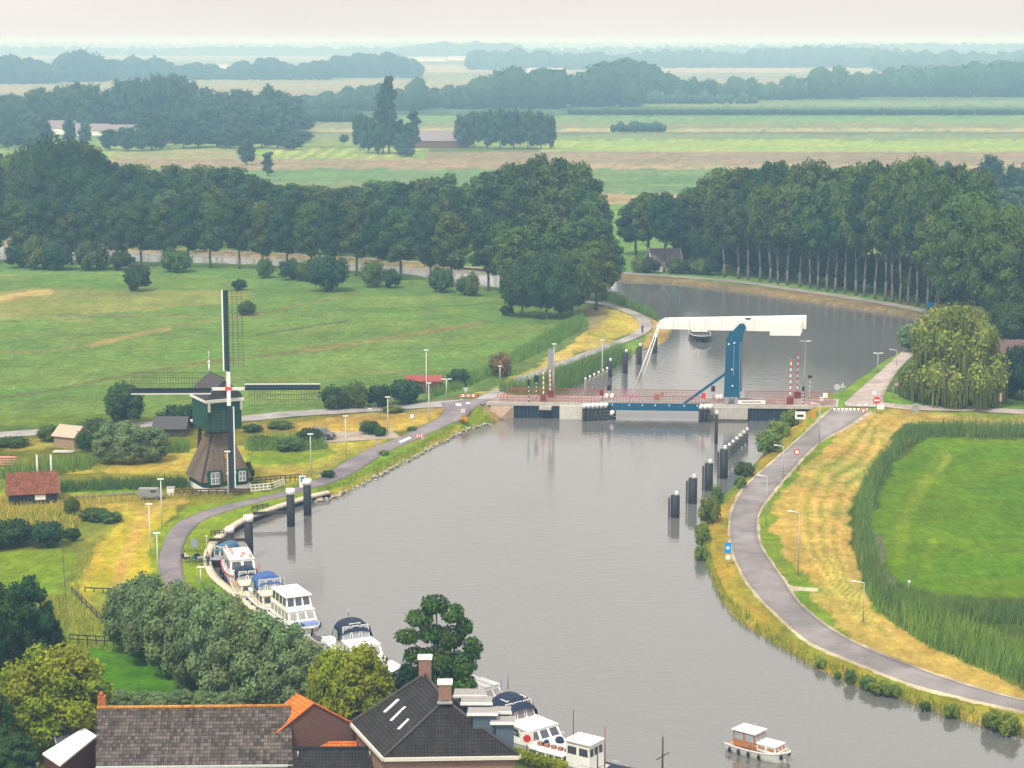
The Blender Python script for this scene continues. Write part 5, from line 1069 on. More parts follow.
# --- white roofed shed and the grey roof behind
s1_=Q(42.5,755,3.0);s2=Q(84,729,3.0);s3=Q(97,737.5,3.0);s4=Q(60,767,3.0)
h,o0=centred('shed',[s1_,s2,s3,s4],'small dark red shed with a bright white slanting roof','shed')
P=[s1_,s4,s3,s2]; mb=MB(); V=[p-o0 for p in P]; mb.add(V+[v+Vector((0,0,.14)) for v in V],[(3,2,1,0),(4,5,6,7),(0,1,5,4),(1,2,6,5),(2,3,7,6),(3,0,4,7)]); mb.build('roof',mat('white_roof_sheet',(.86,.80,.77),.5,var=.04),h)
mb=MB(); cc=(s1_+s2+s3+s4)/4; walls(mb,[p.lerp(cc,.06)-o0 for p in P],-.1,[2.98]*4); mb.build('wall',BRD,h)
s1_=Q(57,745,2.5);s2=Q(53,731.5,2.5);s3=Q(104,731,2.5);s4=Q(106,745,2.5)
h,o0=centred('shed',[s1_,s2,s3,s4],'low shed with a dark grey roof behind the white roofed one','shed')
P=[s1_,s4,s3,s2]; V=[p-o0 for p in P]; mb=MB(); mb.add(V+[v+Vector((0,0,.12)) for v in V],[(3,2,1,0),(4,5,6,7),(0,1,5,4),(1,2,6,5),(2,3,7,6),(3,0,4,7)]); mb.build('roof',mat('dark_roof_felt',(.075,.08,.09),.8,var=.1),h)
mb=MB(); cc=(s1_+s2+s3+s4)/4; walls(mb,[p.lerp(cc,.05)-o0 for p in P],-.1,[2.48]*4); mb.build('wall',BRT,h)
mb=MB(); mb.bar(V[0]+Vector((-.05,0,.1)),V[3]+Vector((-.05,0,.1)),.12,.12); mb.bar(V[3]+Vector((0,.05,.1)),V[2]+Vector((0,.05,.1)),.12,.12); mb.build('roof_edge',GALV,h)
# --- generic little gabled buildings
def gable(name,px,py,wid,dep,zw,zr,rz,wallm,roofm,label,cat,win=(),over=.3,white_verge=False):
    p=G(px,py); e=empty(name,p,label,cat,rz=rz)
    w2,d2=wid/2,dep/2
    mb=MB(); mb.prism([(-d2,-.1),(d2,-.1),(d2,zw),(0,zr-.1),(-d2,zw)],-w2,w2,'x'); mb.build('wall',wallm,e)
    k=over; t=k*(zr-zw)/d2
    plane_uv('roof',[[(-w2-k,-d2-k,zw-t),(w2+k,-d2-k,zw-t),(w2+k,0,zr),(-w2-k,0,zr)],[(w2+k,d2+k,zw-t),(-w2-k,d2+k,zw-t),(-w2-k,0,zr),(w2+k,0,zr)]],roofm,e)
    if white_verge:
        mb=MB()
        for x in (-w2-k-.03,w2+k+.03):
            mb=MB()
            for s_ in (-1,1): mb.bar((x,s_*(d2+k),zw-t),(x,0,zr+.03),.12,.3)
            mb.build('verge_board',WHITE,e)
    for (x,z,ww,hh,side) in win:
        y=-d2-.03 if side=='f' else 0; o=MB()
        if side=='f': o.box((x,y,z),(ww,.08,hh))
        else: o.box((-w2-.03,x,z),(.08,ww,hh))
        o.build('window',WHITE,e)
    return e
BLKB=mat('black_boards',(.022,.026,.033),.7,var=.3,scale=6)
gable('boathouse',33,500,6.0,5.0,1.6,3.7,math.radians(14),BLKB,TILEB,'black boarded boathouse with a worn red tiled roof','boathouse',[(.9,.9,1.3,.7,'f')])
gable('timber_shed',72,446,3.6,3.6,1.9,3.1,math.radians(-25),BRT,mat('pale_board_roof',(.45,.36,.27),.8),'small tan timber shed with a pale roof beside the polder road','shed')
gable('low_shed',172,434,4.6,4.5,1.4,2.7,0,TIMBER,mat('dark_slate',(.07,.065,.07),.8),'low shed with dark roof behind the left side of the mill','shed')
e=gable('red_roof_barn',424.5,392,5.9,3.6,2.2,2.9,math.radians(-4),mat('brown_boards',(.10,.06,.05),.8,var=.3),mat('dull_red_roof',(.27,.06,.05),.7,var=.1),'small field barn with a flat dull red roof','barn',over=.2)
gable('farmhouse',664,270,7.5,8,2.0,5.6,math.radians(10),WHITE,mat('brown_grey_roof',(.16,.12,.13),.8),'white gabled farmhouse under the right riverside trees','farmhouse',[(1.5,2,1,1,'f')],white_verge=True)
gable('brick_house',1026,383,11,8,3.2,7.6,math.radians(8),BRR,mat('brown_roof_tiles',(.13,.085,.08),.8),'orange brick house with a brown roof at the right edge','house',[(0,2,1.2,1.2,'s')])
# far farm buildings
FRF=mat('far_grey_roof',(.22,.19,.2),.8); FRR=mat('far_red_roof',(.4,.11,.07),.8)
gable('farm_barn',438,147,34,22,4,9,0,BRB,FRF,'wide low barn with pale roof band between the two farm woods','barn',white_verge=True)
gable('farm_barn',165,143,26,16,3,7,.1,BRB,mat('far_brown_roof',(.30,.2,.2),.8),'brown roofed barn at the right end of the village','barn')
gable('farm_barn',62,134,30,14,4,8.5,0,WHITE,FRF,'long village barn with white edged roof at the upper left','barn',white_verge=True)
gable('village_house',64,128,9,8,6,11,.2,BRR,FRR,'village house with a red roof showing over the long barn','house')
gable('village_house',92,135,22,12,3,7,-.1,WHITE,FRF,'white walled village barn right of the red roof','house')
gable('village_house',125,137,24,12,3,7.5,0,BRB,FRF,'grey roofed village building behind the row of small trees','house')
gable('village_house',6,134,14,10,4,9,0,BRR,FRR,'red roofed house at the far left of the village','house')
for i,(x,y,w_) in enumerate([(724,99,44),(762,97,60),(806,98,22),(903,95,50),(936,93,24),(884,94,18)]):
    gable('far_farm',x,y,w_,18,5,11,0,mat('far_brick',(.3,.2,.18),.9) if i%2 else WHITE,FRR if i%3==0 else FRF,'distant farm building below the right woods, %s from the left'%ORD[i],'farm')
for i,(x,y,w_) in enumerate([(424,61,120),(458,60,60),(487,59,70),(545,75,60),(40,73,40),(221,70,30),(700,76,400)]):
    if i==6: continue
    gable('greenhouse',x,y,w_,40,8,12,0,WHITE,GALV,'white greenhouse shimmering near the horizon, %s counted from the middle'%ORD[i],'greenhouse')
cribbon('far_canal',[(560,76.5),(700,75.5),(900,76),(1100,76)],26,PINK,.5,n=20)
# ================================================================= street furniture
HEADM=mat('lamp_head_white',(.75,.76,.74),.4); POLEW=mat('pale_pole',(.62,.60,.55),.6,var=.1)
def hgt(p,ybase,ytop):
    h=(ybase-ytop)/sc(ybase)
    for _ in range(3): h*=(ybase-ytop)/(ybase-float(proj(p.x,p.y,p.z+h)[1]))
    return h
def lamp_post(px,yb,yt,label,style='top',m=POLEW,p=None,arm=-1,group='lamp posts',r=.09):
    p=p or G(px,yb); h=hgt(p,yb,yt); e=empty('lamp_post',p,label,'lamp post',group)
    MB().tube((0,0,-.1),(0,0,h-.05),r*1.25,r*.7,8).build('pole',m,e)
    mb=MB()
    if style=='top': mb.box((0,0,h),(.75,.28,.13)); 
    elif style=='arm': mb.tube((0,0,h-.1),(arm*.9,0,h+.12),.05,.05,6); mb.box((arm*1.1,0,h+.12),(.5,.2,.10))
    elif style=='double': mb.box((-.5,0,h),(.7,.26,.12)); mb.box((.5,0,h),(.7,.26,.12)); mb.bar((-.5,0,h-.1),(.5,0,h-.1),.07,.07)
    mb.build('lamp_head',HEADM,e); return e
for a in [(311,476,434,'pale lamp post beside the blue pillar at the mill road','top'),(346,457,416,'lamp post standing in weeds left of the river road','top'),(388,434,397,'lamp post at the grassy triangle above the road','top'),(429,421,383,'pale pole on the tip of the grass triangle','top'),(426.5,401,350,'tall street light by the red roofed barn','top'),(446.5,397,379,'short lamp with a flat wide head near the junction','double'),
 (228.5,500,451.5,'thin lamp post right in front of the windmill door','top'),(162,526,479,'lamp post on the verge where the road bends','top'),(150.5,556,504,'taller pale post on the mown strip','top'),(158,576,533,'thin pole beside the outer road edge','top'),(201,584,567,'short lamp beside the willows and moorings','top'),
 (783,480,446,'street light on the road side right of the river shrubs','arm'),(766,526,476,'street light on the inside of the road bend','arm'),(819,444,404,'street light nearest the give-way teeth','arm'),(798,575,512,'grey street light on the mown slope','arm'),(863,622,582,'curved street light above the lower road stretch','arm'),
 (931,404,353,'tall grey street light before the weeping willow','top'),(877.5,373,353,'small lamp on the river side of the north road','double'),(896.5,366,350,'lamp at the far end of the north road','arm'),(500,381,366,'slim lamp on the slope above the cycle path','top'),(974,318,301,'lamp head over the willow top','arm')]:
    lamp_post(a[0],a[1],a[2],a[3],a[4],m=GALV if a[0]>700 else POLEW,r=.055 if a[4]=='arm' else .08)
def DP(px,py): return Q(px,py,DECK+.04)
for (px,yb,yt,lab,st) in [(554,398,344,'tall lamp pole beside the grey panel on the bridge','top'),(602,399,340,'lamp pole behind the bridge railing over the left fender','top'),(804,401,341,'grey lamp pole at the right bridge end','double')]:
    lamp_post(px,yb,yt,lab,st,m=GALV,p=DP(px,yb))
def pole_striped(name,px,yb,yt,label,cat,c1,c2,p=None,r=.10,n=10,head=None,group=None,base=None):
    p=p or G(px,yb); h=hgt(p,yb,yt); e=empty(name,p,label,cat,group)
    a=MB(); V=[(r*math.cos(t*math.pi/4),r*math.sin(t*math.pi/4),h*i/n) for i in range(n+1) for t in range(8)]
    for i in range(n): a.add([],[]); a.f+=[[i*8+t,i*8+(t+1)%8,(i+1)*8+(t+1)%8,(i+1)*8+t] for t in range(8)]; a.m+=[i%2]*8; a.sm+=[True]*8
    a.v=V; a.f.append([n*8+t for t in range(8)]); a.m.append(0); a.sm.append(False); a.build('pole' if head else 'boom',[c1,c2],e)
    if head: MB().box((0,0,h-.1),head).build('signal_head',BLACK,e)
    if base: MB().box((0,.02,.0+base[2]/2),base).build('housing',base_m,e)
    return e
base_m=mat('dark_red_box',(.16,.03,.03),.6)
pole_striped('barrier_boom',543.4,401,369,'raised red and white boom nearest on the left bridge end','barrier',mat('orange_red',(.75,.13,.03),.5),WHITE,p=DP(543.4,401),r=.12,n=13,base=(.9,.7,1.1),group='raised barrier booms')
pole_striped('barrier_boom',550.3,397,367.5,'raised boom just left of the grey panel','barrier',mat('orange_red',(.75,.13,.03),.5),WHITE,p=DP(550.3,397),r=.12,n=13,base=(.9,.7,1.1),group='raised barrier booms')
pole_striped('barrier_boom',790,404,359,'left one of the red and white booms at the right bridge end','barrier',REDP,WHITE,p=DP(790,404),r=.13,n=15,base=(1.0,.7,1.1),group='raised barrier booms')
pole_striped('barrier_boom',797.2,398,353,'right one of the red and white booms beside the round blue plate','barrier',REDP,WHITE,p=DP(797.2,398),r=.13,n=15,base=(1.0,.7,1.0),group='raised barrier booms')
pole_striped('traffic_light',528.7,402,382,'small bridge signal on a banded pole, nearest the left end','traffic light',BLACK,WHITE,p=DP(528.7,402),head=(.4,.35,1.0),r=.07,group='bridge signals')
pole_striped('traffic_light',536.3,398,378,'second bridge signal on a banded pole with a broad head','traffic light',BLACK,WHITE,p=DP(536.3,398),head=(.75,.35,1.1),r=.07,group='bridge signals')
pole_striped('traffic_light',803,404,388,'banded signal pole at the right booms','traffic light',BLACK,WHITE,p=DP(803,404),head=(.35,.3,.7),r=.08,group='bridge signals')
pole_striped('traffic_light',809.5,399,376,'thin banded pole with cameras right of the booms','traffic light',GALV,WHITE,p=DP(809.5,399),head=(.6,.3,.4),r=.06,group='bridge signals')
pole_striped('traffic_light',934.5,404,383,'banded signal pole beside the tall lamp at the willow','traffic light',BLACK,WHITE,head=(.35,.3,.6),r=.07,group='bridge signals')
for px,yb,yt,lab,m in [(601.5,401,390,'dark red navigation light above the left fender',mat('deep_red_lamp',(.22,.01,.02),.4)),(609,398,385,'black navigation light board on the left of the opening',BLACK),(703.5,404,393,'bright red navigation light over the right fender',REDP),(713,399,386,'dark navigation light board beside the tower',mat('dark_maroon',(.06,.015,.02),.5))]:
    p=DP(px,yb); h=hgt(p,yb,yt); e=empty('navigation_light',p,lab,'signal light','navigation lights on the bridge'); MB().tube((0,0,0),(0,0,h-.9),.06,.06,6).build('pole',GALV,e); mb=MB(); mb.tube((0,-.08,h-.45),(0,.08,h-.45),.28,.28,14); mb.box((0,0,h-.45),(.62,.12,.9)); mb.build('light_board',m,e)
for px,yb,lab in [(606.5,399,'left pale drum by the left navigation lights'),(612,399,'right pale drum by the left navigation lights'),(717.5,400,'left pale drum at the foot of the tower'),(721,400,'right pale drum at the foot of the tower')]:
    e=empty('deck_drum',DP(px,yb),lab,'drum','pale drums on the bridge'); MB().tube((0,0,0),(0,0,.7),.35,.3,12).build('drum_body',mat('pinkish_white',(.75,.6,.57),.5),e); MB().ball((0,0,.7),(.3,.3,.2)).build('dome',WHITE,e)
p=DP(551,397); h=hgt(p,397,349); e=empty('matrix_panel',p,'tall grey panel standing on posts at the left bridge end','sign'); MB().box((0,0,h-1.65),(.95,.18,3.3)).build('panel',GREYP,e); mb=MB(); mb.tube((-.3,0,0),(-.3,0,h-3.3),.06,.06,6); mb.tube((.3,0,0),(.3,0,h-3.3),.06,.06,6); mb.build('post',GALV,e)
def sign(name,px,yb,yt,shape,sw,sh,m,label,p=None,group='road signs',inner=None,pole=GALV,cat='sign'):
    p=p or G(px,yb); h=hgt(p,yb,yt); e=empty(name,p,label,cat,group); MB().tube((0,.04,-.1),(0,.04,h-.05),.045,.045,6).build('pole',pole,e)
    mb=MB(); z=h-sh/2
    if shape=='rect': mb.box((0,-.03,z),(sw,.05,sh))
    elif shape=='disc': mb.tube((0,-.05,z),(0,-.01,z),sw/2,sw/2,20)
    elif shape=='tri_down': mb.prism([(-sw/2,z+sh/2),(sw/2,z+sh/2),(0,z-sh/2)],-.05,-.01,'y')
    elif shape=='tri_up': mb.prism([(-sw/2,z-sh/2),(sw/2,z-sh/2),(0,z+sh/2)],-.05,-.01,'y')
    o=mb.build('plate',m,e)
    if inner:
        k,im=inner; mb=MB()
        if k=='bar': mb.box((0,-.065,z),(sw*.7,.03,sh*.22))
        elif k=='tri': mb.prism([(-sw*.28,z+sh*.34),(sw*.28,z+sh*.34),(0,z-sh*.22)],-.08,-.05,'y')
        elif k=='disc': mb.tube((0,-.08,z),(0,-.05,z),sw*.3,sw*.3,16)
        elif k=='half': mb.box((0,-.07,z-sh*.05),(sw*.62,.03,sh*.3))
        mb.build('symbol',im,o)
    return e
SBL=mat('sign_blue',(.01,.27,.70),.4)
sign('no_entry_sign',876.4,414,396.5,'disc',1.15,1.15,REDP,'round red no entry sign at the crossing',inner=('bar',WHITE))
sign('road_sign',873.4,413,391,'rect',.55,.55,WHITE,'small white plate above the no entry sign pole',inner=None)
sign('road_sign',880.5,414,404.5,'rect',1.1,.75,WHITE,'wide white plate right of the no entry sign')
sign('give_way_sign',863,419,408.5,'tri_down',1.1,.9,REDP,'red bordered give way triangle at the end of the dyke road',inner=('tri',WHITE))
sign('waterway_sign',800,428,411.5,'rect',1.55,1.15,WHITE,'white board with a black bar on the bank under the bridge end',inner=('half',BLACK),pole=POLEW)
sign('waterway_sign',813.5,424,411,'rect',.65,1.1,mat('rusty_orange',(.55,.22,.02),.7),'small rusty orange board near the bridge end')
sign('speed_sign',796.6,467,449,'disc',.85,.85,REDP,'round red bordered sign beside the dyke road',inner=('disc',WHITE))
sign('cycle_sign',727.5,566,542.5,'rect',.72,1.2,SBL,'blue sign with white symbol on the river verge at the bend',inner=('disc',mat('sign_pale_blue',(.45,.7,.85),.4)))
sign('road_sign',727.9,568,555,'rect',.5,.5,WHITE,'little white plate under the blue sign',group='road signs')
sign('road_sign',836.6,399,384,'disc',.95,.95,mat('sign_back_grey',(.45,.47,.45),.5),'back of a round sign beside the north road')
sign('road_sign',842.3,397,382,'tri_up',1.0,.95,mat('sign_back_grey',(.45,.47,.45),.5),'back of a triangular sign beside the north road')
sign('road_sign',825,404,393,'rect',.75,.75,WHITE,'square white sign at the right end of the bridge railing',p=DP(825,404))
sign('road_sign',821.5,405,397,'rect',.7,.6,WHITE,'low white plate left of the square sign on the bridge end',p=DP(821.5,405))
sign('blue_sign',930,311,302.5,'rect',1.1,1.1,SBL,'bright blue sign on the bank road under the right trees')
sign('give_way_sign',465.7,401,387.5,'tri_down',.95,.85,mat('sign_back_grey',(.45,.47,.45),.5),'grey triangular sign above the left red and white barrier')
sign('road_sign',463,417,409,'rect',.6,.5,WHITE,'small white plate in front of the left junction',inner=('bar',REDP))
sign('road_sign',377.6,455,440,'rect',.55,.6,mat('pinkish_board',(.5,.33,.26),.6),'brownish sign beside the river road')
sign('info_board',520.5,389,376.5,'rect',1.5,1.0,mat('pale_blue_grey',(.33,.38,.45),.5),'blue grey board on the cycle path slope')
sign('road_sign',1000,409,393,'rect',.35,1.3,mat('pale_rust',(.6,.42,.36),.6),'slim pale post by the east road near the right edge')
sign('road_sign',893,398,387,'rect',.3,.3,GREYP,'thin grey post in the lawn of the north road')
sign('waterway_sign',527,764,732,'rect',1.05,1.05,WHITE,'white board with a red mark on a black post by the hipped house',inner=('disc',REDP),pole=BLACK)
sign('info_board',194.5,552,539,'rect',.85,1.0,GREYP,'grey information cabinet with white top by the moorings',group='boards at the moorings')
sign('info_board',207,556,535,'rect',.2,.2,WHITE,'white mooring post with short arm',group='boards at the moorings')
sign('marker_post',908.8,592,580,'disc',.3,.3,WHITE,'small white topped post at the edge of the green meadow')
def boards(px0,px1,y,hh,label):
    a=G(px0,y);b=G(px1,y); e=empty('road_barrier',a.lerp(b,.5),label,'barrier','red and white road barriers'); d=(b-a)/2; n=7; r=MB()
    for i in range(n):
        q0=-d+2*d*(i/n); q1=-d+2*d*((i+1)/n); r.bar(q0+Vector((0,0,hh)),q1+Vector((0,0,hh)),.06,.42,i%2)
    r.build('board',[mat('signal_red',(.8,.06,.02),.5),WHITE],e); mb=MB()
    for q in (-d*.8,d*.8): mb.box((q.x,q.y,hh/2),(.08,.08,hh)); mb.box((q.x,q.y,.05),(.5,.7,.1))
    mb.build('trestle',GALV,e)
boards(459.5,477,400.5,.8,'red and white road barrier at the left junction'); boards(497.5,507.5,400,.8,'red and white road barrier at the start of the bridge railing')
boards(415.5,423.5,439,.45,'small red and white board lying by the river road')
# low striped boom over the side road
p=G(391.5,404); e=empty('side_barrier',p,'low white and dark striped boom across the field entrance','barrier'); MB().box((0,0,.6),(.3,.3,1.3)).build('post',WHITE,e); a=MB(); ln=4.7
for i in range(11): a.bar((.1+i*ln/11,0,.95+.02*i),(.1+(i+1)*ln/11,0,.95+.02*(i+1)),.1,.14,i%2)
a.build('boom',[WHITE,BLACK],e)
e=empty('marker_stone',G(412,419),'small white marker in the grass triangle','marker'); mb=MB(); mb.tube((0,0,0),(0,0,.55),.32,.26,10); mb.ball((0,0,.55),(.26,.26,.18)); mb.build('stone',WHITE,e)
e=empty('cabinet',G(915.5,412.5),'grey green roadside cabinet on the right verge','cabinet'); MB().box((0,0,.6),(.8,.5,1.2)).build('cabinet_body',mat('grey_green_box',(.30,.34,.31),.6),e); MB().box((0,0,1.24),(.95,.62,.1)).build('lid',GALV,e)
e=empty('info_pillar',G(302.5,488),'blue and white information pillar by the mill','pillar'); MB().box((0,0,.75),(.75,.5,1.5)).build('pillar_body',WHITE,e); MB().box((.05,-.27,1.25),(.5,.05,.7)).build('panel',SBL,e); MB().box((0,0,1.54),(.8,.55,.08)).build('cap',WHITE,e)
e=empty('storage_box',G(171,495),'white storage box left of the mill fence','box'); MB().box((0,0,.5),(.95,.7,1.0)).build('box_body',WHITE,e); MB().box((0,0,1.03),(1.05,.8,.06)).build('lid',GALV,e)
# fences by the mill
def fence(p0,p1,n,h,m,label,rails=2,tk=.08,group=None,dz=0):
    a=G(*p0);b=G(*p1); e=empty('fence',a,label,'fence',group); d=b-a; mb=MB()
    for i in range(n+1): q=d*i/n; mb.box((q.x,q.y,h/2+dz),(tk*1.3,tk*1.3,h))
    mb.build('posts',m,e); mb=MB()
    for k in range(rails): z=h*(.95-.42*k); mb.bar(Vector((0,0,z)),d+Vector((0,0,z)),tk*.8,tk*1.5)
    mb.build('rails',m,e); return e
fence((176,495),(250,494.5),9,.75,mat('brown_fence',(.09,.055,.04),.8),'low dark brown fence along the front of the mill',tk=.12)
fence((251,491.5),(272,489.5),5,.9,WHITE,'white wooden fence section right of the mill',3,group='white fence at the mill'); fence((272,489.5),(284,485),3,.9,WHITE,'end section of the white fence turning to the road',3,group='white fence at the mill')
fence((256,484),(300,480.5),9,.9,TIMBER,'dark fence behind the white mill fence'); fence((211,536),(224,535),3,.6,TIMBER,'thin dark rail on the quay lawn left of the first dolphin'); fence((252,511),(268,508),3,.6,TIMBER,'thin dark rail on the verge above the long beam')
fence((70,644),(140,648),8,1.0,TIMBER,'wire and post fence across the lower left meadow',2,.07); fence((72,595),(118,640),9,.9,TIMBER,'old paddock fence running down from the mown strip',2,.07); fence((60,520),(66,600),7,.8,TIMBER,'boundary fence in the left meadow',1,.07); fence((85,592),(140,594),6,.5,TIMBER,'low rail across the end of the mown strip',1,.08)
# white tall posts, red canoe rack, jetty
for px,yb,yt,lab in [(37.5,477,455.5,'left white pole behind the boathouse'),(51.5,477,455.5,'right white pole behind the boathouse')]:
    p=G(px,yb); h=hgt(p,yb,yt); e=empty('white_pole',p,lab,'pole','white poles behind the boathouse'); MB().tube((0,0,-.1),(0,0,h),.13,.11,8).build('shaft',WHITE,e); MB().ball((0,0,h),.14).build('cap',WHITE,e)
e=empty('canoe_rack',G(3,466),'rack of red and white canoes at the left edge','rack'); mb=MB()
for i in range(4): mb.ball((0+.1*i,0,.25+.33*i),(1.9,.3,.13),10,6)
mb.build('canoes',mat('pink_red',(.65,.25,.22),.5),e); mb=MB()
for x in (-1.2,1.2): mb.box((x,.3,.8),(.1,.1,1.6))
mb.build('frame',TIMBER,e)
e=empty('jetty',G(64,452.5),'small pale plank jetty before the timber shed','jetty'); MB().box((0,0,.16),(3.0,1.6,.1)).build('planks',mat('pale_planks',(.5,.46,.4),.8),e); mb=MB(); [mb.box((x,y,0),(.12,.12,.3)) for x in (-1.3,1.3) for y in (-.6,.6)]; mb.build('posts',TIMBER,e)
e=empty('plank_walkway',G(110,496),'dark plank walkway on the grass before the dark reeds','walkway'); mb=MB(); mb.bar((-4,-1.2,.14),(4,1.4,.14),.9,.2); mb.build('planks',mat('weathered_planks',(.16,.15,.13),.8),e)
# dolphins and mooring piles
def dolphin(px,yw,yt,wd,label,group,cap='cap',lad=False,beam=None):
    p=W(px,yw); h=(yw-yt)/sc(yw)*.985
    for _ in range(3): h*=(yw-yt)/(yw-float(proj(p.x,p.y,WZ+h)[1]))
    e=empty('mooring_dolphin',p,label,'dolphin',group); r=wd/2
    MB().tube((0,0,-2.5),(0,0,h-.05),r,r,14).build('pile',BLACK,e)
    if cap=='box': MB().tube((0,0,h-.65),(0,0,h+.02),r*1.12,r*1.12,14).build('white_cap',WHITE,e)
    else: mb=MB(); mb.tube((r*.25,0,h-.06),(r*.25,0,h+.5),.26,.18,10); mb.build('white_cap',WHITE,e)
    if lad: MB().box((-r-.18,0,h/2-.3),(.2,.5,h*.95)).build('side_ladder',TIMBER,e)
    return e
for px,yw,yt,lab in [(291,526,489,'black mooring pile with white band, left of the blue pillar pair'),(307.6,515,479.5,'black mooring pile with white band in front of the blue pillar'),(249.3,559,515.5,'tallest black pile with white band beside the first boats'),(230.2,548,527,'short black pile with white band at the quay end')]:
    dolphin(px,yw,yt,1.0 if px>240 else .9,lab,'white banded mooring piles on the left','box')
for (x0,y0,x1,y1,z,lab) in [(209,543,247,543,-.1,'dark horizontal beam from the quay to the tallest pile'),(253,516,290,515,-.1,'long dark beam from the quay to the left pile of the pair')]:
    a=W(x0,y0+8);b=W(x1,y1+8); e=empty('mooring_beam',a,lab,'beam','dark beams between quay and piles'); d=b-a; MB().bar(Vector((0,0,1.35)),d+Vector((0,0,1.35)),.28,.36).build('beam',TIMBER,e)
for px,yw,yt,lab in [(674,520,495,'nearest square dolphin out in the river'),(691.5,506,478,'second dolphin behind the nearest one'),(707.5,493,463,'third dolphin in the line below the bridge'),(722.5,481,449,'fourth dolphin at the end of the guide fence')]:
    dolphin(px+1,yw-3,yt,1.15,lab,'row of dolphins below the bridge',lad=True)
for px,yw,yt,lab in [(655,353,337,'farthest dolphin of the row above the bridge'),(639.5,364,346,'second farthest dolphin above the bridge'),(625.5,373,352,'dolphin above the bridge right of the guide fence end'),(609.8,377,361,'dolphin at the end of the upper guide fence')]:
    dolphin(px,yw,yt,.85,lab,'row of dolphins above the bridge',lad=True)
p_=W(716,438); e=dolphin(716,444,414,.5,'thin pole with white top under the right bridge pier','row of dolphins below the bridge')
def guide(px0,y0,px1,y1,n,label,m,h=1.9):
    a=W(px0,y0);b=W(px1,y1); e=empty('guide_fence',a,label,'guide fence','timber guide fences at the bridge'); d=b-a
    mb=MB(); cp=MB()
    for i in range(n): q=d*i/(n-1); mb.tube((q.x,q.y,-2),(q.x,q.y,h),.17,.17,8); cp.tube((q.x,q.y,h),(q.x,q.y,h+.4),.24,.16,10)
    for z in (.5,1.0,1.5): mb.bar(Vector((0,-.25,z)),d+Vector((0,-.25,z)),.16,.3)
    mb.build('timber_fence',m,e); cp.build('white_caps',WHITE,e)
guide(729,459,747,443,6,'timber guide fence with white caps below the bridge',mat('grey_timber',(.10,.10,.10),.8)); guide(585.5,391,607,380,6,'pale timber guide fence with white caps above the bridge',mat('pale_timber',(.35,.32,.28),.8))
# utility pole in front
p=G(247.3,707); h=hgt(p,707,628); e=empty('utility_pole',p,'thin grey utility pole rising before the willow row','pole'); MB().tube((0,0,-.1),(0,0,h),.10,.07,8).build('mast',GALV,e); mb=MB(); mb.bar((-.8,0,h*.46),(.8,0,h*.46),.06,.06); mb.bar((-.5,0,h*.85),(.5,0,h*.85),.05,.05); mb.build('crossarm',GALV,e)
# hedge at the notice board, white garden thing
e=empty('hedge',W(548,785)+Vector((-1.0,1.6,1.15)),'clipped yellow green hedge along the quay beside the hipped house','hedge',rz=math.radians(-38)); o=link(bpy.data.objects.new('foliage',crown_mesh('foliage',[((i*.55-2.2,0,.45),(.45,.45,.5)) for i in range(10)],1500,.12,FM['lime'],171))); o.parent=e
e=empty('garden_shelter',G(29,781),'white garden frame at the bottom left corner','shelter'); mb=MB(); [mb.tube((x,y,0),(x,y,1.3),.06,.06,6) for x in (-.6,.6) for y in (-.4,.4)]; mb.build('frame',WHITE,e); MB().box((0,0,1.33),(1.5,1.1,.06)).build('cover',mat('off_white_cloth',(.7,.68,.62),.7),e)
# ================================================================= vehicles
TYRE=mat('tyre',(.02,.02,.02),.8)
def car(px,py,rz,paint,label,van=False,scale=1):
    e=empty('parked_van' if van else 'parked_car',G(px,py)+Vector((0,0,OF)),label,'van' if van else 'car',rz=rz,scale=scale)
    if van: prof=[(-2.5,.35),(2.4,.35),(2.5,.9),(2.2,1.15),(1.5,2.1),(-2.4,2.2),(-2.5,2.0)]; wn=[(1.0,1.9,1.3,1.95)]
    else: prof=[(-2.1,.3),(2.1,.3),(2.15,.75),(1.95,.9),(1.0,1.0),(.3,1.48),(-1.2,1.52),(-2.0,1.0),(-2.15,.8)]
    mb=MB(); mb.prism(prof,-.85,.85,'y'); mb.build('body',paint,e)
    g=MB()
    if van: g.prism([(2.14,1.22),(1.52,2.02),(1.40,2.02),(2.0,1.22)],-.87,.87,'y'); g.box((.6,0,1.65),(1.2,1.73,.5))
    else: g.prism([(.92,1.02),(.28,1.42),(-1.15,1.45),(-1.8,1.02)],-.865,.865,'y')
    g.build('windows',GLASSD,e)
    for sx in (-1.35,1.35):
        for sy in (-.8,.8):
            w_=MB(); w_.tube((sx,sy-.1,.33),(sx,sy+.1,.33),.33,.33,14); wo=w_.build('wheel',TYRE,e); r=MB(); r.tube((sx,sy*1.13-.02,.33),(sx,sy*1.13+.02,.33),.18,.18,10); r.build('rim',GALV,wo)
    for s_ in (-.6,.6): MB().box((2.13 if not van else 2.48,s_,.72),(.06,.35,.16)).build('headlight',WHITE,e)
    mb=MB(); mb.box((-2.12 if not van else -2.5,0,.75),(.05,1.5,.15)); mb.build('tail_lights',REDP,e)
    return e
car(321,439,math.radians(-25),mat('dark_grey_car',(.10,.11,.12),.25,metal=.4,spec=.6),'dark grey car parked on the gravel right of the mill')
car(151,499,math.radians(4),mat('silver_grey_van',(.30,.32,.36),.3,metal=.3,spec=.6),'silver grey van half hidden in the grass left of the mill',van=True,scale=.62)
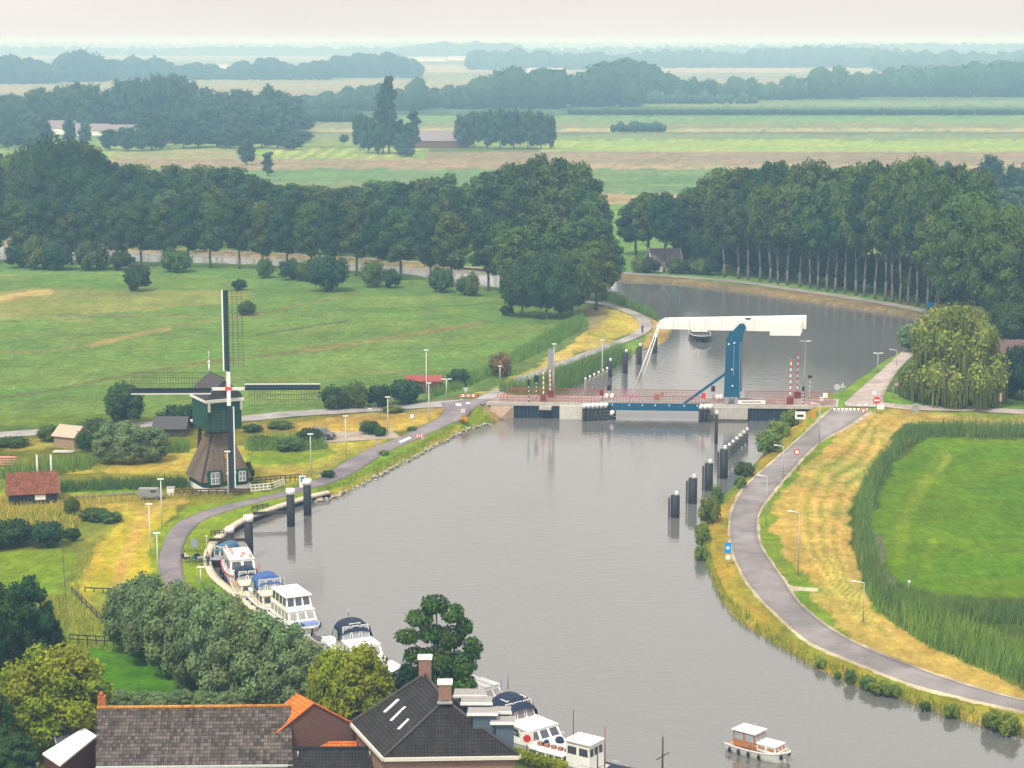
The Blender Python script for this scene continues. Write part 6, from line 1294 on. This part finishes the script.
# ================================================================= people
SKIN=mat('skin',(.55,.33,.24),.6); HAIR=mat('dark_hair',(.05,.035,.025),.8)
def skinned(name,verts,edges,rad,m,parent,root=0):
    me=bpy.data.meshes.new(name); me.from_pydata([tuple(v) for v in verts],edges,[]); me.materials.append(m)
    o=link(bpy.data.objects.new(name,me)); o.parent=parent; mo=o.modifiers.new('skin','SKIN')
    sv=me.skin_vertices[0].data
    for i,r in enumerate(rad): sv[i].radius=(r,r) if not hasattr(r,'__len__') else r
    sv[root].use_root=True; s_=o.modifiers.new('sub','SUBSURF'); s_.levels=1; s_.render_levels=1; return o
def person(p,rz,pose,shirt,trouser,label,group=None):
    e=empty('person',p,label,'person',group,rz=rz)
    # x forward, y left
    if pose=='stand': hip,kn,an,to=[(0,.0,.95),(.02,.1,.5),(0,.1,.08),(.14,.12,.04)],None,None,None; legs=lambda s:[(0,.09*s,.9),(.02,.11*s,.5),(-.02,.11*s,.09),(.15,.13*s,.04)]; pz=.95; tl=0
    elif pose=='walk': legs=lambda s:[(0,.09*s,.9),(.14*s,.10*s,.5),(.10*s-.1,.11*s,.09+(.06 if s<0 else 0)),(.10*s+.05,.12*s,.04+(.02 if s<0 else 0))]; pz=.95; tl=0
    elif pose=='sit': legs=lambda s:[(0,.1*s,.47),(.42,.13*s,.5),(.44,.13*s,.09),(.58,.14*s,.04)]; pz=.5; tl=-.05
    else: legs=lambda s:[(0,.09*s,.95),(.28,.11*s,.78 if s>0 else .62),(.16,.11*s,.38 if s>0 else .22),(.28,.12*s,.34 if s>0 else .18)]; pz=1.0; tl=.16   # cycling
    pel=(0,0,pz); ch=(tl*1.0,0,pz+.34); nk=(tl*1.4,0,pz+.53); hd=(tl*1.5+.02,0,pz+.63); ht=(tl*1.5+.02,0,pz+.77)
    arm=(lambda s:[(nk[0],.17*s,pz+.47),(nk[0]-.03,.23*s,pz+.22),(nk[0]+.06,.24*s,pz-.02),(nk[0]+.09,.24*s,pz-.11)]) if pose in('stand','walk') else (lambda s:[(nk[0],.17*s,pz+.47),(nk[0]+.12,.24*s,pz+.25),(nk[0]+.36,.2*s,pz+.20),(nk[0]+.45,.19*s,pz+.2)])
    V=[pel,ch,nk,hd,ht];E=[(0,1),(1,2),(2,3),(3,4)];Rd=[(.13,.15),(.13,.17),.055,.095,.085]
    for s in (1,-1):
        n=len(V); V+=legs(s); E+=[(0,n),(n,n+1),(n+1,n+2),(n+2,n+3)]; Rd+=[.085,.062,.042,.04]
        n=len(V); V+=arm(s); E+=[(1,n),(n,n+1),(n+1,n+2),(n+2,n+3)]; Rd+=[.055,.042,.03,.035]
    skinned('body',V,E,Rd,SKIN,e)
    V=[(0,0,pz-.02),ch,(nk[0],0,pz+.48)];E=[(0,1),(1,2)];Rd=[(.15,.17),(.15,.19),(.08,.10)]
    for s in (1,-1): a=arm(s); n=len(V); V+=a[:3]; E+=[(1,n),(n,n+1),(n+1,n+2)]; Rd+=[.075,.058,.045]
    skinned('shirt',V,E,Rd,shirt,e)
    V=[(0,0,pz+.02)];E=[];Rd=[(.15,.165)]
    for s in (1,-1): a=legs(s); n=len(V); V+=a[:3]; E+=[(0,n),(n,n+1),(n+1,n+2)]; Rd+=[.105,.08,.06]
    skinned('trousers',V,E,Rd,trouser,e)
    mb=MB(); mb.ball((hd[0]-.025,0,pz+.73),(.105,.095,.10),10,6); mb.build('hair',HAIR,e); mb=MB(); mb.ball((hd[0]+.105,0,pz+.68),(.025,.018,.03),6,4); mb.build('nose',SKIN,e)
    return e
DKB=mat('dark_blue_cloth',(.02,.04,.09),.8); WHC=mat('white_cloth',(.75,.75,.73),.8); BKC=mat('black_cloth',(.02,.02,.022),.8); TEAL=mat('teal_cloth',(.01,.12,.16),.8)
def camp_chair(p,rz,label):
    e=empty('camping_chair',p,label,'chair','camping chairs on the quay lawn',rz=rz); mb=MB(); [mb.tube((x,y,0),(x,y,.42),.025,.025,6) for x in(-.22,.22) for y in(-.24,.24)]; mb.build('legs',GALV,e); MB().box((0,0,.42),(.48,.5,.05)).build('seat',DKB,e); mb=MB(); mb.bar((-.22,0,.44),(-.32,0,.95),.5,.05); mb.build('backrest',DKB,e)
for px,py,rz,sh,tr,l1,l2 in [(186,562,.2,WHC,BKC,'person in white seated nearest the road bend','camping chair of the person in white'),(196,561.5,2.8,BKC,TEAL,'person in dark clothes seated facing the one in white','camping chair of the person in dark clothes')]:
    p=G(px,py); camp_chair(p,rz,l2); person(p,rz,'sit',sh,tr,l1)
person(G(208,567),-.8,'stand',TEAL,DKB,'person in blue standing on the quay edge by the boats')
e=empty('picnic_table',G(201.5,562.5),'small grey camping table on the quay lawn','table'); MB().box((0,0,.6),(.9,.6,.05)).build('table_top',GREYP,e); mb=MB(); [mb.tube((x,y,0),(x,y,.58),.025,.025,6) for x in(-.38,.38) for y in(-.24,.24)]; mb.build('legs',GALV,e)
def bicycle(p,rz,label,group=None,m=BLACK):
    e=empty('bicycle',p,label,'bicycle',group,rz=rz); 
    for x in (-.53,.53):
        mb=MB(); n=20
        for i in range(n):
            a=2*math.pi*i/n;b=2*math.pi*(i+1)/n; mb.tube((x+.33*math.cos(a),0,.35+.33*math.sin(a)),(x+.33*math.cos(b),0,.35+.33*math.sin(b)),.02,.02,5)
        for i in range(8): a=math.pi*i/8; mb.tube((x+.33*math.cos(a),0,.35+.33*math.sin(a)),(x-.33*math.cos(a),0,.35-.33*math.sin(a)),.004,.004,3)
        mb.build('wheel',TYRE,e)
    mb=MB(); s_=(-.15,0,.85);c=(-.05,0,.32);h_=(.38,0,.88)
    for a,b in ((c,s_),(c,h_),((-.18,0,.75),(.38,0,.80)),((-.53,0,.35),c),((-.53,0,.35),s_),(h_,(.53,0,.35)),(h_,(.36,0,1.02))): mb.tube(a,b,.018,.018,6)
    mb.build('frame',m,e); mb=MB(); mb.tube((.34,-.27,1.04),(.34,.27,1.04),.016,.016,6); mb.build('handlebar',GALV,e); MB().box((-.17,0,.9),(.26,.14,.06)).build('saddle',BLACK,e); return e
p=G(642.3,334)+Vector((0,0,OF)); bicycle(p,math.radians(-95),'bicycle ridden along the bend of the cycle path'); person(p+Vector((0.01,.15,0)),math.radians(-95),'cycle',DKB,BKC,'cyclist in dark clothes on the bend of the cycle path')
for i,(px,py,lab) in enumerate([(899,391,'left bicycle in the rack by the north road'),(902,390.5,'middle bicycle in the rack by the north road'),(905.5,390,'right bicycle in the rack by the north road')]): bicycle(G(px,py),.2,lab,'bicycles at the weeping willow',mat('red_frame',(.4,.08,.06),.5))
bicycle(G(198,566),.3,'bicycle parked on the quay lawn by the picnic table'); 
e=empty('bench',G(902.5,388.5),'pale bench behind the bicycles by the willow','bench'); mb=MB(); mb.box((0,0,.45),(2.6,.45,.06)); mb.build('seat',mat('pinkish_planks',(.5,.36,.32),.8),e); mb=MB(); mb.box((0,.22,.75),(2.6,.05,.4)); mb.build('backrest',mat('pinkish_planks',(.5,.36,.32),.8),e); mb=MB(); mb.box((-1.1,0,.21),(.08,.4,.42)); mb.box((1.1,0,.21),(.08,.4,.42)); mb.build('legs',TIMBER,e)
# ================================================================= boats  (x = bow, z=0 waterline)
HW_=mat('gelcoat_white',(.80,.80,.77),.25,var=.04,spec=.6); HG=mat('hull_grey_white',(.55,.55,.5),.4,var=.1); HN=mat('hull_navy',(.012,.022,.05),.3,spec=.6); HK=mat('hull_black',(.02,.02,.022),.4); TEAK=mat('teak_deck',(.42,.29,.17),.7,var=.15); CRM=mat('cream_cabin',(.74,.66,.48),.4); STAIN=mat('stainless',(.55,.55,.55),.25,metal=.8); BLU=mat('bow_blue_band',(.18,.26,.55),.5); PANE=mat('boat_glass',(.05,.06,.075),.06,spec=1); PANEL_=mat('curtain_glass',(.33,.31,.30),.2,spec=.8); FEND=mat('navy_fender',(.015,.02,.05),.5); MIDB=mat('mid_blue_canvas',(.05,.11,.30),.8); LTB=mat('faded_blue_canvas',(.06,.14,.22),.8)
def hull(L_,B_,fb,m,stripe=None,mdeck=None,parent=None,name='hull'):
    st=[(-.5,.80,.95),(-.35,.93,.93),(-.1,1.0,.93),(.15,.97,.98),(.3,.82,1.06),(.41,.55,1.16),(.47,.28,1.24),(.505,.04,1.30)]
    V=[];k=7
    for x,w_,hh in st:
        b=w_*B_/2; f=fb*hh
        V+= [(x*L_,-b,f),(x*L_-(0 if x<.3 else .05*L_*(x-.3)/.2),-b*.95,f*.45),(x*L_*.985-(0 if x<.3 else .12*(x-.3)/.2*L_*.3),-b*.82,-.05),(x*L_*.94,0,-.55 if x<.45 else -.15),(x*L_*.985-(0 if x<.3 else .12*(x-.3)/.2*L_*.3),b*.82,-.05),(x*L_-(0 if x<.3 else .05*L_*(x-.3)/.2),b*.95,f*.45),(x*L_,b,f)]
    n=len(st); mb=MB(); Fs=[];
    mb.add(V,[(i*k+j,(i+1)*k+j,(i+1)*k+j+1,i*k+j+1) for i in range(n-1) for j in range(k-1)]+[tuple(range(k))],0,False)
    o=mb.build(name,m,parent)
    d=MB(); V2=[]
    for x,w_,hh in st: V2+=[(x*L_,-w_*B_/2*.93,fb*hh-.08),(x*L_,w_*B_/2*.93,fb*hh-.08)]
    d.add(V2,[(2*i,2*i+1,2*i+3,2*i+2) for i in range(n-1)]); d.build('deck',mdeck or HW_,parent)
    g=MB()
    for i in range(n-1):
        for s in (-1,1):
            a=st[i];b=st[i+1]; g.bar((a[0]*L_,s*a[1]*B_/2,fb*a[2]),(b[0]*L_,s*b[1]*B_/2,fb*b[2]),.10,.12)
    g.build('rubbing_strake',stripe or HW_,o); return o
def cab(parent,x0,x1,w_,z0,z1,rf=.35,rr=.1,body=None,npf=3,nps=3,glass=None,name='cabin',tp=.9,roofm=None,over=.12,wz=(.35,.88)):
    """cabin with raked front; panes are sub-parts"""
    body=body or HW_; glass=glass or PANE; h=z1-z0; w2=w_/2; wt=w2*tp
    V=[(x0,-w2,z0),(x1,-w2,z0),(x1,w2,z0),(x0,w2,z0),(x0+rr,-wt,z1),(x1-rf,-wt,z1),(x1-rf,wt,z1),(x0+rr,wt,z1)]
    mb=MB(); mb.add(V,[(3,2,1,0),(4,5,6,7),(0,1,5,4),(1,2,6,5),(2,3,7,6),(3,0,4,7)]); o=mb.build(name,body,parent)
    r=MB(); r.box(((x0+rr+x1-rf)/2,0,z1+.04),(x1-rf-x0-rr+2*over,wt*2+2*over*.7,.08)); r.build('cabin_roof',roofm or body,o)
    g=MB(); a,b=wz
    def P(s,t,face):
        z=z0+h*t; ww=w2+(wt-w2)*t
        if face=='f': return Vector((x1-rf*t+.012,(-1+2*s)*ww*.94,z))
        if face=='r': return Vector((x0+rr*t-.012,(-1+2*s)*ww*.94,z))
        sg=-1 if face=='p' else 1; xa=x0+rr*t; xb=x1-rf*t; return Vector((xa+(xb-xa)*s,sg*(ww+.012),z))
    for face,n in (('f',npf),('p',nps),('s',nps),('r',max(npf-1,1))):
        for i in range(n):
            s0=(i+.12)/n; s1=(i+.88)/n; q=[P(s0,a,face),P(s1,a,face),P(s1,b,face),P(s0,b,face)]
            g.add(q,[(0,1,2,3)])
    g.build('window_panes',glass,o); return o
def canopy(parent,x0,x1,w_,z0,z1,m,rf=.5,rr=.2,panes=3,name='canopy',front=True,pm=None):
    """arched fabric hood with clear front and side panels"""
    n=9; w2=w_/2; V=[]
    for x,t in ((x0,0),(x0+rr,1),(x1-rf,1),(x1,0)):
        for i in range(n):
            a=math.pi*i/(n-1); y=-math.cos(a)*w2*(1 if t==0 else .93); zz=z0+(z1-z0)*(math.sin(a)**.45)
            V.append((x,y,zz if t else z0+(zz-z0)*.5))
    mb=MB(); mb.add(V,[(r*n+i,r*n+i+1,(r+1)*n+i+1,(r+1)*n+i) for r in range(3) for i in range(n-1)]); o=mb.build(name,m,parent)
    g=MB(); f=MB(); h=z1-z0
    for i in range(panes):
        y0=(-1+2*(i+.10)/panes)*w2*.84; y1=(-1+2*(i+.90)/panes)*w2*.84
        q=[(x1+.03,y0,z0+h*.06),(x1+.03,y1,z0+h*.06),(x1-rf*.72+.09,y1*.95,z0+h*.80),(x1-rf*.72+.09,y0*.95,z0+h*.80)]; g.add(q,[(0,1,2,3)])
        for k in range(4): f.bar(q[k],q[(k+1)%4],.06,.06)
    for s in (-1,1):
        q=[(x0+.4,s*(w2+.02),z0+h*.1),(x1-.5,s*(w2+.02),z0+h*.1),(x1-.7,s*(w2*.97+.02),z0+h*.55),(x0+.6,s*(w2*.97+.02),z0+h*.55)]; g.add(q,[(0,1,2,3)])
    g.build('clear_panels',pm or PANEL_,o); f.build('panel_frames',WHITE,o); return o
def rails(parent,L_,B_,fb,h=.55,x0=-.1):
    mb=MB(); pts=[(.48,.12),(.4,.55),(.3,.8),(.1,.96),(x0,.99)]
    for s in (-1,1):
        P=[Vector((x*L_,s*w_*B_/2*.92,fb*1.05)) for x,w_ in pts]
        for i,p in enumerate(P):
            mb.tube(p,p+Vector((0,0,h)),.022,.022,5)
            if i: mb.tube(P[i-1]+Vector((0,0,h)),p+Vector((0,0,h)),.022,.022,5)
    mb.build('bow_rail',STAIN,parent)
def fenders(parent,B_,fb,xs,side=(-1,1),m=FEND):
    for x in xs:
        for s in side: mb=MB(); mb.tube((x,s*(B_/2+.12),fb*.15),(x,s*(B_/2+.10),fb*.85),.15,.13,10); mb.ball((x,s*(B_/2+.12),fb*.15),.15); mb.build('fender',m,parent)
def boat(name,px,py,hd,label,cat='boat',group='motor boats moored along the left bank',sc_=1):
    return empty(name,W(px,py),label,cat,group,rz=math.radians(hd),scale=sc_)
def mast(e,x,y,z0,h,m=None,r=.04): mb=MB(); mb.tube((x,y,z0),(x,y,z0+h),r,r*.6,6); mb.build('mast',m or STAIN,e)
# heading: 0 = right, -90 = towards the camera
e=boat('open_boat',226,562,-115,'small dark open boat with faded blue hood, first at the quay'); hull(6.2,2.3,.7,HK,HK,TEAK,e); canopy(e,-1.6,1.2,2.0,.9,2.3,LTB,.4,.3,2,front=False,pm=PANE); mb=MB(); mb.box((1.9,0,.75),(1.2,1.3,.3)); mb.build('foredeck',GREYP,e)
e=boat('motor_yacht',240,579,-74,'white cruiser with a red bow stripe and cluttered top deck'); hull(9.5,3.5,1.15,HW_,REDP,HW_,e); cab(e,-3.2,2.4,2.9,1.15,2.7,.5,.1,npf=2,nps=4); cab(e,2.4,3.6,2.0,1.15,1.55,.5,0,npf=1,nps=1); MB().box((3.9,0,.85),(.7,1.7,.28)).build('red_bow_board',REDP,e); rails(e,9.5,3.5,1.15); mb=MB()
Rb=random.Random(2)
for i in range(7): MB().box((Rb.uniform(-3,1.5),Rb.uniform(-1.1,1.1),2.95),(Rb.uniform(.2,.6),Rb.uniform(.2,.5),Rb.uniform(.2,.5))).build('deck_box',mat('mixed_pink_gear',(.55,.35,.3),.7),e)
mb=MB()
for x in (-2.8,-1.2,.4,1.6): mb.tube((x,-1.1,2.75),(x,-1.1,3.3),.03,.03,5); mb.tube((x,1.1,2.75),(x,1.1,3.3),.03,.03,5)
mb.tube((-2.8,-1.1,3.3),(1.6,-1.1,3.3),.03,.03,5); mb.tube((-2.8,1.1,3.3),(1.6,1.1,3.3),.03,.03,5); mb.build('top_rail',WHITE,e); fenders(e,3.5,1.15,(-2,0,2))
e=boat('motor_cruiser',248,597,-72,'cream cabin cruiser with small dark framed hood'); hull(8.2,2.9,1.0,HG,CRM,TEAK,e); cab(e,-.2,2.4,2.4,1.0,1.85,.4,0,body=CRM,npf=2,nps=2); canopy(e,-1.9,.0,2.5,1.7,3.1,NAVYC,.3,.2,2,pm=GLASSL); rails(e,8.2,2.9,1.0); fenders(e,2.9,1.0,(-1.5,1)); MB().box((2.9,.3,1.15),(.5,.6,.35)).build('anchor_winch',WHITE,e)
e=boat('motor_yacht',270,611,-68,'navy hulled cruiser with bright blue hood'); hull(10.5,3.6,1.2,HN,HW_,HW_,e); cab(e,-1.5,2.7,3.0,1.2,2.3,.5,0,body=CRM,npf=3,nps=3); canopy(e,-2.2,.3,3.1,2.2,3.8,MIDB,.35,.2,3,pm=GLASSL); MB().box((-3.6,0,1.5),(1.8,2.6,.3)).build('aft_cover',WHITE,e); rails(e,10.5,3.6,1.25); fenders(e,3.6,1.2,(-2,0,2)); mast(e,-3.9,0,1.2,3.2,REDP,.04); mb=MB(); mb.add([(-3.9,0,4.1),(-4.6,.1,4.0),(-4.6,.1,3.5),(-3.9,0,3.6),(-3.9,.03,4.1),(-4.6,.13,4.0),(-4.6,.13,3.5),(-3.9,.03,3.6)],[(0,1,2,3),(7,6,5,4)]); mb.build('red_flag',REDP,e)
e=boat('motor_yacht',295,629,-64,'tall white flybridge yacht with pale blue bow cover',sc_=.87); hull(12,4.1,1.4,HW_,HW_,HW_,e); cab(e,-3.6,2.9,3.5,1.4,2.75,.7,0,npf=3,nps=5,glass=PANEL_); cab(e,-3.4,1.6,3.2,2.85,4.25,.4,0,npf=3,nps=4,name='wheelhouse',wz=(.25,.92),over=.3); MB().box((3.9,0,1.68),(1.0,2.6,.35)).build('bow_cover',BLU,e); rails(e,12,4.1,1.45); fenders(e,4.1,1.4,(-3,0,2.5)); mast(e,-3.3,0,4.3,1.2)
e=boat('small_tender',322,643,-70,'small grey tender squeezed between the two tall yachts'); hull(5.5,2.1,.6,HG,HG,mat('grey_tarp',(.2,.2,.21),.8),e); MB().box((-.3,0,.85),(2.8,1.5,.5)).build('tarpaulin',mat('grey_tarp',(.2,.2,.21),.8),e); MB().box((1.9,0,.7),(.7,1.0,.3)).build('white_locker',WHITE,e)
e=boat('motor_yacht',357,663,-66,'big white cruiser with dark navy hood, partly behind the yellow-green tree',sc_=.9); hull(13,4.3,1.4,HW_,HW_,HW_,e); cab(e,-1.8,3.4,3.7,1.4,2.6,.8,0,npf=3,nps=4,glass=PANEL_); canopy(e,-2.7,-.1,3.8,2.5,4.4,NAVYC,.5,.3,3,pm=GLASSL); rails(e,13,4.3,1.5); fenders(e,4.3,1.4,(-3,0,3)); MB().box((-.55,0,4.1),(.1,1.3,.35)).build('white_window_patch',WHITE,e); mast(e,-2.5,0,4.5,.8)
e=boat('motor_cruiser',393,694,-58,'white bow with bare posts between the yellow-green and the locust tree'); hull(10,3.5,1.2,HW_,HW_,TEAK,e); cab(e,-2.5,2.2,2.8,1.2,2.2,.5,0,npf=3,nps=3); rails(e,10,3.5,1.25); mast(e,2.2,.6,1.2,3.4,TIMBER,.06); mast(e,3.0,-.5,1.2,2.6,TIMBER,.06)
e=boat('motor_cruiser',478,712,-48,'white cruiser with three pale hatch covers right of the locust tree'); hull(10,3.5,1.15,HW_,HW_,HW_,e); cab(e,-3.0,2.2,3.0,1.15,2.5,.9,.1,npf=3,nps=3,roofm=mat('pale_cover',(.62,.66,.69),.6),glass=PANEL_); cab(e,-3.6,-1.9,2.2,2.55,3.3,.3,0,npf=2,nps=1,glass=GLASSL); rails(e,10,3.5,1.2); mb=MB()
for y in (-.95,0,.95): mb.box((.2,y,2.66),(2.4,.8,.07))
mb.build('hatch_cover',HW_,e)
e=boat('motor_yacht',523,748,-52,'large white cruiser with navy hood moored beside the hipped house',sc_=.92); hull(13.5,4.3,1.5,HG,HW_,HW_,e); cab(e,-2.0,3.6,3.8,1.5,2.7,.8,0,npf=3,nps=4); canopy(e,-3.2,-.2,3.9,2.6,4.6,NAVYC,.9,.4,3,pm=mat('tinted_panes',(.20,.17,.17),.2)); rails(e,13.5,4.3,1.6); fenders(e,4.3,1.5,(-3,0,3)); MB().box((-1.45,0,4.35),(.9,2.3,.10)).build('white_windscreen_cover',WHITE,e); mast(e,-3,.6,4.7,1.3,TIMBER); mast(e,-2.5,-.6,4.7,1.2,mat('flag_blue',(.05,.08,.4),.6)); mb=MB(); mb.ball((4.2,.9,1.75),(.5,.4,.35)); mb.ball((4.9,-1.2,1.9),(.35,.35,.6)); mb.build('deck_bundle',NAVYC,e)
e=boat('tugboat',581,776,-36,'classic white boat with upright wheelhouse and brown door at the bottom',sc_=.84); hull(12,3.6,1.25,CRM,HK,HG,e); cab(e,-5.2,-1.2,2.9,1.25,2.0,.1,0,body=HW_,npf=2,nps=4); w_=cab(e,-.9,1.9,2.6,1.25,3.75,.25,0,npf=3,nps=2,name='wheelhouse',wz=(.52,.82),over=.25); MB().box((-.93,-.5,2.2),(.06,.7,1.8)).build('wooden_door',WOOD,w_); mast(e,2.6,.2,1.3,4.2,mat('brown_mast',(.25,.09,.06),.6),.07); mast(e,-1.2,.4,1.3,5.0,TIMBER,.06); rails(e,12,3.6,1.3,.4); fenders(e,3.6,1.25,(-3.5,-1.5,1)); mb=MB()
for i in range(5): mb.box((-4.8+i*.8,0,2.25),(.5,.35,.35))
mb.build('deck_boxes',mat('brown_deck_boxes',(.3,.16,.11),.7),e)
e=boat('covered_boat',636,794,-30,'boat under a dark blue cover at the bottom edge of the picture'); hull(8,2.8,1.0,HK,HK,HG,e); canopy(e,-2.8,2.2,2.6,1.0,1.9,NAVYC,1.2,.4,1); mast(e,-3.6,.3,1.0,2.2,TIMBER,.06)
e=boat('sailboat',662,800,-35,'sailing boat of which only the dark mast and spreaders show',cat='sailboat'); hull(8,2.6,.9,HN,HW_,TEAK,e); MB().tube((0,0,.9),(0,0,5.2),.09,.06,8).build('mast',TIMBER,e); mb=MB(); mb.bar((0,-1.0,3.6),(0,1.0,3.6),.06,.06); mb.build('spreader',TIMBER,e)
# cruising boat
e=boat('motor_cruiser',760,755,-40,'varnished wooden cabin cruiser under way on the open river',group=None,sc_=.80); hull(7.2,3.0,1.15,HG,HW_,TEAK,e)
e.location.z-=.22
c1=cab(e,.2,2.6,2.1,1.15,1.85,.25,0,body=HW_,npf=3,nps=2,roofm=HW_,glass=WOOD,wz=(.3,.8)); c2=cab(e,-2.6,.3,2.35,1.15,2.75,.45,0,body=WOOD,npf=3,nps=2,roofm=HW_,name='wheelhouse',wz=(.45,.92),over=.22,glass=GLASSL); MB().box((-2.66,0,2.0),(.08,2.0,1.45)).build('rear_cover',NAVYC,c2); 
for fx in (-2.7,-1.6,-.4,.9):
    mb=MB(); mb.ball((fx,-1.68,.72),(.2,.17,.30),10,6); mb.build('fender',FEND,e)
for fy in (-.75,.75): mb=MB(); mb.ball((3.05,fy,.95),(.2,.17,.30),10,6); mb.build('fender',FEND,e)
rails(e,7.2,3.0,1.2,.4); mast(e,-.6,0,2.8,.9)
e=boat('river_barge',700,338,-90,'dark hulled boat with white wheelhouse coming down the river beyond the beam',group=None); hull(14,4.1,1.1,HK,HW_,HK,e); cab(e,-4.5,-1.0,3.2,1.1,2.5,.2,0,npf=4,nps=3); mast(e,3,0,1.2,3.0,mat('brown_mast',(.25,.09,.06),.6)); MB().box((-3,0,3.0),(.5,.4,.9)).build('funnel',mat('pale_pink_box',(.6,.42,.4),.6),e)

# low wash trailing behind the cruising boat
mb=MB()
for pts,hh in (([(736,750),(690,737),(640,725),(590,713),(545,705),(505,699)],.10),([(742,743),(716,731),(690,722),(660,713)],.06)):
    P=[W(*q) for q in resamp(pts,24)]
    for i in range(len(P)-1):
        a,b=P[i],P[i+1]; d=(b-a).normalized(); n_=Vector((-d.y,d.x,0)); k0=hh*(1-i/24); k1=hh*(1-(i+1)/24); w0=.5+.5*i/24
        mb.add([a-n_*w0-Vector((0,0,.01)),a+Vector((0,0,k0)),a+n_*w0-Vector((0,0,.01)),b-n_*w0-Vector((0,0,.01)),b+Vector((0,0,k1)),b+n_*w0-Vector((0,0,.01))],[(0,1,4,3),(1,2,5,4)],0,True)
tag(mb.build('boat_wake',WATER_M),'low wash spreading from the cruising boat','wake',kind='stuff')
